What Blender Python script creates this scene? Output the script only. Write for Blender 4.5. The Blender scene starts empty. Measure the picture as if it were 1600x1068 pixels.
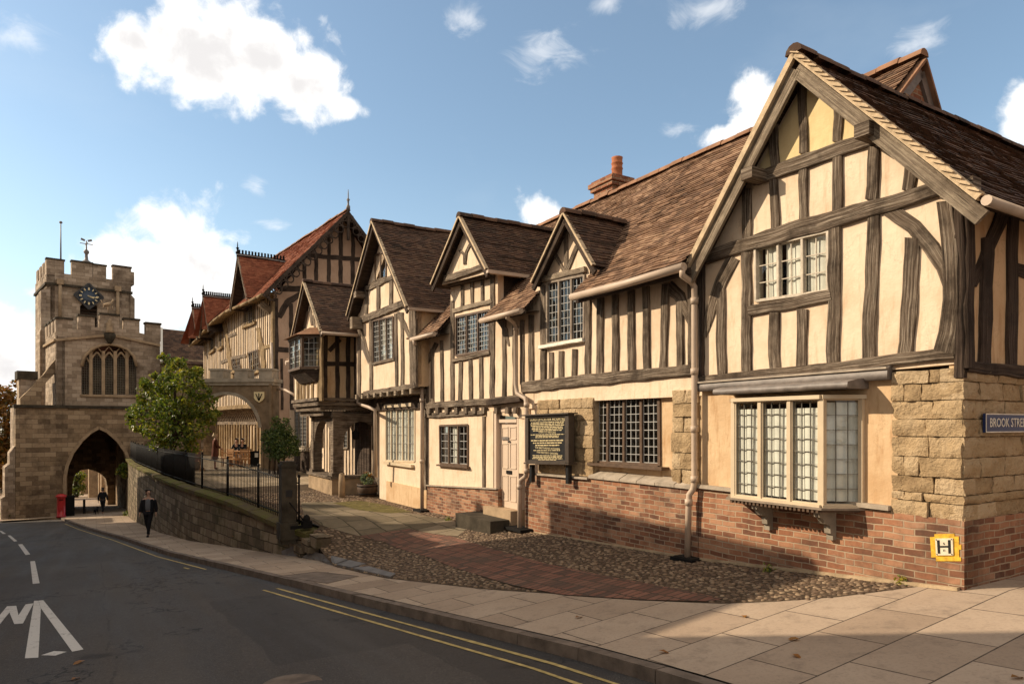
import bpy, math, random
from mathutils import Vector, Matrix, noise
from mathutils.geometry import tessellate_polygon
random.seed(11)
SC = bpy.context.scene
COL = SC.collection
R = math.radians
# ------------------------------------------------------------------ camera, sky, sun, exposure
FPX, CX, HY = 1067.0, 800.0, 662.0          # eye level is z = 0; street level is 1.62 m below it
cam_data = bpy.data.cameras.new('camera'); cam = bpy.data.objects.new('camera', cam_data); COL.objects.link(cam)
cam.location = (0, 0, 0); cam.rotation_euler = (R(90), 0, 0)
cam_data.sensor_width = 36.0; cam_data.lens = 36.0 * FPX / 1600
cam_data.shift_y = (HY - 534) / 1600
cam_data.clip_start = 0.05; cam_data.clip_end = 3000
SC.camera = cam
SUN_EL, SUN_AZ = 30.0, 5.0                  # azimuth measured from -X towards +Y
SDIR = Vector((-math.cos(R(SUN_AZ)) * math.cos(R(SUN_EL)), math.sin(R(SUN_AZ)) * math.cos(R(SUN_EL)), math.sin(R(SUN_EL))))
sun_data = bpy.data.lights.new('sun', 'SUN'); sun_data.energy = 4.7; sun_data.angle = R(0.5); sun_data.color = (1.0, 0.83, 0.61)
sun = bpy.data.objects.new('sun', sun_data); COL.objects.link(sun)
sun.rotation_euler = SDIR.to_track_quat('Z', 'Y').to_euler(); sun.location = (-60, 0, 60)
SC.view_settings.view_transform = 'Standard'; SC.view_settings.look = 'None'
SC.view_settings.exposure = 0.33; SC.view_settings.gamma = 1.0
SKY_STRENGTH = 0.135

def nd(nt, t, ins=None, **at):
    n = nt.nodes.new(t)
    for k, v in at.items(): setattr(n, k, v)
    for k, v in (ins or {}).items():
        if isinstance(v, bpy.types.NodeSocket): nt.links.new(v, n.inputs[k])
        else: n.inputs[k].default_value = v
    return n
def mth(nt, op, a, b=0.0, c=0.0, clamp=False):
    n = nd(nt, 'ShaderNodeMath', {0: a, 1: b, 2: c}, operation=op); n.use_clamp = clamp; return n.outputs[0]
def vmth(nt, op, a, b=(0, 0, 0), out=0):
    return nd(nt, 'ShaderNodeVectorMath', {0: a, 1: b}, operation=op).outputs[out]
def noi(nt, vec, sc, det=4, ro=0.55, out=0, dist=0.0):
    return nd(nt, 'ShaderNodeTexNoise', {'Vector': vec, 'Scale': sc, 'Detail': det, 'Roughness': ro, 'Distortion': dist}).outputs[out]
def rmp(nt, fac, stops, interp='LINEAR'):
    n = nd(nt, 'ShaderNodeValToRGB', {0: fac}); cr = n.color_ramp; cr.interpolation = interp
    while len(cr.elements) < len(stops): cr.elements.new(0.5)
    for e, (p, c) in zip(cr.elements, stops):
        e.position = p; e.color = (c, c, c, 1) if isinstance(c, (int, float)) else (*c, 1)
    return n.outputs[0]
def mix(nt, fac, a, b, bl='MIX'):
    n = nd(nt, 'ShaderNodeMix', None, data_type='RGBA', blend_type=bl)
    for i, v in ((0, fac), (6, a), (7, b)):
        if isinstance(v, bpy.types.NodeSocket): nt.links.new(v, n.inputs[i])
        else: n.inputs[i].default_value = v if i == 0 else (*v, 1)[:4] if not isinstance(v, (int, float)) else (v, v, v, 1)
    return n.outputs[2]
def bmp(nt, h, st=0.5, di=0.02, nrm=None):
    ins = {'Strength': st, 'Distance': di, 'Height': h}
    if nrm: ins['Normal'] = nrm
    return nd(nt, 'ShaderNodeBump', ins).outputs[0]

# ------------------------------------------------------------------ the sky
def make_world():
    w = bpy.data.worlds.new('World'); SC.world = w; w.use_nodes = True
    nt = w.node_tree; nt.nodes.clear()
    out = nd(nt, 'ShaderNodeOutputWorld')
    sky = nd(nt, 'ShaderNodeTexSky', sky_type='NISHITA', sun_disc=False, sun_elevation=R(SUN_EL), sun_rotation=R(-90 + SUN_AZ),
             air_density=1.0, dust_density=0.8, ozone_density=1.4, altitude=50)
    g = nd(nt, 'ShaderNodeTexCoord').outputs['Generated']
    # cumulus: fixed places in the sky, each a direction and two angular radii
    blobs = [(255, 88, 118, 84), (300, 78, 130, 88), (400, 95, 130, 82), (470, 135, 118, 62), (540, 165, 45, 28), (345, 125, 150, 66),
             (210, 470, 150, 130), (300, 415, 115, 105), (180, 410, 80, 65), (15, 560, 130, 90), (60, 640, 300, 60),
             (1188, 188, 66, 76), (1135, 222, 52, 28), (842, 332, 62, 38), (1612, 168, 62, 56)]
    wisps = [(396, 297, 26, 18), (860, 78, 95, 55), (1115, 18, 75, 26), (728, 32, 40, 30), (20, 50, 70, 40), (960, 5, 40, 20), (1430, 75, 60, 22), (1065, 210, 40, 20), (430, 355, 40, 10)]
    nv = noi(nt, g, 7.0, 10, 0.62); nv2 = noi(nt, g, 24.0, 8, 0.68, dist=0.4)
    vo1 = nd(nt, 'ShaderNodeTexVoronoi', {'Vector': vmth(nt, 'ADD', g, vmth(nt, 'MULTIPLY', noi(nt, g, 16.0, 4, 0.6, out=1), (0.03, 0.03, 0.03))), 'Scale': 17.0, 'Smoothness': 0.35}, feature='SMOOTH_F1').outputs[0]
    vo2 = nd(nt, 'ShaderNodeTexVoronoi', {'Vector': vmth(nt, 'ADD', g, vmth(nt, 'MULTIPLY', noi(nt, g, 40.0, 4, 0.6, out=1), (0.012, 0.012, 0.012))), 'Scale': 46.0, 'Smoothness': 0.3}, feature='SMOOTH_F1').outputs[0]
    nn = mth(nt, 'ADD', mth(nt, 'MULTIPLY', nv, 0.80), mth(nt, 'MULTIPLY', nv2, 0.55))
    nn = mth(nt, 'SUBTRACT', nn, mth(nt, 'MULTIPLY', vo1, 0.42)); nn = mth(nt, 'SUBTRACT', nn, mth(nt, 'MULTIPLY', vo2, 0.22))
    nn = mth(nt, 'SUBTRACT', nn, 0.38)
    warp = vmth(nt, 'SCALE', vmth(nt, 'SUBTRACT', noi(nt, g, 5.0, 3, 0.5, out=1), (0.5, 0.5, 0.5)))
    nt.nodes[-1].inputs['Scale'].default_value = 0.05
    gw = vmth(nt, 'ADD', g, warp)
    def field(bl, gv):
        acc = None
        for (px, py, rx, ry) in bl:
            c = Vector(((px - CX) / FPX, 1, -(py - HY) / FPX)); L = c.length; c.normalize()
            rt = c.cross(Vector((0, 0, 1))).normalized(); up = rt.cross(c)
            # angular size from the picture size, allowing for the slant of the view
            sx = rx / FPX / L * math.sqrt((1 + ((py - HY) / FPX) ** 2)) / L; sy = ry / FPX / L
            dx = vmth(nt, 'DOT_PRODUCT', gv, tuple(rt / sx), out=1); dy = vmth(nt, 'DOT_PRODUCT', gv, tuple(up / sy), out=1)
            d = mth(nt, 'SQRT', mth(nt, 'ADD', mth(nt, 'MULTIPLY', dx, dx), mth(nt, 'MULTIPLY', dy, dy)))
            f = mth(nt, 'SUBTRACT', 1.0, d)
            acc = f if acc is None else mth(nt, 'SMOOTH_MAX', acc, f, 0.15)
        return acc
    f1 = field(blobs, gw)
    den = mth(nt, 'ADD', mth(nt, 'MULTIPLY', f1, 1.0), mth(nt, 'MULTIPLY', nn, 1.7))
    m1 = nd(nt, 'ShaderNodeMapRange', {'Value': den, 'From Min': -0.04, 'From Max': 0.50}, interpolation_type='SMOOTHSTEP').outputs[0]
    f2 = field(wisps, gw)
    st = vmth(nt, 'MULTIPLY', g, (1.0, 1.0, 2.2))
    wn = noi(nt, st, 14.0, 7, 0.62, dist=0.9)
    den2 = mth(nt, 'ADD', mth(nt, 'MULTIPLY', f2, 0.7), mth(nt, 'MULTIPLY', mth(nt, 'SUBTRACT', wn, 0.5), 2.0))
    m2 = nd(nt, 'ShaderNodeMapRange', {'Value': den2, 'From Min': 0.1, 'From Max': 1.0, 'To Max': 0.55}, interpolation_type='SMOOTHSTEP').outputs[0]
    # thin veil over the whole sky
    vz = nd(nt, 'ShaderNodeSeparateXYZ', {0: g}).outputs[2]
    veil = mth(nt, 'MULTIPLY', nd(nt, 'ShaderNodeMapRange', {'Value': noi(nt, st, 2.6, 6, 0.55), 'From Min': 0.45, 'From Max': 0.75, 'To Max': 0.16}).outputs[0], 1.0)
    lowv = nd(nt, 'ShaderNodeMapRange', {'Value': vz, 'From Min': 0.0, 'From Max': 0.36, 'To Min': 0.20, 'To Max': 0.06}).outputs[0]
    veil = mth(nt, 'MAXIMUM', veil, lowv)
    # cloud shade: bright rims, softly grey thick bases
    shn = noi(nt, gw, 10.0, 5, 0.55)
    thick = nd(nt, 'ShaderNodeMapRange', {'Value': mth(nt, 'ADD', den, mth(nt, 'MULTIPLY', mth(nt, 'SUBTRACT', shn, 0.5), 1.6)), 'From Min': 0.35, 'From Max': 1.1}, interpolation_type='SMOOTHSTEP').outputs[0]
    ccol = mix(nt, thick, (7.6, 7.5, 7.3), (5.35, 5.2, 5.15))
    skyc = mix(nt, 1.0, sky.outputs[0], (1.08, 1.13, 1.05), 'MULTIPLY')
    c = mix(nt, veil, skyc, (5.2, 5.7, 6.1))
    c = mix(nt, m2, c, (7.0, 7.0, 7.0))
    c = mix(nt, m1, c, ccol)
    # unseen cloud cover added behind and beside the photographer to brighten the shade
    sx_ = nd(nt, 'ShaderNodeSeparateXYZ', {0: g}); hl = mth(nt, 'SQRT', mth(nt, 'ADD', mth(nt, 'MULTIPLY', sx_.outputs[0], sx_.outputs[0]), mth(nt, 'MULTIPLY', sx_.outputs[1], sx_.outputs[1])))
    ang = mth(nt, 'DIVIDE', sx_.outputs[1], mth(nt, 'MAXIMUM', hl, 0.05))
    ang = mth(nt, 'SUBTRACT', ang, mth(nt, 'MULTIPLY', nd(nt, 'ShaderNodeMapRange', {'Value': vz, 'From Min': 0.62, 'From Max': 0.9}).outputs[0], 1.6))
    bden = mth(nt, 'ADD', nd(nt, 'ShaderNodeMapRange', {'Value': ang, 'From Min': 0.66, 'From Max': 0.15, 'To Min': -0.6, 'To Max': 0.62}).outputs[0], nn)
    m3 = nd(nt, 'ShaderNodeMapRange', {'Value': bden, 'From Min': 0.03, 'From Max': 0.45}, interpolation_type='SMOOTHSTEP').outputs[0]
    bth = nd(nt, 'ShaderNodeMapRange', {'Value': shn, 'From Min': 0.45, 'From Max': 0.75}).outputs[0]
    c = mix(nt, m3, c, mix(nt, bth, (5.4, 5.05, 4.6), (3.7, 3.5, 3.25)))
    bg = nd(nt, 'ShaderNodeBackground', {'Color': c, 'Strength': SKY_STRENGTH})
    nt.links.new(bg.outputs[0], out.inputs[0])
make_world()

# ------------------------------------------------------------------ materials
def new_mat(name, rough=0.8, spec=0.3):
    m = bpy.data.materials.new(name); m.use_nodes = True; nt = m.node_tree; nt.nodes.clear()
    o = nd(nt, 'ShaderNodeOutputMaterial'); p = nd(nt, 'ShaderNodeBsdfPrincipled')
    nt.links.new(p.outputs[0], o.inputs[0]); p.inputs['Roughness'].default_value = rough
    p.inputs['Specular IOR Level'].default_value = spec
    return m, nt, p
def pos(nt): return nd(nt, 'ShaderNodeNewGeometry').outputs['Position']
def uvn(nt): return nd(nt, 'ShaderNodeUVMap', uv_map='UVMap').outputs[0]
def rnd(nt): return nd(nt, 'ShaderNodeAttribute', attribute_name='rnd').outputs['Fac']
def lk(nt, a, b): nt.links.new(a, b)
def vscale(nt, v, s): return vmth(nt, 'MULTIPLY', v, s)

def m_plain(name, col, rough=0.6, spec=0.4, var=0.15, metal=0.0, bump=0.0, bsc=40, sc=6.0):
    m, nt, p = new_mat(name, rough, spec); P = pos(nt)
    f = noi(nt, P, sc, 5, 0.6)
    a = tuple(max(0, c * (1 - var)) for c in col); b = tuple(min(1, c * (1 + var)) for c in col)
    lk(nt, rmp(nt, f, [(0.3, a), (0.7, b)]), p.inputs['Base Color']); p.inputs['Metallic'].default_value = metal
    if bump: lk(nt, bmp(nt, noi(nt, P, bsc, 4), bump, 0.01), p.inputs['Normal'])
    return m
def m_plaster(name, col, dark, stain=0.5):
    m, nt, p = new_mat(name, 0.92, 0.15); P = pos(nt); U = uvn(nt)
    f1 = noi(nt, P, 1.3, 5, 0.6); f2 = noi(nt, vscale(nt, P, (5, 5, 0.9)), 2.2, 5, 0.65); f3 = noi(nt, P, 30, 4, 0.7)
    c = rmp(nt, f1, [(0.30, dark), (0.52, col), (0.75, tuple(min(1, x * 1.1) for x in col))])
    st = nd(nt, 'ShaderNodeMapRange', {'Value': f2, 'From Min': 0.53, 'From Max': 0.72, 'To Max': min(1, stain * 1.15)}).outputs[0]
    c = mix(nt, st, c, tuple(x * y for x, y in zip(dark, (0.82, 0.72, 0.63))))
    c = mix(nt, nd(nt, 'ShaderNodeMapRange', {'Value': f3, 'From Min': 0.6, 'From Max': 0.8, 'To Max': 0.16}).outputs[0], c, tuple(x * 0.6 for x in dark))
    sm = noi(nt, vscale(nt, P, (1, 1, 0.45)), 2.6, 6, 0.7)
    c = mix(nt, nd(nt, 'ShaderNodeMapRange', {'Value': sm, 'From Min': 0.53, 'From Max': 0.72, 'To Max': 0.34 + 0.25 * stain}).outputs[0], c, tuple(x * y for x, y in zip(dark, (0.80, 0.75, 0.70))))
    ck = nd(nt, 'ShaderNodeTexVoronoi', {'Vector': vmth(nt, 'ADD', vscale(nt, P, (1.0, 1.0, 0.7)), vmth(nt, 'MULTIPLY', noi(nt, P, 4.0, 5, 0.65, out=1), (0.5, 0.5, 0.5))), 'Scale': 1.5}, feature='DISTANCE_TO_EDGE').outputs[0]
    ckm = mth(nt, 'MULTIPLY', mth(nt, 'LESS_THAN', ck, 0.008), mth(nt, 'GREATER_THAN', f1, 0.52))
    c = mix(nt, mth(nt, 'MULTIPLY', ckm, 0.22), c, tuple(x * 0.4 for x in dark))
    lk(nt, c, p.inputs['Base Color'])
    h = mth(nt, 'ADD', mth(nt, 'MULTIPLY', noi(nt, P, 9, 5, 0.6), 1.0), mth(nt, 'MULTIPLY', f3, 0.25))
    lk(nt, bmp(nt, h, 0.35, 0.03), p.inputs['Normal'])
    return m
def m_timber(name, a, b, c):
    m, nt, p = new_mat(name, 0.88, 0.2); U = uvn(nt)
    g1 = noi(nt, vscale(nt, U, (0.8, 34, 1)), 1.5, 9, 0.75, dist=0.12)
    g2 = noi(nt, vscale(nt, U, (1.0, 5, 1)), 1.5, 4, 0.6); g3 = noi(nt, vscale(nt, U, (1.7, 64, 1)), 1.0, 6, 0.72)
    col = rmp(nt, g1, [(0.36, a), (0.49, b), (0.62, c)])
    col = mix(nt, nd(nt, 'ShaderNodeMapRange', {'Value': g2, 'From Min': 0.5, 'From Max': 0.75, 'To Max': 0.6}).outputs[0], col, tuple(x * 0.6 for x in a))
    col = mix(nt, nd(nt, 'ShaderNodeMapRange', {'Value': g3, 'From Min': 0.58, 'From Max': 0.64, 'To Max': 0.85}).outputs[0], col, (0.015, 0.011, 0.008))
    P = pos(nt); bl = noi(nt, P, 2.4, 5, 0.65)
    col = mix(nt, nd(nt, 'ShaderNodeMapRange', {'Value': bl, 'From Min': 0.48, 'From Max': 0.66, 'To Max': 0.72}).outputs[0], col, tuple(x * 0.9 for x in a))
    lk(nt, col, p.inputs['Base Color'])
    h = mth(nt, 'ADD', g1, mth(nt, 'MULTIPLY', g3, -0.6))
    lk(nt, bmp(nt, h, 1.0, 0.035), p.inputs['Normal'])
    return m
def m_tile(name, cols, lichen=(0.20, 0.16, 0.09), lf=0.4):
    m, nt, p = new_mat(name, 0.9, 0.2); P = pos(nt); r = rnd(nt)
    big = noi(nt, P, 0.9, 4, 0.6)
    f = mth(nt, 'ADD', mth(nt, 'ADD', 0.12, mth(nt, 'MULTIPLY', r, 0.48)), mth(nt, 'MULTIPLY', mth(nt, 'SUBTRACT', big, 0.36), 0.7), clamp=True)
    n = len(cols); c = rmp(nt, f, [((i + 0.5) / n, cols[i]) for i in range(n)])
    ln = noi(nt, P, 11, 6, 0.7)
    c = mix(nt, nd(nt, 'ShaderNodeMapRange', {'Value': ln, 'From Min': 0.56, 'From Max': 0.68, 'To Max': lf}).outputs[0], c, lichen)
    dk = noi(nt, P, 3.2, 5, 0.65)
    c = mix(nt, nd(nt, 'ShaderNodeMapRange', {'Value': dk, 'From Min': 0.5, 'From Max': 0.75, 'To Max': 0.65}).outputs[0], c, tuple(x * 0.35 for x in cols[0]))
    lk(nt, c, p.inputs['Base Color']); lk(nt, bmp(nt, noi(nt, P, 45, 4, 0.6), 0.5, 0.01), p.inputs['Normal'])
    return m
def m_brick(name, w, h, mort, c1, c2, cm, vec=None, offs=0.5, bump=0.8, soot=None, sootf=0.6, warp=0.012, rough=0.9, squash=1.0, freq=2, sootsc=0.55):
    m, nt, p = new_mat(name, rough, 0.2); P = pos(nt); U = uvn(nt)
    wv = vmth(nt, 'SUBTRACT', noi(nt, P, 3.0, 3, 0.5, out=1), (0.5, 0.5, 0.5))
    sc = nd(nt, 'ShaderNodeVectorMath', {0: wv, 'Scale': warp * 2}, operation='SCALE').outputs[0]
    V = vmth(nt, 'ADD', U, sc)
    b = nd(nt, 'ShaderNodeTexBrick', {'Vector': V, 'Color1': (0, 0, 0, 1), 'Color2': (1, 1, 1, 1), 'Mortar': (0.5, 0.5, 0.5, 1), 'Scale': 1.0,
            'Mortar Size': mort, 'Mortar Smooth': 0.35, 'Bias': 0.0, 'Brick Width': w, 'Row Height': h})
    b.offset = offs; b.squash = squash; b.squash_frequency = freq
    n1 = noi(nt, P, 7, 5, 0.65); n2 = noi(nt, P, 38, 4, 0.7)
    f = mth(nt, 'ADD', mth(nt, 'MULTIPLY', b.outputs[0], 0.65), mth(nt, 'MULTIPLY', n1, 0.55))
    k = len(c1) if isinstance(c1[0], tuple) else 0
    stops = [((i + 0.7) / (k + 0.4), c1[i]) for i in range(k)] if k else [(0.25, c1), (0.85, c2)]
    c = rmp(nt, f, stops)
    c = mix(nt, nd(nt, 'ShaderNodeMapRange', {'Value': n2, 'From Min': 0.55, 'From Max': 0.75, 'To Max': 0.35}).outputs[0], c, tuple(x * 0.5 for x in (c1[0] if k else c1)))
    c = mix(nt, b.outputs[1], c, mix(nt, n1, tuple(x * 0.75 for x in cm), tuple(min(1, x * 1.2) for x in cm)))
    if soot:
        s = noi(nt, P, sootsc, 6, 0.68)
        c = mix(nt, nd(nt, 'ShaderNodeMapRange', {'Value': s, 'From Min': 0.47, 'From Max': 0.66, 'To Max': sootf}).outputs[0], c, soot)
    lk(nt, c, p.inputs['Base Color'])
    if 'brick' in name and 'path' not in name:
        sl = noi(nt, vscale(nt, P, (1, 1, 1.6)), 1.9, 6, 0.72)
        lk(nt, mix(nt, nd(nt, 'ShaderNodeMapRange', {'Value': sl, 'From Min': 0.55, 'From Max': 0.72, 'To Max': 0.4}).outputs[0], c, (0.40, 0.29, 0.21)), p.inputs['Base Color'])
    hh = mth(nt, 'ADD', mth(nt, 'MULTIPLY', mth(nt, 'SUBTRACT', 1.0, b.outputs[1]), 1.0), mth(nt, 'ADD', mth(nt, 'MULTIPLY', n1, 0.6), mth(nt, 'MULTIPLY', n2, 0.3)))
    lk(nt, bmp(nt, hh, bump, 0.012), p.inputs['Normal'])
    return m
def m_glass(name, tint=(0.88, 0.91, 0.9), refl=1.0):
    m = bpy.data.materials.new(name); m.use_nodes = True; nt = m.node_tree; nt.nodes.clear()
    o = nd(nt, 'ShaderNodeOutputMaterial'); P = pos(nt)
    nrm = bmp(nt, noi(nt, P, 9.0, 2, 0.5), 0.12, 0.02)
    fc = nd(nt, 'ShaderNodeLayerWeight', {'Blend': 0.5, 'Normal': nrm}).outputs[1]
    fr = mth(nt, 'ADD', mth(nt, 'MULTIPLY', mth(nt, 'POWER', fc, 4.0), 0.8), 0.06 * refl, clamp=True)
    t = nd(nt, 'ShaderNodeBsdfTransparent', {'Color': (*tint, 1)}); gl = nd(nt, 'ShaderNodeBsdfGlossy', {'Color': (0.9, 0.93, 0.95, 1), 'Roughness': 0.04, 'Normal': nrm})
    mx = nd(nt, 'ShaderNodeMixShader', {0: fr, 1: t.outputs[0], 2: gl.outputs[0]})
    lk(nt, mx.outputs[0], o.inputs[0]); return m
def m_leaf(name, stops, trans=0.35):
    m = bpy.data.materials.new(name); m.use_nodes = True; nt = m.node_tree; nt.nodes.clear()
    o = nd(nt, 'ShaderNodeOutputMaterial'); r = rnd(nt)
    c = rmp(nt, r, stops)
    p = nd(nt, 'ShaderNodeBsdfPrincipled', {'Base Color': c, 'Roughness': 0.45, 'Specular IOR Level': 0.35})
    tc = mix(nt, 1.0, c, (1.5, 1.6, 0.7), 'MULTIPLY')
    t = nd(nt, 'ShaderNodeBsdfTranslucent', {'Color': tc})
    mx = nd(nt, 'ShaderNodeMixShader', {0: trans, 1: p.outputs[0], 2: t.outputs[0]})
    lk(nt, mx.outputs[0], o.inputs[0]); return m

MT = {}
MT['plaster'] = m_plaster('plaster_cream', (0.72, 0.575, 0.425), (0.615, 0.46, 0.315))
MT['plaster_yellow'] = m_plaster('plaster_yellow', (0.71, 0.565, 0.315), (0.64, 0.48, 0.25), 0.25)
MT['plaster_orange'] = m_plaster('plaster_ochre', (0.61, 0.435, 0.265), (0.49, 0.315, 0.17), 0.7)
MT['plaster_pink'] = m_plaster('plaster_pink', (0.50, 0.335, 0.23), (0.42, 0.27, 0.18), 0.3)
MT['timber'] = m_timber('oak_weathered', (0.036, 0.024, 0.016), (0.17, 0.124, 0.088), (0.42, 0.345, 0.265))
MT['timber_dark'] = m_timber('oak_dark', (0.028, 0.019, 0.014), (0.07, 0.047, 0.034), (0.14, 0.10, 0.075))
MT['timber_pale'] = m_timber('oak_bleached', (0.16, 0.12, 0.085), (0.33, 0.26, 0.19), (0.50, 0.41, 0.30))
MT['timber_straw'] = m_timber('oak_limewashed', (0.13, 0.085, 0.045), (0.28, 0.19, 0.10), (0.42, 0.31, 0.17))
MT['tile'] = m_tile('clay_tiles_brown', [(0.08, 0.048, 0.032), (0.175, 0.10, 0.062), (0.275, 0.165, 0.102), (0.39, 0.26, 0.168)])
MT['tile_dark'] = m_tile('clay_tiles_dark', [(0.045, 0.03, 0.022), (0.085, 0.048, 0.032), (0.13, 0.072, 0.045), (0.17, 0.10, 0.06)], (0.22, 0.18, 0.11), 0.45)
MT['tile_red'] = m_tile('clay_tiles_red', [(0.17, 0.055, 0.03), (0.24, 0.08, 0.042), (0.29, 0.105, 0.055), (0.34, 0.14, 0.075)], (0.25, 0.12, 0.07), 0.25)
MT['ridge'] = m_plain('ridge_clay', (0.25, 0.135, 0.08), 0.9, 0.2, 0.3, bump=0.4, sc=3)
MT['mortar'] = m_plain('verge_mortar', (0.52, 0.40, 0.265), 0.95, 0.1, 0.25, bump=0.7, bsc=30, sc=9)
MT['brick'] = m_brick('red_brick', 0.222, 0.0725, 0.0085, ((0.085, 0.045, 0.032), (0.19, 0.083, 0.049), (0.30, 0.132, 0.072), (0.40, 0.212, 0.125)), None, (0.42, 0.315, 0.215), soot=(0.075, 0.047, 0.033), sootf=0.6, sootsc=1.1, warp=0.02)
MT['brick_dark'] = m_brick('red_brick_old', 0.222, 0.0725, 0.009, ((0.13, 0.05, 0.03), (0.22, 0.085, 0.048), (0.30, 0.125, 0.068), (0.33, 0.16, 0.09)), None, (0.36, 0.28, 0.19))
def m_stone():
    m, nt, p = new_mat('sandstone_block', 0.93, 0.15); P = pos(nt); r = rnd(nt)
    n1 = noi(nt, P, 4.5, 6, 0.65); n2 = noi(nt, P, 26, 5, 0.7)
    f = mth(nt, 'ADD', mth(nt, 'MULTIPLY', r, 0.4), mth(nt, 'MULTIPLY', n1, 0.7))
    c = rmp(nt, f, [(0.2, (0.28, 0.19, 0.105)), (0.5, (0.48, 0.345, 0.20)), (0.8, (0.58, 0.44, 0.28))])
    c = mix(nt, nd(nt, 'ShaderNodeMapRange', {'Value': n2, 'From Min': 0.58, 'From Max': 0.72, 'To Max': 0.75}).outputs[0], c, (0.15, 0.095, 0.055))
    n3 = noi(nt, P, 1.7, 5, 0.7); c = mix(nt, nd(nt, 'ShaderNodeMapRange', {'Value': n3, 'From Min': 0.5, 'From Max': 0.68, 'To Max': 0.5}).outputs[0], c, (0.27, 0.185, 0.10))
    lk(nt, c, p.inputs['Base Color'])
    lk(nt, bmp(nt, mth(nt, 'ADD', mth(nt, 'MULTIPLY', n1, 1.2), mth(nt, 'MULTIPLY', n2, 0.9)), 1.0, 0.045), p.inputs['Normal']); return m
MT['stone'] = m_stone()
MT['joint'] = m_plain('lime_joint', (0.40, 0.30, 0.19), 0.95, 0.1, 0.3, bump=0.6)
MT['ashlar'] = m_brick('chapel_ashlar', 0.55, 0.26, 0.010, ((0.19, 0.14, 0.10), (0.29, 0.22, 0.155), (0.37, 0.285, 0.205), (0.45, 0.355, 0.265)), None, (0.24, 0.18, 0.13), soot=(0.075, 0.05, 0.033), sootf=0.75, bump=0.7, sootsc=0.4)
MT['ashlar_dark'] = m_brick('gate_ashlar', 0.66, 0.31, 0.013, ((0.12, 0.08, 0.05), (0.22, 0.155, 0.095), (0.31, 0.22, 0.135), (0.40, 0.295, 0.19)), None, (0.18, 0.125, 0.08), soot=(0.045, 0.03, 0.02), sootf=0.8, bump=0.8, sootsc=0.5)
MT['wall_stone'] = m_brick('retaining_stone', 0.55, 0.24, 0.014, ((0.06, 0.045, 0.03), (0.12, 0.09, 0.06), (0.18, 0.135, 0.09), (0.24, 0.19, 0.13)), None, (0.04, 0.03, 0.02), soot=(0.05, 0.045, 0.018), sootf=0.85, bump=1.0, warp=0.03, sootsc=1.1)
MT['stone_plain'] = m_plain('dressed_stone', (0.34, 0.245, 0.155), 0.92, 0.15, 0.3, bump=0.6, bsc=22, sc=3)
MT['stone_grey'] = m_plain('weathered_coping', (0.30, 0.255, 0.20), 0.92, 0.15, 0.3, bump=0.6, bsc=22, sc=3)
MT['arch_stone'] = m_plain('arch_stone', (0.19, 0.135, 0.085), 0.92, 0.15, 0.35, bump=0.6, bsc=18, sc=2.5)
MT['stone_dark'] = m_plain('blackened_stone', (0.055, 0.045, 0.032), 0.92, 0.15, 0.5, bump=0.6, bsc=22, sc=3)
MT['lead'] = m_plain('lead_sheet', (0.16, 0.135, 0.12), 0.55, 0.5, 0.35, bump=0.3, bsc=14, sc=7)
MT['sill'] = m_plain('weathered_sill', (0.36, 0.30, 0.235), 0.8, 0.2, 0.25, bump=0.4)
MT['pipe'] = m_plain('pipe_paint', (0.47, 0.36, 0.27), 0.5, 0.4, 0.14, sc=3)
MT['cream_paint'] = m_plain('cream_paint', (0.56, 0.45, 0.31), 0.5, 0.4, 0.1, sc=3)
MT['door_paint'] = m_plain('door_paint', (0.60, 0.47, 0.36), 0.45, 0.4, 0.06, sc=2)
MT['white_paint'] = m_plain('white_paint', (0.74, 0.68, 0.58), 0.6, 0.3, 0.15, sc=12)
MT['window_cream'] = m_plain('window_cream', (0.50, 0.43, 0.34), 0.65, 0.3, 0.25, sc=12)
MT['board_frame'] = m_plain('board_frame', (0.05, 0.036, 0.026), 0.5, 0.4, 0.25, sc=9)
MT['frame_grey'] = m_plain('window_frame_grey', (0.23, 0.18, 0.135), 0.7, 0.3, 0.3, sc=9)
MT['frame_brown'] = m_plain('window_frame_brown', (0.10, 0.06, 0.036), 0.6, 0.35, 0.3, sc=9)
MT['leadcame'] = m_plain('lead_cames', (0.36, 0.35, 0.33), 0.5, 0.5, 0.2)
MT['leadcame_dark'] = m_plain('lead_cames_dark', (0.16, 0.145, 0.12), 0.6, 0.4, 0.2)
MT['glass'] = m_glass('window_glass')
MT['glass_dull'] = m_glass('window_glass_dull', (0.55, 0.57, 0.55), 0.8)
MT['curtain'] = m_plain('net_curtain', (0.78, 0.74, 0.66), 0.95, 0.05, 0.12)
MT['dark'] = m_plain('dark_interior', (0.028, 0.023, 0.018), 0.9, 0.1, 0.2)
MT['iron'] = m_plain('black_iron', (0.008, 0.007, 0.0065), 0.75, 0.15, 0.3)
MT['chimney_pot'] = m_plain('terracotta', (0.36, 0.13, 0.06), 0.8, 0.2, 0.2)
MT['red_paint'] = m_plain('post_box_red', (0.42, 0.018, 0.022), 0.3, 0.5, 0.12, sc=3)
MT['gold'] = m_plain('gold_paint', (0.68, 0.56, 0.32), 0.5, 0.4, 0.08)
MT['sign_black'] = m_plain('sign_black', (0.014, 0.014, 0.015), 0.35, 0.5, 0.2)
MT['sign_blue'] = m_plain('sign_blue', (0.010, 0.028, 0.11), 0.35, 0.5, 0.2)
MT['yellow_paint'] = m_plain('hydrant_yellow', (0.60, 0.35, 0.03), 0.6, 0.3, 0.35, sc=20, bump=0.3)
MT['plate_white'] = m_plain('plate_white', (0.66, 0.58, 0.44), 0.55, 0.35, 0.15, sc=14)
MT['clock_face'] = m_plain('clock_face', (0.03, 0.045, 0.07), 0.4, 0.4, 0.2)
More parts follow.
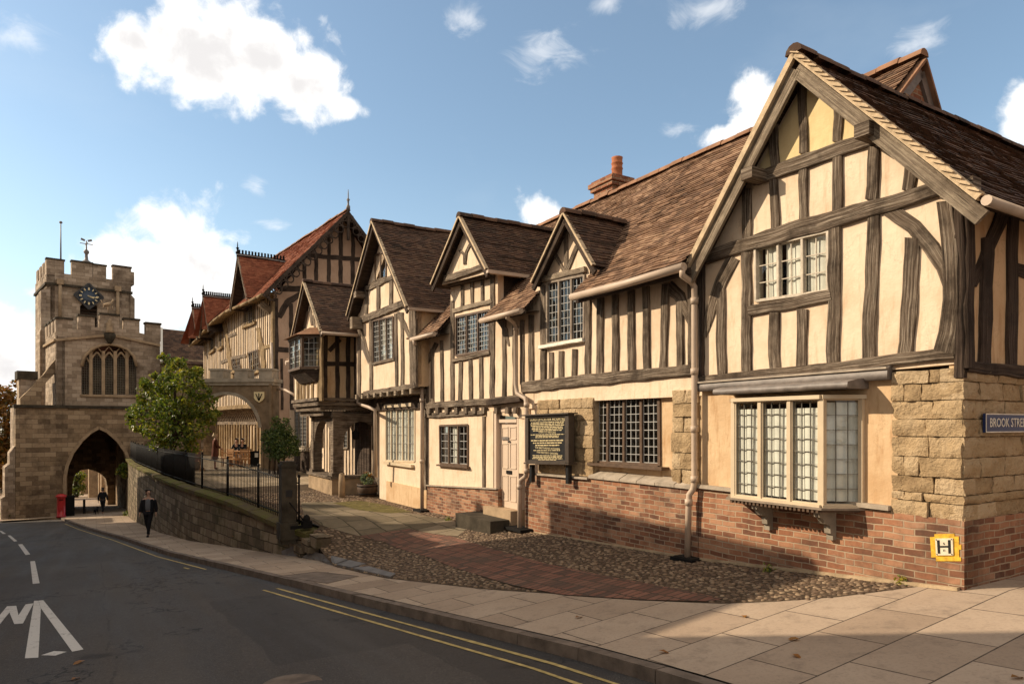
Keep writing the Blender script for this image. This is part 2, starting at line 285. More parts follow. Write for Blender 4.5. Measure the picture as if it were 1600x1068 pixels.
MT['wood_chair'] = m_plain('oak_furniture', (0.38, 0.21, 0.10), 0.55, 0.3, 0.2, sc=14)
MT['wood_barrel'] = m_plain('barrel_wood', (0.06, 0.035, 0.02), 0.7, 0.3, 0.3, sc=14)
MT['soil'] = m_plain('soil', (0.03, 0.022, 0.015), 0.95, 0.1, 0.3)
MT['bark'] = m_plain('bark', (0.05, 0.035, 0.024), 0.95, 0.1, 0.4, bump=0.8, bsc=18)
MT['leaf'] = m_leaf('leaves_green', [(0.0, (0.025, 0.042, 0.008)), (0.4, (0.075, 0.11, 0.016)), (0.7, (0.19, 0.20, 0.028)), (1.0, (0.36, 0.29, 0.045))])
MT['leaf_dark'] = m_leaf('leaves_dark', [(0.0, (0.016, 0.034, 0.010)), (0.6, (0.045, 0.08, 0.018)), (1.0, (0.13, 0.17, 0.045))], 0.2)
MT['leaf_autumn'] = m_leaf('leaves_autumn', [(0.0, (0.06, 0.055, 0.014)), (0.35, (0.16, 0.085, 0.02)), (0.7, (0.26, 0.10, 0.02)), (1.0, (0.33, 0.16, 0.035))])
MT['leaf_silver'] = m_leaf('leaves_silver', [(0.0, (0.06, 0.09, 0.05)), (0.6, (0.17, 0.21, 0.14)), (1.0, (0.34, 0.36, 0.27))], 0.2)
MT['skin'] = m_plain('skin', (0.46, 0.27, 0.19), 0.55, 0.35, 0.06)
MT['hair'] = m_plain('hair_dark', (0.025, 0.015, 0.01), 0.5, 0.4, 0.3)
MT['hair_blond'] = m_plain('hair_blond', (0.40, 0.29, 0.16), 0.5, 0.4, 0.2)
MT['cloth_black'] = m_plain('cloth_black', (0.012, 0.012, 0.015), 0.85, 0.2, 0.3)
MT['cloth_grey'] = m_plain('cloth_grey', (0.13, 0.135, 0.15), 0.9, 0.15, 0.15)
MT['cloth_brown'] = m_plain('cloth_brown', (0.10, 0.035, 0.022), 0.9, 0.15, 0.25)
MT['cloth_cream'] = m_plain('cloth_cream', (0.5, 0.44, 0.34), 0.9, 0.15, 0.15)

# ------------------------------------------------------------------ mesh building
Z = Vector((0, 0, 1))
ORG = {}
def V3(p): return Vector(p)
def lerp(a, b, t): return a + (b - a) * t
class MB:
    """collects faces; build() links them as ONE mesh object"""
    def __init__(s): s.v = []; s.f = []; s.uv = []; s.r = []; s.m = []; s.sm = []
    def face(s, pts, uv=None, r=None, m=0):
        i = len(s.v); s.v += [Vector(p) for p in pts]; s.f.append(tuple(range(i, i + len(pts)))); s.uv.append(uv)
        s.r.append(random.random() if r is None else r); s.m.append(m); s.sm.append(False)
    def hexa(s, b, t, r=None, m=0):
        """b, t: four bottom and four top corners, both counter-clockwise from above"""
        r = random.random() if r is None else r
        s.face([b[3], b[2], b[1], b[0]], r=r, m=m); s.face(t, r=r, m=m)
        for i in range(4):
            j = (i + 1) % 4; s.face([b[i], b[j], t[j], t[i]], r=r, m=m)
    def box(s, c, size, ax=Vector((1, 0, 0)), r=None, m=0):
        """upright box, c = centre of its base"""
        ax = Vector(ax).normalized(); ay = Z.cross(ax); c = Vector(c)
        a, b = ax * size[0] / 2, ay * size[1] / 2
        q = [c - a - b, c + a - b, c + a + b, c - a + b]
        s.hexa(q, [p + Z * size[2] for p in q], r, m)
    def bar(s, P, Q, side, w, h, up=None, r=None, m=0):
        """square bar from P to Q; w along side, h along the third axis"""
        P = Vector(P); Q = Vector(Q); d = (Q - P).normalized(); side = Vector(side); side = (side - d * side.dot(d)).normalized()
        u = d.cross(side).normalized()
        if up is not None and u.dot(Vector(up)) < 0: u = -u
        c = [-side * w / 2 - u * h / 2, side * w / 2 - u * h / 2, side * w / 2 + u * h / 2, -side * w / 2 + u * h / 2]
        L = (Q - P).length; o = random.random() * 20; r = random.random() if r is None else r
        for i in range(4):
            j = (i + 1) % 4; ww = (c[i] - c[j]).length
            s.face([P + c[i], Q + c[i], Q + c[j], P + c[j]], [(o, 0), (o + L, 0), (o + L, ww), (o, ww)], r, m)
        s.face([P + x for x in c], [(o, 0), (o + .03, 0), (o + .03, .1), (o, .1)], r, m); s.face([Q + x for x in reversed(c)], [(o, 0), (o + .03, 0), (o + .03, .1), (o, .1)], r, m)
    def grid(s, rows, closed=False, m=0, r=0.5, smooth=True, cap=False):
        i0 = len(s.v); n = len(rows[0])
        for row in rows: s.v += [Vector(p) for p in row]
        for a in range(len(rows) - 1):
            for b in range(n if closed else n - 1):
                c = (b + 1) % n
                s.f.append((i0 + a * n + b, i0 + a * n + c, i0 + (a + 1) * n + c, i0 + (a + 1) * n + b)); s.uv.append(None); s.r.append(r); s.m.append(m); s.sm.append(smooth)
        if cap:
            for a in (0, len(rows) - 1):
                s.f.append(tuple(i0 + a * n + b for b in (range(n) if a else reversed(range(n))))); s.uv.append(None); s.r.append(r); s.m.append(m); s.sm.append(False)
    def tube(s, path, rad, seg=8, m=0, r=0.5, cap=True):
        path = [Vector(p) for p in path]; rads = rad if isinstance(rad, (list, tuple)) else [rad] * len(path)
        rows = []; ref = None
        for i, p in enumerate(path):
            d = (path[min(i + 1, len(path) - 1)] - path[max(i - 1, 0)]).normalized()
            if ref is None: ref = d.orthogonal().normalized()
            ref = (ref - d * ref.dot(d)).normalized(); b = d.cross(ref)
            rows.append([p + (ref * math.cos(2 * math.pi * k / seg) + b * math.sin(2 * math.pi * k / seg)) * rads[i] for k in range(seg)])
        s.grid(rows, True, m, r, True, cap)
    def lathe(s, base, prof, seg=16, m=0, r=0.5):
        base = Vector(base)
        s.grid([[base + Vector((math.cos(2 * math.pi * k / seg) * ra, math.sin(2 * math.pi * k / seg) * ra, z)) for k in range(seg)] for ra, z in prof], True, m, r, True, True)
    def ball(s, c, r3, seg=10, rings=6, m=0, r=0.5, jit=0.0):
        c = Vector(c); rows = []
        for i in range(rings + 1):
            th = math.pi * i / rings
            rows.append([c + Vector((math.sin(th) * math.cos(2 * math.pi * k / seg) * r3[0], math.sin(th) * math.sin(2 * math.pi * k / seg) * r3[1], -math.cos(th) * r3[2])) * (1 + jit * random.uniform(-1, 1)) for k in range(seg)])
        s.grid(rows, True, m, r, True)
    def build(s, name, mat, parent=None, org=None):
        me = bpy.data.meshes.new(name); o = bpy.data.objects.new(name, me); COL.objects.link(o)
        if parent is not None: o.parent = parent; org = ORG[parent.name]; ORG[o.name] = org
        else:
            if org is None:
                xs = [p.x for p in s.v]; ys = [p.y for p in s.v]; org = Vector(((min(xs) + max(xs)) / 2, (min(ys) + max(ys)) / 2, min(p.z for p in s.v)))
            org = Vector(org); o.location = org; ORG[o.name] = org
        me.from_pydata([p - org for p in s.v], [], s.f)
        uvl = me.uv_layers.new(name='UVMap'); buf = [0.0] * (2 * len(me.loops)); k = 0
        for fi, f in enumerate(s.f):
            u = s.uv[fi]
            if u is None:
                p0, p1, p2 = s.v[f[0]], s.v[f[1]], s.v[f[2]]; n = (p1 - p0).cross(p2 - p0)
                if n.length < 1e-12 and len(f) > 3: n = (p2 - p0).cross(s.v[f[3]] - p0)
                if n.length < 1e-12: n = Vector((0, 0, 1))
                n.normalize()
                if abs(n.z) > 0.97: u = [(s.v[i].x, s.v[i].y) for i in f]
                else:
                    a = Z.cross(n).normalized(); b = n.cross(a); u = [(s.v[i].dot(a), s.v[i].dot(b)) for i in f]
            for q in u: buf[k] = q[0]; buf[k + 1] = q[1]; k += 2
        uvl.data.foreach_set('uv', buf)
        at = me.attributes.new('rnd', 'FLOAT', 'FACE'); at.data.foreach_set('value', s.r)
        mats = mat if isinstance(mat, (list, tuple)) else [mat]
        for x in mats: me.materials.append(MT[x] if isinstance(x, str) else x)
        me.polygons.foreach_set('material_index', s.m); me.polygons.foreach_set('use_smooth', s.sm)
        me.update(); return o
def thing(name, label, cat, loc, group=None):
    o = bpy.data.objects.new(name, None); COL.objects.link(o); o.location = loc; o.empty_display_size = 0.3
    o['label'] = label; o['category'] = cat; ORG[o.name] = Vector(loc)
    if group: o['group'] = group
    return o
def tag(o, label, cat, group=None):
    o['label'] = label; o['category'] = cat
    if group: o['group'] = group
    return o
def kind(o, k='structure'): o['kind'] = k; return o

class Frame:
    """an upright wall plane: u along d, v outwards along n, z up"""
    def __init__(s, O, d, n): s.O = Vector((O[0], O[1], 0)); s.d = Vector((d[0], d[1], 0)).normalized(); s.n = Vector((n[0], n[1], 0)).normalized()
    def W(s, u, v, z): return s.O + s.d * u + s.n * v + Z * z
    def pt(s, px, py, v=0.0):
        r = Vector(((px - CX) / FPX, 1, -(py - HY) / FPX)); return r * ((s.O.dot(s.n) + v) / r.dot(s.n))
    def uz(s, px, py, v=0.0):
        p = s.pt(px, py, v); return ((p - s.O).dot(s.d), p.z)
    def box(s, mb, u0, u1, v0, v1, z0, z1, r=None, m=0):
        q = [s.W(u0, v0, 0), s.W(u1, v0, 0), s.W(u1, v1, 0), s.W(u0, v1, 0)]
        if (q[1] - q[0]).cross(q[3] - q[0]).z < 0: q.reverse()
        mb.hexa([p + Z * z0 for p in q], [p + Z * z1 for p in q], r, m)
    def slab(s, mb, poly, v0, v1, holes=(), r=None, m=0, back=True):
        """poly and holes in (u, z); a wall between v0 (back) and v1 (front) with real openings"""
        loops = [list(poly)] + [list(h) for h in holes]; flat = [q for l in loops for q in l]
        tris = tessellate_polygon([[Vector((q[0], q[1], 0)) for q in l] for l in loops]); r = random.random() if r is None else r
        for t in tris:
            a, b, c = (flat[i] for i in t)
            P = [s.W(q[0], v1, q[1]) for q in (a, b, c)]
            if (P[1] - P[0]).cross(P[2] - P[0]).dot(s.n) < 0: P.reverse()
            mb.face(P, r=r, m=m)
            if back: mb.face([p - s.n * (v1 - v0) for p in reversed(P)], r=r, m=m)
        for l in loops:
            for i in range(len(l)):
                a, b = l[i], l[(i + 1) % len(l)]
                mb.face([s.W(a[0], v0, a[1]), s.W(b[0], v0, b[1]), s.W(b[0], v1, b[1]), s.W(a[0], v1, a[1])], r=r, m=m)

def timber(fr, px, w, parent, name='timber_stud', mat='timber', v=0.0, th=0.022, wob=0.16, back=0.03, step=0.16, uz=False):
    """one oak member: px is its centre line in the photograph, unprojected on the wall plane; w its width there (number or one per point)"""
    P = [Vector((p[0], p[1])) for p in px]; ws = w if isinstance(w, (list, tuple)) else [w] * len(P)
    pts = []; 
    for i in range(len(P) - 1):
        if uz: L = (P[i + 1] - P[i]).length
        else: L = (fr.pt(*P[i + 1], v) - fr.pt(*P[i], v)).length
        n = max(1, int(round(L / step)))
        for k in range(n): pts.append((lerp(P[i], P[i + 1], k / n), ws[i] + (ws[i + 1] - ws[i]) * k / n))
    pts.append((P[-1], ws[-1]))
    mb = MB(); rows = []; uvs = []; U0 = random.random() * 50; V0 = random.random() * 7; acc = 0; prev = None; ph = random.random() * 99
    for i, (p, wi) in enumerate(pts):
        d = (pts[min(i + 1, len(pts) - 1)][0] - pts[max(i - 1, 0)][0]).normalized(); nn = Vector((-d.y, d.x))
        e = 0.0 if len(pts) < 3 else wob
        hl = wi / 2 * (1 + e * 1.6 * noise.noise(Vector((ph, i * 0.55, 0)))); hr = wi / 2 * (1 + e * 1.6 * noise.noise(Vector((ph + 20, i * 0.55, 0))))
        jog = nn * wi * (0.10 * noise.noise(Vector((ph + 7, i * 0.27, 3)))) if 0 < i < len(pts) - 1 else nn * 0
        a = p + jog + nn * hl; b = p + jog - nn * hr
        if uz: A = fr.W(a.x, v, a.y); B = fr.W(b.x, v, b.y)
        else: A = fr.pt(a.x, a.y, v); B = fr.pt(b.x, b.y, v)
        c = (A + B) / 2; bt = th * (1 + 0.3 * noise.noise(Vector((ph, i * 0.4, 5)))); W = (B - A); wl = W.length; ch = min(0.012, wl * 0.15) / max(wl, 1e-6)
        if prev is not None: acc += (c - prev).length
        prev = c
        rows.append([A - fr.n * back, A + fr.n * bt * 0.75, lerp(A, B, ch) + fr.n * bt, lerp(A, B, 0.5) + fr.n * bt * 1.01, lerp(A, B, 1 - ch) + fr.n * bt, B + fr.n * bt * 0.75, B - fr.n * back])
        uvs.append((U0 + acc, [V0 - bt, V0, V0 + wl * ch, V0 + wl / 2, V0 + wl * (1 - ch), V0 + wl, V0 + wl + bt]))
    for i in range(len(rows) - 1):
        for k in range(6):
            mb.face([rows[i][k], rows[i + 1][k], rows[i + 1][k + 1], rows[i][k + 1]], [(uvs[i][0], uvs[i][1][k]), (uvs[i + 1][0], uvs[i + 1][1][k]), (uvs[i + 1][0], uvs[i + 1][1][k + 1]), (uvs[i][0], uvs[i][1][k + 1])], r=0.5)
    for e in (0, -1): mb.face(rows[e] if e else list(reversed(rows[e])), [(uvs[e][0] + 0.02 * k, uvs[e][1][k]) for k in range(7)], r=0.5)
    return mb.build(name, mat, parent)

def tiles(mb, A, B, C, D, gauge=0.088, tw=0.16, lift=0.019, sag=0.02, base=True, m=0, mbase=0):
    """clay tiles laid course by course between eave A-B and top D-C"""
    A, B, C, D = (Vector(p) for p in (A, B, C, D)); n = (B - A).cross((C + D) / 2 - A).normalized()
    if n.z < 0: n = -n
    rows = max(1, int(round(max((D - A).length, (C - B).length) / gauge)))
    def sg(p): return n * (sag * noise.noise(p * 0.55) + 0.4 * sag * noise.noise(p * 1.7))
    if base: mb.face([p - n * 0.03 for p in (A, B, C, D)], r=0.0, m=mbase)
    for k in range(rows):
        f0, f1 = k / rows, (k + 1.0) / rows; L0, R0, L1, R1 = lerp(A, D, f0), lerp(B, C, f0), lerp(A, D, f1), lerp(B, C, f1)
        ln = max((R0 - L0).length, (R1 - L1).length)
        if ln < 0.03: continue
        nt_ = max(1, int(round(ln / tw))); off = 0.5 * (k % 2) + random.uniform(-.06, .06)
        rowj = random.uniform(-.004, .006)
        for j in range(nt_ + 1):
            a0, a1 = max(0, (j - off) / nt_), min(1, (j + 1 - off) / nt_)
            if a1 - a0 < 0.15 / nt_: continue
            g = 0.02 / nt_; a0 += g * random.random(); a1 -= g * random.random()
            h0 = lift + rowj + random.uniform(-.004, .007); h1 = h0 + random.uniform(-.005, .005); dr = random.uniform(-.012, .012)
            p00, p10 = lerp(L0, R0, a0), lerp(L0, R0, a1); p01, p11 = lerp(L1, R1, a0), lerp(L1, R1, a1)
            dn = (p00 - p01).normalized() * (0.010 + dr * .7); s0, s1, s2, s3 = sg(p00), sg(p10), sg(p11), sg(p01)
            q = [p00 + s0 + n * h0 + dn, p10 + s1 + n * h1 + dn, p11 + s2 + n * 0.006, p01 + s3 + n * 0.006]; r = random.random()
            mb.face(q, r=r, m=m)
            mb.face([p00 + s0 + dn - n * 0.01, p10 + s1 + dn - n * 0.01, q[1], q[0]], r=r * 0.5, m=m)
def ridge(mb, P, Q, rad=0.11, seg_len=0.32, m=0):
    P, Q = Vector(P), Vector(Q); n = max(1, int(round((Q - P).length / seg_len))); d = (Q - P).normalized(); side = d.cross(Z).normalized()
    for k in range(n):
        a, b = lerp(P, Q, k / n), lerp(P, Q, (k + 0.97) / n); r0 = rad * random.uniform(.94, 1.06); dz = Z * (random.uniform(-.012, .012) + 0.05 * noise.noise(a * 0.5))
        rows = [[c + dz + side * math.cos(t) * r0 + Z * (math.sin(t) * r0 - 0.04) for t in [math.pi * i / 6 for i in range(7)]] for c in (a, b)]
        mb.grid(rows, False, m, random.random(), True)
        mb.face(rows[0], m=m); mb.face(list(reversed(rows[1])), m=m)

def bil(q, a, b):
    """q = (TL, TR, BR, BL) as (u, z); a left to right, b bottom to top"""
    top = (q[0][0] + (q[1][0] - q[0][0]) * a, q[0][1] + (q[1][1] - q[0][1]) * a); bot = (q[3][0] + (q[2][0] - q[3][0]) * a, q[3][1] + (q[2][1] - q[3][1]) * a)
    return (bot[0] + (top[0] - bot[0]) * b, bot[1] + (top[1] - bot[1]) * b)
def qbar(mb, fr, q, a0, a1, b0, b1, v0, v1, r=None, m=0):
    c = [bil(q, a0, b0), bil(q, a1, b0), bil(q, a1, b1), bil(q, a0, b1)]
    F = [fr.W(x[0], v1, x[1]) for x in c]; K = [fr.W(x[0], v0, x[1]) for x in c]; r = random.random() if r is None else r
    mb.face(F, r=r, m=m); mb.face(list(reversed(K)), r=r, m=m)
    for i in range(4):
        j = (i + 1) % 4; mb.face([K[i], K[j], F[j], F[i]], r=r, m=m)
def window(fr, q, nl, cols, rows, parent, v=0.0, name='window', fmat='frame_grey', lmat='leadcame', gmat='glass', curtain=None, fw=0.05, mw=0.045, proud=0.03, lw=0.011, transom=None, tilt=0.004, dark=False, cdepth=0.07):
    """q = (TL, TR, BR, BL) in (u, z).  a framed casement of nl lights, each with its own glass and lead lattice"""
    W = (Vector(q[1]) - Vector(q[0])).length; H = (Vector(q[0]) - Vector(q[3])).length
    a, b = fw / W, fw / H; m2 = mw / W / 2
    mb = MB()
    qbar(mb, fr, q, -a * .4, a * .6, 0, 1, v - .06, v + proud); qbar(mb, fr, q, 1 - a * .6, 1 + a * .4, 0, 1, v - .06, v + proud)
    qbar(mb, fr, q, a * .6, 1 - a * .6, 1 - b * .6, 1 + b * .4, v - .06, v + proud); qbar(mb, fr, q, a * .6, 1 - a * .6, -b * .4, b * .6, v - .06, v + proud)
    for k in range(1, nl): qbar(mb, fr, q, k / nl - m2, k / nl + m2, b * .6, 1 - b * .6, v - .055, v + proud * .8)
    if transom: qbar(mb, fr, q, a * .6, 1 - a * .6, transom - b * .35, transom + b * .35, v - .05, v + proud * .7)
    f = mb.build(name, fmat, parent)
    g = MB(); l = MB()
    for k in range(nl):
        x0 = k / nl + (m2 if k else a * .6); x1 = (k + 1) / nl - (m2 if k < nl - 1 else a * .6); y0, y1 = b * .6, 1 - b * .6
        for i in range(cols):
            for j in range(rows):
                c = [(x0 + (x1 - x0) * (i + di) / cols, y0 + (y1 - y0) * (j + dj) / rows) for di, dj in ((0, 0), (1, 0), (1, 1), (0, 1))]
                tx, ty = random.uniform(-tilt, tilt), random.uniform(-tilt, tilt)
                g.face([fr.W(*((lambda s: (s[0], v - .02 + (tx if ii in (0, 3) else -tx) + (ty if ii < 2 else -ty), s[1]))(bil(q, *cc)))) for ii, cc in enumerate(c)])
        la, lb = lw / W / 2, lw / H / 2
        for i in range(cols + 1):
            x = x0 + (x1 - x0) * i / cols; e = 1.0 if 0 < i < cols else 2.0
            qbar(l, fr, q, x - la * e, x + la * e, y0, y1, v - .026, v - .008)
        for j in range(rows + 1):
            y = y0 + (y1 - y0) * j / rows; e = 1.0 if 0 < j < rows else 2.0
            qbar(l, fr, q, x0, x1, y - lb * e, y + lb * e, v - .0265, v - .0075)
    g.build('glass', gmat, f); l.build('lead_lattice', lmat, f)
    if curtain:
        for (c0, c1, y0, y1) in curtain:
            mb = MB(); n = max(6, int((c1 - c0) * W / 0.018)); rw = []
            for yy in (y0, (y0 + y1) / 2, y1):
                rw.append([(lambda s, i=i, yy=yy: fr.W(s[0], v - cdepth - .011 * math.sin(i * 1.1 + 2 * math.sin(i * .31)) - .006 * math.sin(i * .37 + yy * 3), s[1]))(bil(q, c0 + (c1 - c0) * i / n, yy)) for i in range(n + 1)])
            mb.grid(rw); mb.build('curtain', 'curtain', f)
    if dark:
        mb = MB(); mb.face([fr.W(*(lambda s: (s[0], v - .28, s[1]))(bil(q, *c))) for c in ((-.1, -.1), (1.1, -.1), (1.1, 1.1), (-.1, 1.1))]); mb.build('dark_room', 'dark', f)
    return f
def uzq(fr, pts, v=0.0): return [fr.uz(p[0], p[1], v) for p in pts]

def text_mesh(name, txt, size, mat, parent, M4, ext=0.002, align='CENTER', sx=1.0):
    cu = bpy.data.curves.new(name, 'FONT'); cu.body = txt; cu.size = size; cu.extrude = ext; cu.align_x = align; cu.align_y = 'CENTER'; cu.resolution_u = 2
    t = bpy.data.objects.new('tmp_text', cu); COL.objects.link(t); dg = bpy.context.evaluated_depsgraph_get()
    me = bpy.data.meshes.new_from_object(t.evaluated_get(dg)); bpy.data.objects.remove(t)
    me.transform(Matrix.Diagonal((sx, 1, 1, 1))); me.transform(M4); org = ORG[parent.name]; me.transform(Matrix.Translation(-org))
    o = bpy.data.objects.new(name, me); COL.objects.link(o); o.parent = parent; ORG[o.name] = org
    me.materials.clear(); me.materials.append(MT[mat]); return o
def face_matrix(P, right, up):
    right = Vector(right).normalized(); up = Vector(up).normalized(); n = right.cross(up)
    return Matrix(((right.x, up.x, n.x, P[0]), (right.y, up.y, n.y, P[1]), (right.z, up.z, n.z, P[2]), (0, 0, 0, 1)))
# ------------------------------------------------------------------ the ground
D = Vector((-0.52, 0.854, 0)).normalized(); N = Vector((-0.854, -0.52, 0)).normalized()
F = Frame((4.46, 6.75), D, N)                    # the long street front: u runs away from the near corner
S0 = F.O.dot(D); VF = F.O.dot(N)
def interp(t, xs):
    if t <= xs[0][0]: return xs[0][1]
    for (a, ya), (b, yb) in zip(xs, xs[1:]):
        if t <= b: return ya + (yb - ya) * (t - a) / (b - a)
    return xs[-1][1]
def sstep(a, b, x): t = min(1, max(0, (x - a) / (b - a))); return t * t * (3 - 2 * t)
def zr(s):
    if s < 0: return max(-1.62 - 0.06 * s, -1.62) if s > -10 else -1.02
    e = min(s, 62); z = -1.62 - 0.0875 * e + 0.00037 * max(0, e - 28) ** 2
    return z - 0.055 * max(0, s - 62)
def vk(s): return interp(s, [(-14, -4.0), (3.84, -3.86), (5.11, -3.78), (8.67, -3.28), (13.25, -2.66), (20.3, -1.62), (29.4, -0.75), (39.5, 0.5), (50.9, 1.8), (60, 2.8)])
def vb(s): return interp(s, [(3.3, -7.4), (3.75, -7.36), (4.05, -6.75), (4.4, -6.2), (5.06, -5.62), (5.85, -5.28), (6.7, -5.02), (8.1, -4.55), (10.66, -4.03), (13, -3.95), (15.4, -4.05), (16.5, -3.7), (24.1, -2.5), (30.3, -2.1), (43.9, -1.7), (52, -1.7)])
def zf(s): return interp(s, [(3.44, -1.64), (7.04, -1.92), (11.6, -2.11), (16.7, -2.28), (22, -2.30), (30, -2.14), (60, -2.1)])
def zpav(s, v):
    c = 0.085 * (1 - sstep(5.5, 14, s)); return zr(s) + c * max(0, min(3.6, vk(s) - v))
def zc(s, v):
    b = vb(s); ze = lerp(zpav(s, b), -2.24, sstep(12.8, 16.2, s)) if s < 22 else zf(s)
    t = min(1, max(0, (b - v) / max(0.2, b - VF))); return lerp(ze, zf(s), t ** 0.8)
def SV(s, v, z): return D * s + N * v + Z * z
def gz(x, y):
    s = x * D.x + y * D.y; v = x * N.x + y * N.y
    if v > vk(s): return zr(s) - 0.11
    if v > vb(s): return zpav(s, v)
    return zc(s, v) if s > 3.4 else zpav(s, v)
def gp(px, py, fn=None):
    """the ground point under a pixel"""
    r = Vector(((px - CX) / FPX, 1, -(py - HY) / FPX)); t = 1.0
    while t < 90:
        p = r * t
        if p.z <= (fn(p.x, p.y) if fn else gz(p.x, p.y)): return p
        t += 0.02
    return r * t
def sheet(name, ss, vfun, nv, zfun, mat, dz=0.0, parent=None, uvscale=1.0):
    mb = MB()
    for s0, s1 in zip(ss, ss[1:]):
        for j in range(nv):
            q = []
            for s, jj in ((s0, j), (s1, j), (s1, j + 1), (s0, j + 1)):
                a, b = vfun(s); v = a + (b - a) * jj / nv; q.append((s, v))
            P = [SV(s, v, zfun(s, v) + dz) for s, v in q]; U = list(q)
            if (P[1] - P[0]).cross(P[2] - P[0]).z < 0: P.reverse(); U.reverse()
            mb.face(P, U, r=0.5)
    return mb.build(name, mat, parent)
def frange(a, b, st):
    n = int(round((b - a) / st)); return [a + (b - a) * i / n for i in range(n + 1)]

def m_asphalt():
    m, nt, p = new_mat('asphalt', 0.8, 0.3); P = pos(nt); U = uvn(nt)
    big = noi(nt, P, 0.35, 5, 0.6); tr = noi(nt, vscale(nt, U, (0.16, 1.5, 1)), 1.2, 5, 0.6); fine = noi(nt, P, 62, 3, 0.85); fine2 = noi(nt, P, 20, 6, 0.75)
    f = mth(nt, 'ADD', mth(nt, 'MULTIPLY', big, 0.5), mth(nt, 'MULTIPLY', tr, 0.5))
    c = rmp(nt, f, [(0.32, (0.030, 0.025, 0.022)), (0.5, (0.052, 0.044, 0.039)), (0.68, (0.085, 0.072, 0.062))])
    c = mix(nt, nd(nt, 'ShaderNodeMapRange', {'Value': fine, 'From Min': 0.52, 'From Max': 0.68, 'To Max': 0.8}).outputs[0], c, (0.15, 0.13, 0.11))
    c = mix(nt, nd(nt, 'ShaderNodeMapRange', {'Value': fine2, 'From Min': 0.5, 'From Max': 0.7, 'To Max': 0.55}).outputs[0], c, (0.018, 0.016, 0.015))
    cr = nd(nt, 'ShaderNodeTexVoronoi', {'Vector': vmth(nt, 'ADD', vscale(nt, U, (0.33, 0.55, 1)), noi(nt, P, 1.2, 4, 0.6, out=1)), 'Scale': 0.5}, feature='DISTANCE_TO_EDGE').outputs[0]
    ck = mth(nt, 'MULTIPLY', mth(nt, 'LESS_THAN', cr, 0.006), mth(nt, 'GREATER_THAN', big, 0.5))
    c = mix(nt, mth(nt, 'MULTIPLY', ck, 0.8), c, (0.01, 0.009, 0.008))
    pb = nd(nt, 'ShaderNodeTexBrick', {'Vector': vmth(nt, 'ADD', U, vmth(nt, 'MULTIPLY', noi(nt, P, 0.8, 4, 0.6, out=1), (0.25, 0.25, 0))), 'Color1': (0, 0, 0, 1), 'Color2': (1, 1, 1, 1), 'Mortar': (0.5, 0.5, 0.5, 1), 'Scale': 1.0, 'Mortar Size': 0.014, 'Mortar Smooth': 0.2, 'Brick Width': 4.6, 'Row Height': 1.35})
    pm = mth(nt, 'GREATER_THAN', pb.outputs[0], 0.74); c = mix(nt, mth(nt, 'MULTIPLY', pm, 0.45), c, (0.028, 0.024, 0.022)); c = mix(nt, mth(nt, 'MULTIPLY', mth(nt, 'MULTIPLY', pb.outputs[1], mth(nt, 'GREATER_THAN', big, 0.52)), 0.35), c, (0.012, 0.010, 0.009))
    lane = noi(nt, vscale(nt, U, (0.05, 0.9, 1)), 1.0, 3, 0.5); c = mix(nt, nd(nt, 'ShaderNodeMapRange', {'Value': lane, 'From Min': 0.5, 'From Max': 0.68, 'To Max': 0.35}).outputs[0], c, (0.10, 0.088, 0.078))
    oil = noi(nt, P, 1.7, 3, 0.5); c = mix(nt, nd(nt, 'ShaderNodeMapRange', {'Value': oil, 'From Min': 0.66, 'From Max': 0.74, 'To Max': 0.6}).outputs[0], c, (0.014, 0.012, 0.011))
    lk(nt, c, p.inputs['Base Color']); lk(nt, rmp(nt, tr, [(0.3, 0.62), (0.7, 0.86)]), p.inputs['Roughness'])
    lk(nt, bmp(nt, mth(nt, 'ADD', fine, mth(nt, 'MULTIPLY', fine2, 0.5)), 0.7, 0.012), p.inputs['Normal']); return m
MT['asphalt'] = m_asphalt()
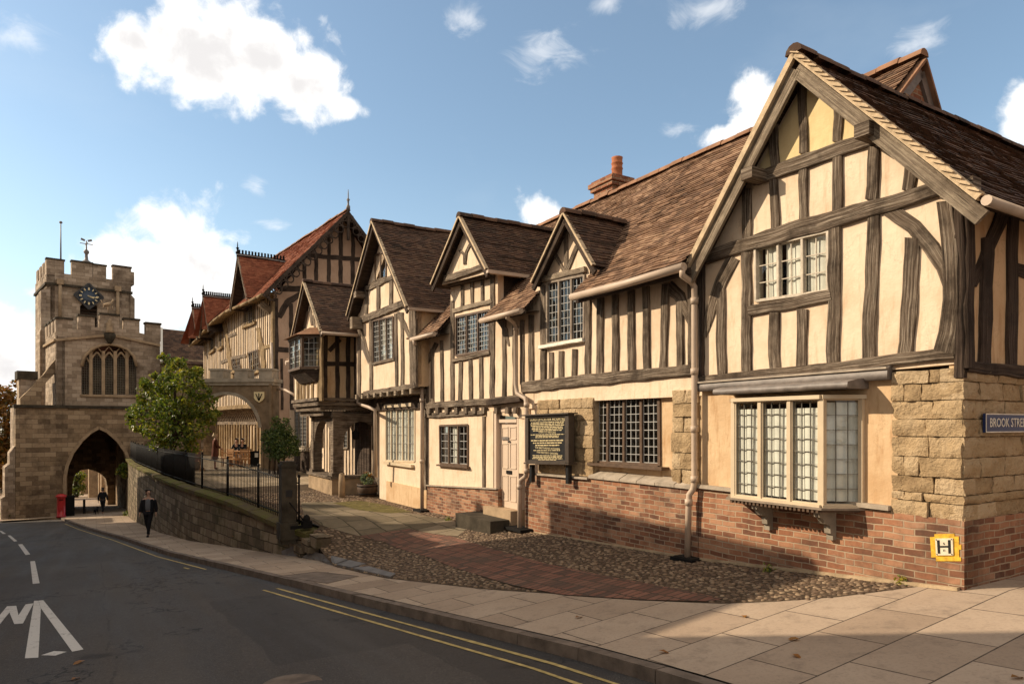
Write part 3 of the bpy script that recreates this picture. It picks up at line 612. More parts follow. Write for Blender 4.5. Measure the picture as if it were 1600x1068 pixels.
def m_slabs():
    m, nt, p = new_mat('paving_slabs', 0.88, 0.2); P = pos(nt); U = uvn(nt)
    sp = nd(nt, 'ShaderNodeSeparateXYZ', {0: U}); V = nd(nt, 'ShaderNodeCombineXYZ', {0: sp.outputs[1], 1: sp.outputs[0]}).outputs[0]
    b = nd(nt, 'ShaderNodeTexBrick', {'Vector': V, 'Color1': (0, 0, 0, 1), 'Color2': (1, 1, 1, 1), 'Mortar': (0.5, 0.5, 0.5, 1), 'Scale': 1.0, 'Mortar Size': 0.007, 'Mortar Smooth': 0.1, 'Bias': 0.0, 'Brick Width': 0.9, 'Row Height': 0.62})
    b.offset = 0.43
    n1 = noi(nt, P, 1.1, 6, 0.65); n2 = noi(nt, P, 34, 5, 0.75); n3 = noi(nt, P, 5.0, 6, 0.7)
    f = mth(nt, 'ADD', mth(nt, 'MULTIPLY', b.outputs[0], 0.45), mth(nt, 'MULTIPLY', n1, 0.6))
    c = rmp(nt, f, [(0.2, (0.245, 0.18, 0.13)), (0.5, (0.345, 0.26, 0.19)), (0.85, (0.435, 0.34, 0.255))])
    c = mix(nt, nd(nt, 'ShaderNodeMapRange', {'Value': n3, 'From Min': 0.52, 'From Max': 0.72, 'To Max': 0.45}).outputs[0], c, (0.13, 0.10, 0.078))
    c = mix(nt, nd(nt, 'ShaderNodeMapRange', {'Value': n2, 'From Min': 0.5, 'From Max': 0.75, 'To Max': 0.45}).outputs[0], c, (0.12, 0.092, 0.07))
    c = mix(nt, mth(nt, 'MULTIPLY', b.outputs[1], mth(nt, 'ADD', 0.55, mth(nt, 'MULTIPLY', n3, 0.6)), clamp=True), c, (0.035, 0.026, 0.02))
    lk(nt, c, p.inputs['Base Color'])
    lk(nt, bmp(nt, mth(nt, 'ADD', mth(nt, 'SUBTRACT', 1.0, b.outputs[1]), mth(nt, 'MULTIPLY', n2, 0.4)), 0.5, 0.008), p.inputs['Normal']); return m
MT['slabs'] = m_slabs()
MT['kerb'] = m_plain('kerb_granite', (0.15, 0.115, 0.09), 0.85, 0.25, 0.35, bump=0.5, bsc=30, sc=5)
def m_cob():
    m, nt, p = new_mat('cobblestone', 0.75, 0.3); r = rnd(nt); P = pos(nt); n1 = noi(nt, P, 0.8, 4, 0.6); n2 = noi(nt, P, 40, 4, 0.7)
    c = rmp(nt, r, [(0.0, (0.07, 0.045, 0.03)), (0.4, (0.14, 0.09, 0.056)), (0.75, (0.215, 0.145, 0.09)), (1.0, (0.33, 0.24, 0.155))])
    c = mix(nt, nd(nt, 'ShaderNodeMapRange', {'Value': n2, 'From Min': 0.5, 'From Max': 0.75, 'To Max': 0.4}).outputs[0], c, (0.10, 0.07, 0.045))
    c = mix(nt, nd(nt, 'ShaderNodeMapRange', {'Value': n1, 'From Min': 0.5, 'From Max': 0.7, 'To Max': 0.45}).outputs[0], c, (0.15, 0.10, 0.065))
    lk(nt, c, p.inputs['Base Color']); return m
MT['cobble'] = m_cob()
MT['bed'] = m_plain('cobble_bed', (0.075, 0.053, 0.035), 0.95, 0.1, 0.4, bump=0.8, bsc=25)
MT['moss'] = m_plain('moss', (0.115, 0.095, 0.035), 0.95, 0.1, 0.4, bump=0.8, bsc=35)
MT['flags'] = m_brick('courtyard_flags', 0.8, 0.55, 0.02, ((0.11, 0.085, 0.055), (0.16, 0.125, 0.08), (0.21, 0.165, 0.11)), None, (0.06, 0.05, 0.03), soot=(0.085, 0.07, 0.04), sootf=0.6, warp=0.06, bump=0.6)
MT['path_brick'] = m_brick('path_bricks', 0.115, 0.23, 0.012, ((0.075, 0.055, 0.046), (0.13, 0.068, 0.048), (0.19, 0.085, 0.058), (0.23, 0.11, 0.075)), None, (0.07, 0.052, 0.038), warp=0.02, bump=1.0, soot=(0.10, 0.075, 0.055), sootf=0.5, sootsc=0.9)
MT['slate_slab'] = m_plain('slate_slab', (0.15, 0.14, 0.135), 0.75, 0.3, 0.25, bump=0.3, sc=4)
def m_worn(name, col, lo):
    m, nt, p = new_mat(name, 0.8, 0.25); P = pos(nt); n1 = noi(nt, P, 5, 6, 0.7); n2 = noi(nt, P, 48, 4, 0.8)
    w = mth(nt, 'ADD', mth(nt, 'MULTIPLY', n1, 0.6), mth(nt, 'MULTIPLY', n2, 0.5)); c = mix(nt, n1, tuple(x * .8 for x in col), col)
    lk(nt, mix(nt, nd(nt, 'ShaderNodeMapRange', {'Value': w, 'From Min': lo, 'From Max': lo + 0.08, 'To Max': 0.85}).outputs[0], c, (0.06, 0.052, 0.046)), p.inputs['Base Color']); lk(nt, bmp(nt, n2, 0.5, 0.01), p.inputs['Normal']); return m
MT['road_white'] = m_worn('road_paint_white', (0.60, 0.57, 0.53), 0.60)
MT['road_yellow'] = m_plain('road_paint_yellow', (0.40, 0.30, 0.12), 0.8, 0.2, 0.35, sc=9, bump=0.4, bsc=60)

MT['soil_bed'] = MT['bed']
# big ground sheet under everything, out to the horizon
mb = MB(); SS = [-700, -200, -60, -20, 0, 20, 40, 62, 90, 150, 300, 900]; VV = [-900, -300, -100, -40, -20, -8, 0, 12, 40, 100, 300, 900]
for a, b in zip(SS, SS[1:]):
    for c, d in zip(VV, VV[1:]):
        q = [(a, c), (a, d), (b, d), (b, c)]; P = [SV(s, v, min(-1.62, max(zr(s), -12)) - 0.75 - (0 if s <= 62 else 0)) for s, v in q]
        if (P[1] - P[0]).cross(P[2] - P[0]).z < 0: P.reverse()
        mb.face(P)
kind(mb.build('ground', 'soil_bed'))
kind(sheet('road', frange(-14, 96, 1.0), lambda s: (vk(s) + 0.0, vk(s) + 11.5 + sstep(48, 60, s) * 6), 8, lambda s, v: zr(s) - 0.11, 'asphalt'))
kind(sheet('pavement', frange(3.4, 52.6, 0.4), lambda s: (vb(s) - 0.05, vk(s) - 0.14), 6, zpav, 'slabs'))
kind(sheet('brook_street_pavement', frange(-14, 3.4, 0.6), lambda s: (vb(3.4) - 0.05, vk(s) - 0.14), 6, zpav, 'slabs'))
kind(sheet('side_street', frange(-14, 3.4, 0.6), lambda s: (-30, vb(3.4) - 0.05), 10, zpav, 'slabs'))
kind(sheet('lane', frange(52.6, 112, 1.5), lambda s: (-9, 5.2), 8, lambda s, v: zr(s) + 0.0, 'slabs'))
# kerb stones
mb = MB(); s = -13.0
while s < 52.4:
    L = random.uniform(0.8, 0.98); e = min(s + L - 0.012, 52.6); j = random.uniform(-.006, .006)
    q = [(s, vk(s) - 0.145), (e, vk(e) - 0.145), (e, vk(e)), (s, vk(s))]
    bt = [SV(a, b, zr(a) - 0.3) for a, b in q]; tp = [SV(a, b + (0.004 if i < 2 else -0.012), zr(a) + 0.002 + j) for i, (a, b) in enumerate(q)]
    if (bt[1] - bt[0]).cross(bt[2] - bt[0]).z < 0: bt.reverse(); tp.reverse()
    mb.hexa(bt, tp); s += L
kind(mb.build('kerb', 'kerb'))
mb = MB()
for (s0, v0), (s1, v1) in zip([(52.6, 1.95), (53.0, 3.6), (54.0, 5.2), (58, 5.6)], [(53.0, 3.6), (54.0, 5.2), (58, 5.6), (96, 5.6)]):
    mb.bar(SV(s0, v0, zr(s0) - 0.09), SV(s1, v1, zr(s1) - 0.09), Z, 0.2, 0.16)
kind(mb.build('far_kerb', 'stone_plain'))
# courtyard bed of the cobbles
kind(sheet('courtyard', frange(3.42, 52, 0.4), lambda s: ((VF - (4.0 if s > 20 else 0.25)) if s > 20 else VF - 0.25, vb(s) - (0.0 if s < 15.2 else 0.3)), 10, zc, 'bed', dz=0.003))
# painted regions of the courtyard, each a sheet a few millimetres up, outlined on the ground
def ground_patch(name, pix, mat, dz, n=18):
    """fills an outline (pixels on the ground) with a fine sheet that follows the ground"""
    pts = [gp(*p) for p in pix]; q = [(p.dot(D), p.dot(N)) for p in pts]
    tris = tessellate_polygon([[Vector((a, b, 0)) for a, b in q]]); mb = MB()
    def sub(a, b, c, k):
        L = max((Vector(a) - Vector(b)).length, (Vector(b) - Vector(c)).length, (Vector(a) - Vector(c)).length)
        if k == 0 or L < 0.45:
            T = [(a, b, c)]
            for t in T:
                P = [SV(s, v, gz(*(SV(s, v, 0).xy)) + dz) for s, v in t]; U = list(t)
                if (P[1] - P[0]).cross(P[2] - P[0]).z < 0: P.reverse(); U.reverse()
                mb.face(P, U, r=0.5)
            return
        def mid(p, q): return ((p[0] + q[0]) / 2, (p[1] + q[1]) / 2)
        ab, bc, ca = mid(a, b), mid(b, c), mid(c, a)
        sub(a, ab, ca, k - 1); sub(ab, b, bc, k - 1); sub(ca, bc, c, k - 1); sub(ab, bc, ca, k - 1)
    for t in tris: sub(*(q[i] for i in t), 5)
    return mb.build(name, mat), q
path_px = [(1110, 941), (1000, 938), (880, 930), (800, 915), (715, 889), (660, 868), (600, 846), (560, 838), (640, 826), (705, 838), (770, 858), (850, 880), (960, 903), (1060, 922), (1130, 936)]
o, path_q = ground_patch('brick_path', path_px, 'path_brick', 0.012); kind(o)
flag_px = [(600, 846), (555, 836), (500, 820), (475, 806), (470, 785), (520, 784), (585, 792), (700, 812), (735, 822), (715, 838), (640, 826)]
o, flag_q = ground_patch('flagstones', flag_px, 'flags', 0.010); kind(o)
def inpoly(x, y, q):
    c = False
    for (x0, y0), (x1, y1) in zip(q, q[1:] + q[:1]):
        if (y0 > y) != (y1 > y) and x < (x1 - x0) * (y - y0) / (y1 - y0) + x0: c = not c
    return c
# cobbles, each a low stone set in the bed
mb = MB(); st = 0.082
s = 3.5
while s < 23.5:
    v = VF + 0.02; st = 0.066 if s < 12 else 0.085
    while v < vb(s) - 0.02:
        a = s + random.uniform(-.024, .024); b = v + random.uniform(-.024, .024)
        if not inpoly(a, b, path_q) and not inpoly(a, b, flag_q) and b < vb(a) - 0.03 and not (a > 15.3 and b > vb(a) - 0.5):
            c = SV(a, b, zc(a, b)); rx = st * random.uniform(.40, .66); ry = st * random.uniform(.32, .52); h = random.uniform(.006, .018); t = random.random() * 3.14
            i0 = len(mb.v); k = 7; r = random.random()
            ph = random.random() * 6
            for ring, (f, zz) in enumerate(((1.0, -0.02), (0.9, h * 0.55), (0.5, h * 0.95))):
                for i in range(k):
                    an = 2 * math.pi * i / k; jj = 1 + 0.12 * math.sin(2 * an + ph)
                    x, y = math.cos(an) * rx * f * jj, math.sin(an) * ry * f * jj
                    mb.v.append(c + D * (x * math.cos(t) - y * math.sin(t)) + N * (x * math.sin(t) + y * math.cos(t)) + Z * zz)
            mb.v.append(c + Z * h)
            def ff(idx): mb.f.append(idx); mb.uv.append([(0, 0)] * len(idx)); mb.r.append(r); mb.m.append(0); mb.sm.append(True)
            for i in range(k):
                j = (i + 1) % k
                for g_ in (0, 1):
                    q = (i0 + g_ * k + j, i0 + g_ * k + i, i0 + (g_ + 1) * k + i, i0 + (g_ + 1) * k + j); ff(q)
                ff((i0 + 2 * k + j, i0 + 2 * k + i, i0 + 3 * k))
        v += st
    s += st
kind(mb.build('cobbles', 'cobble'), 'stuff')
MT['terrace'] = m_brick('terrace_paving', 0.9, 0.6, 0.012, ((0.22, 0.17, 0.115), (0.29, 0.23, 0.155), (0.35, 0.28, 0.20)), None, (0.14, 0.10, 0.065), warp=0.02, bump=0.4)
kind(sheet('terrace', frange(25.5, 50, 0.5), lambda s: (VF - 3.5, vb(s) - 0.55), 8, zc, 'terrace', dz=0.006))
# slabs of slate along the cobbles' lower edge
mb = MB()
for quad in ([(440, 862), (466, 868), (487, 863), (458, 855)], [(473, 871), (500, 876), (515, 870), (490, 863)], [(502, 877), (524, 882), (543, 876), (519, 870)], [(526, 883), (549, 888), (571, 882), (546, 876)], [(551, 889), (610, 903), (618, 898), (576, 886)]):
    P = [gp(*p) for p in quad]
    if (P[1] - P[0]).cross(P[2] - P[0]).z < 0: P.reverse()
    mb.hexa([p - Z * 0.1 for p in P], [p + Z * (0.025 + random.uniform(0, .01)) for p in P])
kind(mb.build('slate_edging', 'slate_slab'))

# ------------------------------------------------------------------ road markings
def zroad(x, y): return zr(x * D.x + y * D.y) - 0.11
def marking(polys, label, cat, group, mat, name, dz=0.005):
    mb = MB()
    for poly in polys:
        P = [gp(px, py, zroad) for px, py in poly]
        tris = tessellate_polygon([[Vector((p.x, p.y, 0)) for p in P]])
        for t in tris:
            T = [P[i] + Z * dz for i in t]
            if (T[1] - T[0]).cross(T[2] - T[0]).z < 0: T.reverse()
            mb.face(T)
    return tag(mb.build(name, mat), label, cat, group)
def c6(pts): return [(x / 3.8125, 780 + y / 3.8125) for x, y in pts]
marking([c6([(203, 603), (228, 603), (243, 648), (236, 800), (228, 942), (148, 946), (176, 770)])], 'thick white painted bar, the steep left leg of the A shape on the asphalt', 'road marking', 'zigzag road marking', 'road_white', 'painted_line')
marking([c6([(229, 602), (258, 600), (497, 893), (430, 907), (244, 648)])], 'white painted bar slanting to the lower right, right leg of the A shape', 'road marking', 'zigzag road marking', 'road_white', 'painted_line')
marking([c6([(245, 928), (322, 903), (398, 907), (330, 930)])], 'short white painted lozenge low between the two painted bars', 'road marking', 'zigzag road marking', 'road_white', 'painted_line')
marking([c6([(-120, 800), (-60, 745), (0, 687), (42, 636), (97, 633), (110, 690)] + [(152, 625), (200, 618), (137, 738), (85, 742), (56, 672), (0, 742), (-60, 800)])], 'white painted zigzag reaching the left edge beside the A shape', 'road marking', 'zigzag road marking', 'road_white', 'painted_line')
for lab, q in (('nearest white centre dash of the road, just above the zigzag', [(180, 368), (208, 366), (236, 498), (195, 502)]), ('second white centre dash up the road from the zigzag', [(108, 267), (133, 265), (180, 326), (152, 330)]),
               ('third white centre dash, smaller, farther along the road', [(45, 214), (62, 213), (103, 247), (84, 250)]), ('farthest white centre dash at the left edge of the road', [(-8, 184), (10, 187), (36, 203), (18, 205)])):
    marking([c6(q)], lab, 'road marking', 'white dashes along the road centre', 'road_white', 'centre_dash')
for off, lab in ((0.24, 'nearer the kerb'), (0.46, 'farther from the kerb')):
    for s0, s1, wh in ((1.5, 11.9, 'near length of the yellow painted line '), (15.5 + off * 2, 46 if off < .3 else 16.8, 'far length of the yellow painted line ')):
        mb = MB(); s = s0
        while s < s1:
            e = s + 0.4; w0, w1 = (0.025 + 0.012 * noise.noise(Vector((x * 2, off * 9, 0))) for x in (s, e))
            P = [SV(a, vk(a) + off + b, zr(a) - 0.105) for a, b in ((s, -w0), (e, -w1), (e, w1), (s, w0))]
            if (P[1] - P[0]).cross(P[2] - P[0]).z < 0: P.reverse()
            mb.face(P); s = e
        tag(mb.build('yellow_line', 'road_yellow'), wh + lab, 'road marking', 'double yellow lines by the kerb')
# leaves lying about
for i, (px, py) in enumerate([(123, 1036), (119, 1061), (1245, 1027), (1038, 1020), (1163, 964), (364, 838), (1590, 1060), (905, 965), (1240, 1000)]):
    p = gp(px, py) + Z * 0.012; t = random.random() * 6; L = 0.05 if i else 0.06; a = Vector((math.cos(t), math.sin(t), 0.1)); b = Vector((-math.sin(t), math.cos(t), -0.05)); mb = MB()
    mb.grid([[p - a * L, p - a * L * .9], [p - a * L * .4 - b * L * .5, p - a * L * .4 + b * L * .5 + Z * .012], [p + a * L * .3 - b * L * .55 + Z * .01, p + a * L * .3 + b * L * .5 + Z * .015], [p + a * L - b * .002, p + a * L + b * .002]], smooth=False, r=0.5 + 0.5 * random.random())
    lab = ['dry leaf on the road below the painted A', 'dry leaf on the road near the bottom edge, under the other', 'curled brown leaf on the sunlit slabs in front of the bay window', 'brown leaf on the slabs near the kerb', 'small leaf at the edge of the sunlit strip of slabs', 'dark leaf on the pavement between woman and railing', 'long dry leaf at the lower right corner of the pavement', 'small leaf on the pavement near the yellow lines', 'small leaf on the shaded slabs below the hydrant plate'][i]
    tag(mb.build('fallen_leaf', 'leaf_autumn'), lab, 'leaf', 'fallen leaves on the ground')
# a service cover let into the pavement, and a manhole in the road
mb = MB(); P = [gp(*p) for p in ((437, 900), (495, 893), (560, 900), (512, 911))]
if (P[1] - P[0]).cross(P[2] - P[0]).z < 0: P.reverse()
mb.face([p + Z * 0.005 for p in P]); c = sum(P, Vector()) / 4
for i in range(4): mb.bar(P[i] + Z * .006, P[(i + 1) % 4] + Z * .006, Z, 0.008, 0.02)
tag(mb.build('service_cover', 'kerb'), 'flat metal service cover let into the pavement before the railing', 'cover')
mb = MB(); c = gp(456, 1070, zroad); mb.lathe(c + Z * -.02, [(0.0, 0.0), (0.26, 0.0), (0.26, 0.028), (0.22, 0.024), (0.0, 0.024)], 24)
tag(mb.build('manhole_cover', 'kerb'), 'round worn manhole cover in the road at the bottom edge', 'manhole cover')
# ------------------------------------------------------------------ shared house parts
S = Frame((4.46, 6.75), (0.854, 0.52), (0.52, -0.854))      # the Brook Street side of the near corner
def gable_roof(parent, fr, L, A, Rr, vf, bL, bA, bR, mat='tile_dark', left=True, right=True, gauge=0.088, tw=0.16, board='timber_dark', boardr=None, soffit=0.32, mort=0.085, bh=0.105, mmat='mortar', sag=0.02, rmat=None):
    """roof over a gable: L, A, Rr are left eave, apex, right eave as (u, z) at the verge plane vf; bL, bA, bR how far back each runs"""
    W = fr.W; mb = MB()
    if right: tiles(mb, W(Rr[0], vf, Rr[1]), W(Rr[0], bR, Rr[1]), W(A[0], bA, A[1]), W(A[0], vf, A[1]), gauge, tw, sag=sag)
    if left: tiles(mb, W(L[0], vf, L[1]), W(L[0], bL, L[1]), W(A[0], bA, A[1]), W(A[0], vf, A[1]), gauge, tw, sag=sag)
    rf = mb.build('roof', mat, parent)
    mb = MB(); ridge(mb, W(A[0], vf + .02, A[1] + .035), W(A[0], bA, A[1] + .035)); mb.build('ridge_tiles', rmat or mat, rf)
    mb = MB()
    for e in (L, Rr):
        mb.bar(W(e[0], vf - .02, e[1]), W(A[0], vf - .02, A[1]), fr.n, 0.08, mort * .5); 
    mb.build('verge_mortar', mmat, rf)
    for k, e in enumerate((L, Rr)):
        mb = MB(); dz = Z * -(0.04 + mort * .5 + bh * .5); mb.bar(W(e[0], vf - .05, e[1]) + dz, W(A[0], vf - .05, A[1]) + dz, fr.n, 0.045, bh); mb.build('bargeboard', boardr or board, rf)
    mb = MB()
    for e in (L, Rr):
        mb.face([W(e[0], vf - .03, e[1] - .07), W(e[0], vf - soffit - .45, e[1] - .07), W(A[0], vf - soffit - .45, A[1] - .07), W(A[0], vf - .03, A[1] - .07)])
    mb.build('soffit', 'timber_dark', rf)
    return rf
def rough_block(mb, fr, u0, u1, z0, z1, v0, v1, bev=0.03, amp=0.022):
    bev *= .25; amp *= 1.1; nu = max(4, int((u1 - u0) / 0.035)); nz = max(4, int((z1 - z0) / 0.035)); rows = []; sd = random.random() * 90; r = random.random()
    for j in range(-1, nz + 2):
        row = []
        for i in range(-1, nu + 2):
            a, b = min(1, max(0, i / nu)), min(1, max(0, j / nz)); ed = i < 0 or i > nu or j < 0 or j > nz
            u, z = lerp(u0, u1, a), lerp(z0, z1, b)
            if ed: v = v0
            else:
                d = min(a * (u1 - u0), (1 - a) * (u1 - u0), b * (z1 - z0), (1 - b) * (z1 - z0))
                v = v1 - bev * (1 - min(1, d / (bev * 1.4))) ** 2 + amp * noise.noise(Vector((u * 6 + sd, z * 6, sd))) + amp * .7 * noise.noise(Vector((u * 15 + sd, z * 22, sd))) - amp * 1.1 * max(0, noise.noise(Vector((u * 26, z * 30, sd))) - .25)
                u += 0.008 * noise.noise(Vector((z * 9, sd, u * 9))); z += 0.008 * noise.noise(Vector((u * 9, z * 5, sd)))
            row.append(fr.W(u, v, z))
        rows.append(row)
    mb.grid([q[1:-1] for q in rows[1:-1]], False, 0, r, True)
    a, b = rows[0], rows[1]; c, d = rows[-1], rows[-2]
    for i in range(1, len(a) - 2):
        mb.face([a[i], a[i + 1], b[i + 1], b[i]], r=r); mb.face([d[i], d[i + 1], c[i + 1], c[i]], r=r)
    for j in range(1, len(rows) - 2):
        mb.face([rows[j][0], rows[j][1], rows[j + 1][1], rows[j + 1][0]], r=r); mb.face([rows[j][-2], rows[j][-1], rows[j + 1][-1], rows[j + 1][-2]], r=r)
def stone_pier(parent, fr, u0, u1, zs, v0, v1, lo=0.28, hi=0.6, name='stone_pier', amp=0.022):
    mb = MB()
    for z0, z1 in zip(zs, zs[1:]):
        u = u0
        while u < u1 - 0.02:
            e = u + random.uniform(lo, hi)
            if u1 - e < lo * .7: e = u1
            g = 0.006; rough_block(mb, fr, u + g, min(e, u1) - g, z0 + g, z1 - g, v0, v1 + random.uniform(-.012, .015), amp=amp); u = e
    return mb.build(name, 'stone', parent)
def pipe(parent, pts, rad=0.045, name='downpipe', mat='pipe', collars=()):
    mb = MB(); mb.tube(pts, rad, 10)
    for c, ax in collars:
        c = Vector(c); ax = Vector(ax).normalized(); mb.tube([c - ax * .045, c + ax * .045], rad * 1.28, 10)
    return mb.build(name, mat, parent)
def studs(fr, parent, lst, v=0.0, mat='timber', th=0.035, name='timber_stud'):
    for x0, y0, x1, y1, w in lst: timber(fr, [(x0, y0), (x1, y1)], w, parent, name, mat, v, th)
W = F.W

# ================================================================== the near gabled house on the corner
h1 = thing('timber_framed_house', 'near timber framed house at the street corner with a tall gable and a bay window', 'house', W(1.7, 0, -1.75))
upq = uzq(F, [(1181, 388), (1295, 361), (1295, 455), (1182, 471)])
mb = MB(); F.slab(mb, [(3.40, 0.52), (-0.02, 0.60), (-0.02, 2.30), (1.664, 4.28), (3.40, 2.28)], -0.14, 0.0, [upq]); mb.build('wall', 'plaster', h1)
ya = F.uz(1186, 276); yb = F.uz(1360, 219)
mb = MB(); F.slab(mb, [(ya[0] + .1, ya[1]), (yb[0] - .12, yb[1]), (1.664, 4.26)], -0.02, 0.004); mb.build('gable_panel', 'plaster_yellow', h1)
BU0, BU1, BZ0, BZ1 = 1.05, 2.76, -0.90, 0.30
mb = MB(); F.slab(mb, [(3.40, -1.02), (0.64, -1.02), (0.64, 0.52), (3.40, 0.52)], -0.14, 0.012, [[(BU1 - .12, BZ0 + .05), (BU0 + .12, BZ0 + .05), (BU0 + .12, BZ1 - .05), (BU1 - .12, BZ1 - .05)]]); mb.build('lower_wall', 'plaster_orange', h1)
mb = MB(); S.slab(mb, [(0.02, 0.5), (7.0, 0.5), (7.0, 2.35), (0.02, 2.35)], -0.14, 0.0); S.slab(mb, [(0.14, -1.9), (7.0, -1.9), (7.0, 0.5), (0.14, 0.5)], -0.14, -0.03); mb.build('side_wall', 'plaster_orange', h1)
mb = MB(); F.slab(mb, [(0.03, -1.9), (.68, -1.9), (.68, .55), (.03, .55)], -.2, -.03); mb.build('joint_backing', 'joint', h1)
mb = MB(); F.slab(mb, [(3.4, -2.2), (0, -2.2), (0, 2.2), (1.664, 4.2), (3.4, 2.2)], -7.0, -6.9); mb.face([W(3.4, -.05, -2.2), W(3.4, -6.95, -2.2), W(3.4, -6.95, 2.2), W(3.4, -.05, 2.2)]); mb.build('rear_wall', 'plaster', h1)
# bressumer, tie, collar, plates
timber(F, [(1089, 597), (1190, 586), (1300, 575), (1400, 562), (1494, 552)], [17, 16, 18, 18, 19], h1, 'bressumer_beam', th=.05, wob=.12)
timber(F, [(1104, 404), (1150, 388), (1186, 378), (1240, 362), (1300, 344), (1400, 316), (1484, 290)], [18, 20, 24, 27, 26, 24, 22], h1, 'tie_beam', th=.055, wob=.12)
timber(F, [(1176, 282), (1230, 263), (1300, 238), (1372, 214)], [17, 21, 22, 20], h1, 'collar_beam', th=.05, wob=.12)
studs(F, h1, [(1208, 192, 1213, 260, 14), (1254, 118, 1257, 240, 13), (1311, 165, 1309, 222, 14), (1169, 295, 1169, 385, 14), (1210, 280, 1213, 360, 13), (1257, 262, 1257, 345, 13),
              (1310, 244, 1310, 332, 15), (1367, 230, 1363, 312, 18), (1424, 258, 1420, 298, 18), (1127, 450, 1129, 586, 13), (1168, 394, 1168, 580, 15), (1306, 352, 1303, 570, 19),
              (1211, 488, 1212, 576, 16), (1256, 483, 1253, 572, 16), (1367, 333, 1358, 563, 20), (1427, 372, 1416, 556, 23)])
timber(F, [(1172, 486), (1240, 474), (1301, 462)], [16, 17, 18], h1, 'window_sill_beam', th=.05, wob=.12)
timber(F, [(1147, 402), (1128, 440), (1112, 480), (1101, 526)], [20, 19, 16, 7], h1, 'timber_brace', wob=.05)
timber(F, [(1388, 326), (1428, 354), (1456, 386), (1474, 420), (1480, 452)], [24, 25, 25, 20, 8], h1, 'timber_brace', wob=.05)
timber(F, [(1480, 316), (1489, 400), (1490, 470), (1486, 520), (1480, 550)], [26, 28, 26, 30, 38], h1, 'corner_post', th=.06, wob=.1)
timber(F, [(1501, 322), (1503, 450), (1501, 590)], [15, 14, 15], h1, 'corner_post', 'timber_dark', th=.055, wob=.12)
timber(F, [(1097, 415), (1096, 592)], 11, h1, 'corner_post', 'timber_dark', th=.05)
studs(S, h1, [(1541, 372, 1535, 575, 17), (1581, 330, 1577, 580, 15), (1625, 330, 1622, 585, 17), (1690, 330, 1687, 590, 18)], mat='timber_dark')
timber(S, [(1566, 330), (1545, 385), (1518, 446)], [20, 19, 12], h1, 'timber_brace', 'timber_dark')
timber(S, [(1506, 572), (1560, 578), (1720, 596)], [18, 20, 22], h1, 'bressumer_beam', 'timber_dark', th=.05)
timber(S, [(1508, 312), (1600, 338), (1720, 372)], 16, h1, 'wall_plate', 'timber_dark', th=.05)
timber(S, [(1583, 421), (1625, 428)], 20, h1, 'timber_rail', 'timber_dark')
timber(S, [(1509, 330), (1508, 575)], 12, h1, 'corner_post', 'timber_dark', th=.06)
# upper window
window(F, upq, 3, 2, 3, h1, 0.0, 'upper_window', 'window_cream', 'window_cream', 'glass', [(0.10, 0.33, .03, .97), (0.40, 0.66, .03, .97), (0.69, 0.99, .03, .97)], fw=.03, mw=.03, lw=.012, cdepth=.06)
# stone quoins, side stone, brick base
zs = [-0.96, -0.80, -0.71, -0.54, -0.34, -0.13, 0.05, 0.24, 0.42, 0.56]
mb = MB()
for i, (z0, z1) in enumerate(zip(zs, zs[1:])):
    c0 = [0.30, 0.36, .26, .40, .30, .33, .27, .38, .3][i]; g = .005
    rough_block(mb, F, -0.01 if i else -.03, c0, z0 + g, z1 - g, -.22, .045 + random.uniform(-.01, .02), bev=.05, amp=.03)
    if c0 < .34: rough_block(mb, F, c0 + .015, .69, z0 + g, z1 - g, -.2, .04 + random.uniform(-.01, .02), bev=.04, amp=.03)
    else: rough_block(mb, F, c0 + .015, .56, z0 + g, z1 - g, -.2, .04, bev=.04, amp=.03); rough_block(mb, F, .575, .70, z0 + g, z1 - g, -.2, .035, bev=.03)
    u = .21 + .08 * (i % 2)
    rough_block(mb, S, -.035, u, z0 + g, z1 - g, -.2, .03, bev=.05, amp=.03)
    while u < 6.9:
        e = u + random.uniform(.35, .7); rough_block(mb, S, u + g * 2, e - g, z0 + g, z1 - g, -.15, .02 + random.uniform(-.01, .02), bev=.035); u = e
mb.build('stone_quoin', 'stone', h1)
mb = MB(); F.slab(mb, [(-0.035, -2.1), (-0.035, -0.955), (3.42, -0.905), (3.42, -2.3)], -.2, .055); S.slab(mb, [(-.05, -2.1), (7, -2.1), (7, -.955), (-.05, -.955)], -.2, .035); mb.build('brick_base', 'brick', h1)
mb = MB(); mb.bar(W(0.0, .075, -1.665), W(3.4, .075, -1.94), F.n, .07, .12); S_ = S.W; mb.bar(S_(0, .055, -1.67), S_(6, .055, -1.72), S.n, .06, .1); mb.build('mortar_fillet', 'joint', h1)
for q0, q1, z0 in ((.69, 1.18, -.9), (2.62, 3.40, -.88)): mb = MB(); mb.bar(W(q0, .05, z0), W(q1, .05, z0 + .005), F.n, .11, .05); mb.build('lead_sill', 'sill', h1)
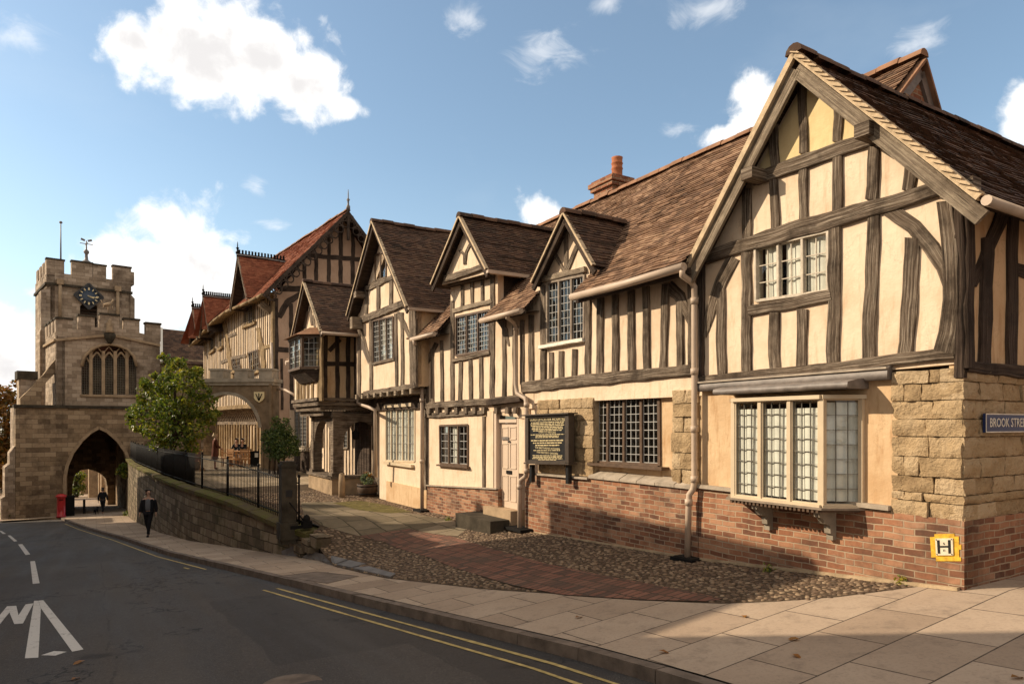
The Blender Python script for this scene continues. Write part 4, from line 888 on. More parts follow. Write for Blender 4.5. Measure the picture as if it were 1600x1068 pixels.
# roof
rf = gable_roof(h1, F, (3.43, 2.20), (1.715, 4.38), (-0.27, 2.12), 0.27, -2.2, -6.9, -6.9, 'tile_dark', board='timber_pale', mort=.15, bh=.15, sag=.035)
mb = MB(); tiles(mb, W(3.3, -2.2, 2.3), W(3.3, -6.9, 2.3), W(1.664, -6.9, 4.36), W(1.664, -2.2, 4.36), .3, .3); mb.build('rear_roof', 'tile_dark', rf)
mb = MB(); n_ = 26
for i in range(n_):                                    # tile ends bedded in the right verge
    f = (i + .5) / n_; p = lerp(W(-.27, .27, 2.12), W(1.715, .27, 4.38), f) + Z * (.02 + .02 * random.random()); mb.bar(p - F.d * .055 + Z * -.035, p + F.d * .06 + Z * .025, F.n, .105, .012)
mb.build('verge_tiles', 'mortar', rf)
for px, py, s in ((1172, 272, .17), (1352, 204, .17)):
    c = F.pt(px, py, .26); mb = MB(); mb.bar(c - F.n * .4, c + F.n * .07, F.d, s, s * .85); mb.build('purlin_end', 'timber', h1)
mb = MB(); c = F.pt(1492, 297, .05); mb.bar(c + F.d * .1, c - F.d * .2, F.n, .16, .14); mb.build('purlin_end', 'timber', h1)
mb = MB(); a = S.W(0, .36, 2.06); mb.tube([S.W(-.28, .33, 2.07), S.W(2, .33, 2.06), S.W(6.8, .33, 2.05)], .05, 10); mb.build('gutter', 'pipe', rf)
# pentice of lead over the bay
def lead_strip(name, u0, u1, z0, z1, v0, v1, drop, parent=h1, fold=True):
    mb = MB(); n = 40
    rows = []
    for i in range(n + 1):
        u = lerp(u0, u1, i / n); w = .0015 * math.sin(u * 23) + .004 * noise.noise(Vector((u * 4, 0, z0))); z = lerp(z0, z1, i / n) + w
        rows.append([W(u, v0, z + .05), W(u, v0 + (v1 - v0) * .55, z + .035), W(u, v1, z), W(u, v1 + .008 + w * .4, z - drop * .5), W(u, v1 + .002, z - drop + w * .5), W(u, v0, z - drop)])
    mb.grid(rows, False, 0, .5, True); mb.face(rows[0]); mb.face(list(reversed(rows[-1]))); return mb.build(name, 'lead', parent)
lead_strip('lead_flashing', .70, 3.40, .585, .565, 0, .10, .11)
mb = MB(); mb.bar(W(.70, .10, .60), W(3.40, .10, .578), F.n, .05, .022); mb.build('flashing_roll', 'sill', h1)
lead_strip('bay_roof', .96, 2.84, .46, .45, 0, .40, .07)
# bay window: three lights in front and one on each canted side
bay = MB(); P2 = [W(2.765, 0, 0), W(2.53, .38, 0), W(1.285, .38, 0), W(1.01, 0, 0)]
def pst(p, q, z0, z1, w=.075, d=.07):
    ax = (q - p).normalized(); bay.box(p + Z * z0, (w, d, z1 - z0), ax)
ax = F.d
for u in (2.53, 1.285): bay.box(W(u, .36, -.93), (.06, .06, 1.23), ax)
for u in (2.115, 1.70): bay.box(W(u, .37, -.93), (.045, .055, 1.23), ax)
for p in (W(2.745, .03, -.93), W(1.03, .03, -.93)): bay.box(p, (.05, .06, 1.23), ax)
for z, h in ((-.935, .03), (.28, .045)):
    for a, b in zip(P2, P2[1:]): bay.bar(a + Z * (z + h / 2), b + Z * (z + h / 2), Z, h, .085)
bo = bay.build('bay_window', 'cream_paint', h1)
for k, (a, b) in enumerate(zip(P2, P2[1:])):
    dd = (b - a).normalized(); nn = Vector((dd.y, -dd.x, 0)); 
    if nn.dot(F.n) < -.2 or (k == 2 and nn.dot(-F.d) < 0) or (k == 0 and nn.dot(F.d) < 0): nn = -nn
    fr = Frame(a, dd, nn); Lh = (b - a).length
    segs = [(0.035, .39), (.44, .805), (.855, 1.21)] if k == 1 else [(.022, Lh - .03)]
    for x0, x1 in segs:
        q = [(x0, .278), (x1, .278), (x1, -.905), (x0, -.905)]; c = 3
        window(fr, q, 1, c, 8 if k == 1 else 7, bo, -.01, 'light', 'cream_paint', 'leadcame_dark', 'glass', [(0.02, .98, .03, .92)] if k == 1 else [(0.02, .98, .03, .97)], fw=.022, proud=.012, lw=.0048, cdepth=.042)
mb = MB(); mb.face([W(2.75, -.3, -.95), W(1.05, -.3, -.95), W(1.05, -.3, .35), W(2.75, -.3, .35)]); mb.build('dark_room', 'dark', bo)
mb = MB(); mb.face([W(2.72, .0, -.90), W(2.52, .35, -.90), W(1.3, .35, -.90), W(1.08, .0, -.90)]); mb.build('inner_sill', 'white_paint', bo)
mb = MB(); off = .075; q = [W(2.86, 0, 0), W(2.58, .38 + off, 0), W(1.235, .38 + off, 0), W(.94, 0, 0)]; mb.hexa([p + Z * -.958 for p in q], [p + Z * -.934 for p in q]); mb.build('bay_sill', 'frame_grey', bo); mb = MB(); q = [W(2.80, 0, 0), W(2.55, .41, 0), W(1.265, .41, 0), W(1.0, 0, 0)]; mb.hexa([p + Z * -.985 for p in q], [p + Z * -.9585 for p in q])
n = 22
for i in range(n): u = 1.27 + 1.26 * (i + .5) / n; mb.box(W(u, .43, -.995), (.03, .03, .034), F.d)
mb.build('sill_moulding', 'frame_brown', bo)
for u in (2.22, 1.36):
    mb = MB(); prof = [(.05, -.99), (.36, -.99), (.36, -1.05), (.30, -1.07), (.26, -1.13), (.17, -1.16), (.16, -1.25), (.12, -1.27), (.12, -1.33), (.05, -1.33)]
    fl = [W(u - .04, v, z) for v, z in prof]; fr_ = [W(u + .04, v, z) for v, z in prof]; mb.face(fl); mb.face(list(reversed(fr_)))
    for i in range(len(prof)): j = (i + 1) % len(prof); mb.face([fl[i], fl[j], fr_[j], fr_[i]])
    mb.build('bracket', 'stone_grey', bo)

# ================================================================== the long range with the tiled roof
h2 = thing('long_timber_house', 'long low timber framed house with a broad tiled roof, one small dormer and a chimney', 'house', W(5.5, 0, -2.0))
EV, EZ, RV, RZ = 0.36, 2.22, -2.6, 5.15
def mroof(u0, u1, f0=0.0): return None
def mv(z): return EV - (z - EZ) * (EV - RV) / (RZ - EZ)
dq = uzq(F, [(855.5, 441), (914, 429), (914, 530), (855.5, 538)])
mb = MB(); F.slab(mb, [(3.40, .40), (3.40, 2.45), (5.98, 2.55), (6.0, 3.0), (6.62, 3.72), (7.52, 2.75), (7.75, 2.55), (7.75, .40)], -.14, -.004, [dq]); mb.build('wall', 'plaster', h2)
gq = uzq(F, [(927, 622), (1031, 616), (1032, 727), (926, 722)], -.10)
mb = MB(); F.slab(mb, [(3.38, -1.0), (7.6, -1.0), (7.6, .46), (3.38, .46)], -.25, -.10, [gq]); mb.build('lower_wall', 'plaster_orange', h2)
stone_pier(h2, F, 5.86, 7.60, [-.92, -.66, -.42, -.2, .06, .28, .46], -.2, .03, .3, .55)
stone_pier(h2, F, 3.47, 3.98, [-.88, -.66, -.42, -.12, .1, .3, .5], -.2, .03, .2, .42)
for q0, q1 in ((5.86, 7.62), (3.42, 4.0)): mb = MB(); F.slab(mb, [(q0, -1.0), (q1, -1.0), (q1, .47), (q0, .47)], -.19, -.02); mb.build('joint_backing', 'joint', h2)
mb = MB(); F.slab(mb, [(3.44, -2.4), (3.44, -.905), (7.62, -.955), (7.62, -2.5)], -.2, .05); mb.build('brick_base', 'brick', h2)
mb = MB(); mb.bar(W(3.4, .07, -1.935), W(7.6, .07, -2.13), F.n, .07, .10); mb.build('mortar_fillet', 'joint', h2)
mb = MB()
for i in range(6):
    a, b = 3.46 + i * .41, 3.46 + (i + .97) * .41; j = random.uniform(-.01, .01)
    q = [W(a, -.1, 0), W(b, -.1, 0), W(b, .09, 0), W(a, .09, 0)]; q.reverse(); mb.hexa([p + Z * -.93 for p in q], [q[0] + Z * (-.885 + j), q[1] + Z * (-.885 + j), q[2] + Z * (-.80 + j), q[3] + Z * (-.80 + j)])
mb.build('sill_stone', 'sill', h2)
mb = MB(); mb.bar(W(5.92, .03, -.94), W(7.6, .03, -.965), F.n, .16, .035); mb.build('ledge', 'sill', h2)
timber(F, [(817, 605), (880, 598), (950, 590), (1020, 584), (1086, 578)], [17, 17, 18, 17, 17], h2, 'bressumer_beam', th=.05, wob=.12)
timber(F, [(912, 603), (1032, 592)], [9, 10], h2, 'lintel_beam', 'timber_dark', v=-.09, th=.05)
studs(F, h2, [(939, 462, 938, 588, 10), (963, 456, 962, 586, 10), (987, 452, 988, 584, 10), (1010, 447, 1012, 582, 10), (1041, 444, 1037, 580, 11), (1063, 470, 1064, 577, 10), (1081, 430, 1081, 575, 9),
              (850, 445, 850, 596, 8), (920, 452, 919, 590, 8), (862, 550, 862, 596, 6), (878, 548, 878, 594, 7), (899, 545, 898, 592, 7), (831, 492, 831, 600, 7), (790 + 27, 500, 817, 600, 6)])
timber(F, [(1044, 446), (1062, 462), (1079, 506)], [20, 18, 6], h2, 'timber_brace', wob=.04)
timber(F, [(848, 437), (882, 429), (917, 421)], 9, h2, 'dormer_head_beam', 'timber_pale', th=.06)
timber(F, [(885, 360), (885, 427)], 6, h2, 'king_post', v=0)
timber(F, [(867, 396), (882, 424)], 5, h2, 'timber_brace'); timber(F, [(902, 384), (887, 422)], 6, h2, 'timber_brace')
window(F, dq, 3, 3, 8, h2, 0.0, 'dormer_window', 'frame_grey', 'leadcame', 'glass_dull', None, fw=.05, mw=.05, lw=.010, dark=True)
timber(F, [(847, 543), (915, 531)], 6, h2, 'window_sill', 'white_paint', th=.09)
window(F, gq, 4, 3, 8, h2, -.10, 'ground_window', 'frame_brown', 'leadcame', 'glass_dull', None, fw=.055, mw=.05, lw=.011, dark=True)
mb = MB(); a = F.uz(921, 725, 0); b = F.uz(1038, 732, 0); mb.bar(W(a[0], -.03, a[1] + .01), W(b[0], -.03, b[1] + .0), F.n, .18, .045); mb.build('window_sill', 'frame_brown', h2)
# main roof in four runs between the dormers
def run(mb, u0, u1, z0, top0=None, top1=None):
    v0 = mv(z0); tiles(mb, W(u1, v0, z0), W(u0, v0, z0), W(top0 if top0 is not None else u0, RV, RZ), W(u1, RV, RZ), .088, .16, sag=.05)
mb = MB(); zv = 4.38; tiles(mb, W(5.96, EV, EZ), W(3.40, EV, EZ), W(1.70, mv(zv), zv), W(5.96, mv(zv), zv), .088, .16, sag=.05); tiles(mb, W(5.96, mv(zv), zv), W(1.76, mv(zv), zv), W(1.76, RV, RZ), W(5.96, RV, RZ), .088, .16, sag=.05); run(mb, 5.96, 7.52, 2.62); run(mb, 7.52, 9.2, EZ); rfm = mb.build('roof', 'tile', h2)
mb = MB(); mb.face([W(1.82, RV, RZ - .03), W(9.2, RV, RZ - .03), W(9.2, -5.6, 2.2), W(1.82, -5.6, 2.2)]); mb.build('rear_roof', 'tile', rfm)
mb = MB(); ridge(mb, W(1.72, RV, RZ + .04), W(9.2, RV, RZ + .04)); mb.build('ridge_tiles', 'ridge', rfm)
# its end gable above the corner house's roof
mb = MB(); F2 = Frame(W(1.80, RV, 0), -N, -D)
F2.slab(mb, [(-1.3, 3.75), (.5, 3.75), (.5, RZ - .90), (0, RZ - .12)], -.15, 0.0); mb.build('gable_brick', 'brick_dark', h2)
mb = MB()
for sgn in (-1, 1):
    mb.bar(F2.W(0, .05, RZ - .05), F2.W(.55 if sgn > 0 else -1.35, .05, RZ - .05 - (.9 if sgn > 0 else 1.35)), F2.n, .12, .035); 
mb.build('verge_mortar', 'ridge', rfm)
mb = MB()
for sgn in (-1, 1): mb.bar(F2.W(0, .02, RZ - .21), F2.W(.50 if sgn > 0 else -1.2, .02, RZ - .21 - (.82 if sgn > 0 else 1.2)), F2.n, .05, .13)
mb.build('lead_flashing', 'lead', rfm)
mb = MB(); tiles(mb, F2.W(.55, .08, RZ - .9), F2.W(.55, -2.5, RZ - .9), F2.W(0, -2.5, RZ), F2.W(0, .08, RZ), .1, .17); mb.build('rear_roof', 'tile', rfm)
mb = MB(); mb.tube([W(3.34, .42, EZ - .06), W(4.6, .43, EZ - .085), W(5.93, .43, EZ - .07)], .06, 10); mb.build('gutter', 'pipe', rfm)
mb = MB(); mb.bar(W(3.34, .30, EZ - .11), W(5.96, .30, EZ - .11), F.n, .04, .10); mb.face([W(3.4, .32, EZ - .1), W(5.96, .32, EZ - .1), W(5.96, -.1, EZ - .06), W(3.4, -.1, EZ - .06)]); mb.build('fascia', 'timber_dark', rfm)
# small dormer of the long range
dl, da, dr = F.uz(830, 441, .22), F.uz(880, 332, .22), F.uz(926, 414, .22)
gable_roof(h2, F, dl, da, dr, .22, mv(dl[1]), mv(da[1]), mv(dr[1]), 'tile_dark', gauge=.095, soffit=.2, mort=.07)
mb = MB(); mb.face([W(5.98, 0, 2.3), W(5.98, -1.0, 2.3), W(5.98, -1.0, 3.2), W(5.98, 0, 3.2)]); mb.build('dormer_cheek', 'timber_dark', h2)
# chimney
cc = W(9.0, RV - .42, 0); mb = MB()
mb.box(cc + Z * 4.2, (.68, .58, 1.40), F.d); ch = mb.build('chimney', 'brick_dark', rfm)
mb = MB(); mb.box(cc + Z * 5.45, (.80, .70, .09), F.d); mb.box(cc + Z * 5.54, (.88, .78, .1), F.d); mb.box(cc + Z * 5.64, (.78, .66, .06), F.d); mb.build('chimney_cap', 'brick_dark', ch)
mb = MB(); mb.lathe(cc + F.d * -.16 + Z * 5.68, [(.0, 0), (.15, 0), (.14, .06), (.125, .1), (.125, .22), (.14, .24), (.125, .26), (.125, .34), (.14, .36), (.125, .38), (.125, .46), (.135, .5), (.10, .5), (.10, .3)], 14); mb.build('chimney_pot', 'chimney_pot', ch)
mb = MB(); mb.lathe(cc + F.d * .24 + Z * 5.68, [(.0, 0), (.14, 0), (.13, .1), (.15, .13), (.10, .13), (.1, .02)], 14); mb.build('chimney_pot', 'lead', ch)
# downpipe between the long range and the corner house
P = [F.pt(1066, 417, .42), F.pt(1066, 430, .42), F.pt(1080, 440, .2), F.pt(1085, 448, .13), F.pt(1085, 470, .13), F.pt(1085, 580, .13), F.pt(1085, 752, .13), F.pt(1083, 764, .14), F.pt(1077, 772, .17), F.pt(1076, 784, .17), F.pt(1074, 874, .17)]
pipe(h2, P, .043, collars=[(P[4], Z), (P[5], Z), (F.pt(1085, 670, .13), Z), (F.pt(1085, 748, .13), Z), (P[9], Z)])
mb = MB(); c = P[-1]; mb.box(c - Z * .03, (.42, .26, .06), F.d); mb.box(c - Z * .03, (.34, .18, .075), F.d, m=1); kd = mb.build('drain_gully', ['iron', 'dark'], h2)

# ================================================================== the house with the jettied dormer
h3 = thing('dormer_timber_house', 'timber framed house with a panelled front door and a large overhanging dormer gable', 'house', W(10.3, 0, -2.2))
wq = uzq(F, [(713, 495), (766, 484), (766, 547), (713, 556)])
sq = uzq(F, [(687.7, 664.4), (732, 663), (732, 727), (688.5, 724)], .0)
dj = uzq(F, [(777, 641), (812, 639), (807, 796), (777, 790)], 0)
mb = MB(); F.slab(mb, [(7.75, .30), (7.75, 2.5), (9.15, 2.55), (9.15, 3.45), (11.42, 3.45), (11.42, 2.5), (12.75, 2.5), (12.75, .40)], -.14, .004, [wq]); mb.build('wall', 'plaster', h3)
lw = [(dj[0][0] - .0, -2.3), (dj[0][0], .40), (12.75, .42), (12.75, -2.4)]
mb = MB(); F.slab(mb, [(dj[0][0] + .03, -2.3), (dj[0][0] + .03, .45), (12.75, .45), (12.75, -2.4)], -.14, .0, [sq]); F.slab(mb, [(dj[1][0] - .35, .10), (dj[1][0] - .35, .45), (dj[0][0] + .03, .45), (dj[0][0] + .03, .20)], -.14, .0); mb.build('lower_wall', 'plaster', h3)
mb = MB(); F.slab(mb, [(9.08, -2.5), (9.08, -1.38), (12.75, -1.58), (12.75, -2.6)], -.1, .04); F.slab(mb, [(7.58, -2.5), (7.58, -.96), (8.0, -.97), (8.0, -2.5)], -.2, .045); mb.build('brick_base', 'brick', h3)
mb = MB(); mb.bar(W(9.1, .03, -1.375), W(12.7, .03, -1.575), F.n, .1, .03); mb.build('ledge', 'sill', h3)
timber(F, [(665, 634), (720, 630), (770, 627), (820, 622)], [10, 10, 11, 12], h3, 'bressumer_beam', th=.09, wob=.12)
timber(F, [(666, 649), (710, 647), (757, 644)], [8, 8, 7], h3, 'lintel_beam', th=.05)
for x in (674, 687, 702, 717, 731.5, 745, 760, 780, 797, 810): timber(F, [(x, 636), (x, 646)], 5.5, h3, 'joist_end', th=.09, step=1)
studs(F, h3, [(676, 545, 677, 631, 4.5), (691, 532, 692, 630, 4.5), (708, 470, 708, 629, 5.5), (721, 565, 720, 628, 5.5), (736, 562, 737, 627, 5.5), (753, 558, 753, 626, 5.5), (771, 424, 770, 625, 6.5), (789, 500, 789, 622, 6), (805, 505, 806, 622, 6),
              (723.5, 442, 723.5, 483, 4.5), (739, 438, 739, 479, 4.5), (755, 434, 755, 475, 4.5), (757, 650, 757, 775, 4), (666, 636, 666, 765, 4), (668, 535, 668, 632, 5)])
timber(F, [(683, 536), (674, 553), (666, 575)], [7, 6, 3], h3, 'timber_brace')
timber(F, [(779, 498), (790, 515), (796, 540)], [8, 7, 3], h3, 'timber_brace')
timber(F, [(709, 486), (740, 478), (771, 470)], 7, h3, 'timber_rail', 'timber_pale', th=.05)
timber(F, [(709, 564), (740, 557), (768, 551)], 6, h3, 'window_sill', th=.06)
window(F, wq, 3, 4, 8, h3, 0.0, 'dormer_window', 'frame_brown', 'leadcame', 'glass', None, fw=.05, mw=.05, lw=.012, dark=True)
window(F, sq, 3, 2, 5, h3, 0.0, 'ground_window', 'frame_brown', 'leadcame', 'glass', [(.36, .64, .03, .97)], fw=.045, mw=.05, lw=.014, dark=True)
mb = MB(); a = F.uz(685, 726, 0.03); b = F.uz(733, 730, .03); mb.bar(W(a[0], .03, a[1]), W(b[0], .03, b[1]), F.n, .12, .04); mb.build('window_sill', 'frame_brown', h3)
# the overhanging dormer
FJ = Frame(W(0, .24, 0), D, N)
jl, ja, jr = FJ.uz(673, 444, .22), FJ.uz(717, 337, .22), FJ.uz(759, 420, .22)
gl_ = [FJ.uz(*p) for p in ((697, 437), (757, 419), (757, 412))]
mb = MB(); FJ.slab(mb, [(jl[0] - .15, jl[1] - .02), (jr[0] + .05, jr[1] - .02), (ja[0], ja[1] - .15)], -.3, 0.0); mb.build('dormer_gable', 'plaster', h3)
timber(FJ, [(697, 436), (728, 427), (757, 417)], [10, 10, 9], h3, 'jetty_beam', th=.07)
timber(FJ, [(719, 391), (726, 398), (727, 413)], [4, 4, 5], h3, 'timber_brace'); timber(FJ, [(735, 382), (729, 394), (727, 412)], [4, 4, 4], h3, 'timber_brace')
rj = gable_roof(h3, FJ, jl, ja, jr, .22, mv(jl[1]) - .24, mv(ja[1]) - .24, mv(jr[1]) - .24, 'tile_dark', soffit=.22, mort=.085, sag=.03)
mb = MB(); mb.bar(FJ.W(jr[0] - .02, .2, jr[1] - .05), FJ.W(jr[0] - .02, -1.6, jr[1] - .05), D, .09, .07); mb.build('gutter', 'pipe', rj)
mb = MB(); mb.face([W(9.17, 0, 2.2), W(9.17, -1.9, 2.2), W(9.17, -1.9, 3.6), W(9.17, 0, 3.6)]); mb.face([W(9.2, .22, jr[1] - .06), W(9.2, -.1, jr[1] - .06), W(11.4, -.1, jl[1] - .06), W(11.4, .22, jl[1] - .06)]); mb.build('dormer_cheek', 'timber_dark', h3)
mb = MB(); run(mb, 9.2, 11.4, 2.62); run(mb, 11.4, 13.3, EZ); rm3 = mb.build('roof', 'tile', h3)
mb = MB(); ridge(mb, W(9.2, RV, RZ + .04), W(13.3, RV, RZ + .04)); mb.build('ridge_tiles', 'ridge', rm3)
mb = MB(); mb.face([W(9.2, RV, RZ - .03), W(14, RV, RZ - .03), W(14, -5.6, 2.2), W(9.2, -5.6, 2.2)]); mb.build('rear_roof', 'tile', rm3)
for u0, u1 in ((7.55, 9.15), (11.45, 12.85)):
    mb = MB(); mb.tube([W(u0, .42, EZ - .07), W(u1, .42, EZ - .06)], .055, 10); mb.build('gutter', 'pipe', rm3)
    mb = MB(); mb.face([W(u0, .34, EZ - .07), W(u1, .34, EZ - .07), W(u1, -.1, EZ - .02), W(u0, -.1, EZ - .02)]); mb.bar(W(u0, .32, EZ - .07), W(u1, .32, EZ - .07), F.n, .03, .1); mb.build('fascia', 'timber_dark', rm3)
# door
FD = Frame(W(0, -.07, 0), D, N)
q = uzq(FD, [(781.5, 661), (810, 659), (806, 794), (781, 788)]); q[2] = (q[1][0], q[3][1] - .03); q[3] = (q[0][0], q[3][1] - .03)
mb = MB(); qbar(mb, FD, q, 0, 1, 0, 1, -.05, 0)
door = mb.build('front_door', 'door_paint', h3)
mb = MB()
for (a0, a1, b0, b1) in ((.12, .46, .80, .95), (.56, .9, .80, .95), (.12, .46, .46, .76), (.56, .9, .46, .76), (.12, .46, .08, .38), (.56, .9, .08, .38)):
    for (c0, c1, e0, e1) in ((a0, a1, b0, b0 + .012), (a0, a1, b1 - .012, b1), (a0, a0 + .025, b0, b1), (a1 - .025, a1, b0, b1)): qbar(mb, FD, q, c0, c1, e0, e1, 0, .012)
mb.build('door_panels', 'door_paint', door)
mb = MB(); qbar(mb, FD, q, .38, .66, .40, .44, 0, .02); mb.build('letter_box', 'iron', door)
mb = MB(); qbar(mb, FD, q, .14, .5, .80, .835, .014, .022); mb.build('name_plate', 'lead', door)
mb = MB(); mb.ball(FD.W(*(lambda s: (s[0], .03, s[1]))(bil(q, .55, .78))), (.03, .03, .03), 8, 5); mb.build('door_knob', 'lead', door)
fu0, fu1 = q[0][0], q[1][0]
mb = MB(); zt, zm, zb = F.uz(795, 641, -.1)[1], F.uz(795, 657, -.12)[1], q[3][1]
F.box(mb, fu0, fu0 + .09, -.2, .03, zb, zt); F.box(mb, fu1 - .07, fu1, -.2, -.03, zb, zt); F.box(mb, fu1, fu0, -.2, -.02, zm - .04, zm + .03); F.box(mb, fu1 - .1, fu0 + .1, -.2, .02, zt - .03, zt + .04)
mb.build('door_frame', 'door_paint', door)
mb = MB(); F.box(mb, fu1, fu0, -.12, -.06, zm + .03, zt - .03); mb.build('fanlight', 'glass_dull', door)
mb = MB(); F.box(mb, fu1, fu0, -.5, -.45, zb, zt); mb.build('dark_room', 'dark', door)
mb = MB(); F.box(mb, fu0 + .1, fu0 + .36, -.1, .045, -1.40, .28); mb.build('plaster_pilaster', 'plaster', h3)
mb = MB(); F.slab(mb, [(fu1 - .05, -1.0), (fu1 - .05, .45), (7.6, .45), (7.6, -1.0)], -.2, -.035); mb.build('door_side_wall', 'plaster', h3)
mb = MB(); F.box(mb, fu1 - .1, fu0 + .3, -.3, .18, -2.3, zb - .005); mb.build('door_step', 'stone_plain', h3); mb = MB(); F.box(mb, fu1 - .05, fu0 + .75, -.2, .62, -2.5, zb - .18); o = mb.build('door_step', 'stone_dark', h3)
timber(F, [(770, 629), (822, 623)], 9, h3, 'porch_beam', 'timber_dark', th=.16)
# downpipes of this house
P = [F.pt(793, 488, .42), F.pt(793, 496, .40), F.pt(803, 504, .2), F.pt(806, 512, .12), F.pt(806, 600, .12), F.pt(808, 614, .12), F.pt(821, 622, .12), F.pt(823, 632, .12), F.pt(823, 735, .12), F.pt(821, 744, .12), F.pt(813, 750, .16), F.pt(812, 760, .16), F.pt(812, 826, .16)]
pipe(h3, P, .045, collars=[(P[3], Z), (P[7], Z), (P[8], Z), (P[11], Z)])
mb = MB(); mb.box(P[-1] - Z * .02, (.62, .36, .05), F.d); mb.build('drain_gully', 'iron', h3)
P = [F.pt(647, 529, .42), F.pt(648, 537, .40), F.pt(656, 545, .2), F.pt(659.5, 553, .13), F.pt(659.5, 640, .13), F.pt(659.5, 797, .13)]
pipe(h3, P, .05, collars=[(P[3], Z), (F.pt(659.5, 625, .13), Z), (F.pt(659.5, 720, .13), Z)])
mb = MB(); mb.box(P[-1] - Z * .02, (.5, .3, .05), F.d); mb.build('drain_gully', 'iron', h3)

# ================================================================== the tall jettied gable
h4 = thing('jettied_gable_house', 'tall jettied gable house with a long row of pale ground floor lights', 'house', W(15, 0, -2.3))
F4 = Frame(W(0, .35, 0), D, N)
q1 = uzq(F4, [(586.6, 398.6), (604, 392), (604, 432.7), (586.6, 440.6)]); q2 = uzq(F4, [(583, 501), (614.7, 494), (616, 560), (584, 567.7)])
b4l, b4r = F4.uz(557, 610)[0], F4.uz(651, 600)[0]
l4, a4, r4 = F4.uz(541, 493, .35), F4.uz(580.6, 345, .35), F4.uz(634, 478.6, .35)
tieZ = F4.uz(600, 490)[1]
z4 = F4.uz(610, 608)[1]
mb = MB(); F4.slab(mb, [(b4r, z4 + .05), (b4r, r4[1] + (b4r - r4[0]) * (a4[1] - r4[1]) / (a4[0] - r4[0]) - .2), (a4[0], a4[1] - .22), (l4[0] - .3, l4[1] + .1), (b4l, l4[1]), (b4l, z4 - .02)], -.14, 0, [q1, q2]); mb.build('wall', 'plaster', h4)
mb = MB(); G4 = Frame(W(b4r, 0, 0), -N, -D); mb.face([W(b4r, .34, z4), W(b4r, -4, z4), W(b4r, -4, r4[1] + .1), W(b4r, .34, r4[1] + .1)]); mb.face([W(b4l, .34, z4), W(b4l, -4, z4), W(b4l, -4, r4[1]), W(b4l, .34, r4[1])]); mb.build('side_wall', 'plaster_orange', h4)
timber(F4, [(553, 505), (590, 491), (635, 473)], [10, 11, 11], h4, 'tie_beam', th=.07, wob=.12)
timber(F4, [(571, 452), (592, 443), (615, 432)], [8, 8, 7], h4, 'collar_beam', th=.05)
studs(F4, h4, [(574, 455, 573, 497, 4), (592, 444, 592, 490, 5), (612, 436, 612, 482, 5), (580, 500, 581, 618, 4.5), (619, 490, 621, 608, 4), (629, 488, 630, 606, 4.5), (643.5, 483, 645, 604, 6.5), (562, 505, 562, 620, 4), (649, 485, 650, 604, 4)])
timber(F4, [(621, 489), (632, 506), (642, 530)], [8, 7, 4], h4, 'timber_brace'); timber(F4, [(565, 515), (572, 540), (579, 562)], [5, 4, 2], h4, 'timber_brace')
timber(F4, [(583, 441), (605, 433)], 3, h4, 'window_sill', th=.05); timber(F4, [(583, 569), (617, 561)], 4, h4, 'window_sill', th=.05)
timber(F4, [(571, 615), (610, 609), (651, 602)], [8, 8, 8], h4, 'bressumer_beam', th=.06, wob=.12)
for i in range(9): 
    u = lerp(b4r + .2, b4l - .2, i / 8); mb = MB(); mb.bar(W(u, -.2, z4 - .12), W(u, .44, z4 - .12), D, .13, .13); mb.build('joist_end', 'timber_pale', h4)
mb = MB(); mb.face([W(b4r, .36, z4 - .03), W(b4r, -.3, z4 - .03), W(b4l, -.3, z4 - .03), W(b4l, .36, z4 - .03)]); F.box(mb, b4r, b4l, -.3, -.05, z4 - .55, z4 - .19); mb.build('jetty_soffit', 'timber_dark', h4)
window(F4, q1, 2, 1, 1, h4, 0, 'gable_window', 'frame_brown', 'leadcame_dark', 'glass', None, fw=.05, mw=.06, dark=True)
window(F4, q2, 3, 3, 8, h4, 0, 'upper_window', 'frame_brown', 'leadcame', 'glass', [(.38, .62, .02, .98), (.7, .8, .02, .98)], fw=.05, mw=.05, lw=.014, dark=True)
F4b = Frame(W(0, -.12, 0), D, N); q3 = uzq(F4b, [(603, 637), (648.5, 637), (648.5, 721), (603, 720)])
mb = MB(); F4b.slab(mb, [(b4r - .05, -2.6), (b4r - .05, z4 - .1), (16.6, z4 - .1), (16.6, -2.6)], -.14, 0, [q3]); mb.build('lower_wall', 'plaster', h4)
mb = MB(); F4b.slab(mb, [(b4r + .1, -2.6), (b4r + .1, -1.72), (15.9, -1.7), (15.9, -2.6)], -.02, .05); mb.build('stone_plinth', 'plaster_orange', h4)
window(F4b, q3, 5, 2, 6, h4, 0, 'ground_window', 'cream_paint', 'leadcame', 'glass', [(.02, .98, .02, .98)], fw=.06, mw=.05, proud=.02, lw=.008, cdepth=.04)
mb = MB(); F4b.box(mb, q3[0][0] - .1, q3[1][0] + .05, -.05, .1, q3[0][1], q3[0][1] + .10); mb.build('window_surround', 'cream_paint', h4); mb = MB(); F4b.box(mb, q3[0][0] - .05, q3[1][0] + .05, -.05, .1, q3[3][1] - .08, q3[3][1]); mb.build('window_surround', 'cream_paint', h4)
mb = MB(); F4b.box(mb, b4r + .08, b4r + .22, -.02, .09, -1.9, z4 - .2); mb.build('stone_jamb', 'cream_paint', h4)
r4f = gable_roof(h4, F4, l4, a4, r4, .35, -5, -6.5, -5, 'tile_dark', soffit=.35, mort=.09, sag=.035)
mb = MB(); mb.bar(F4.W(r4[0] - .03, .3, r4[1] - .05), F4.W(r4[0] - .03, -3, r4[1] - .05), D, .09, .07); mb.build('gutter', 'pipe', r4f)
c = F4.pt(561, 505, .1); mb = MB(); mb.bar(c - F.n * .3, c + F.n * .25, D, .22, .35); mb.build('carved_bracket', 'timber_pale', h4)
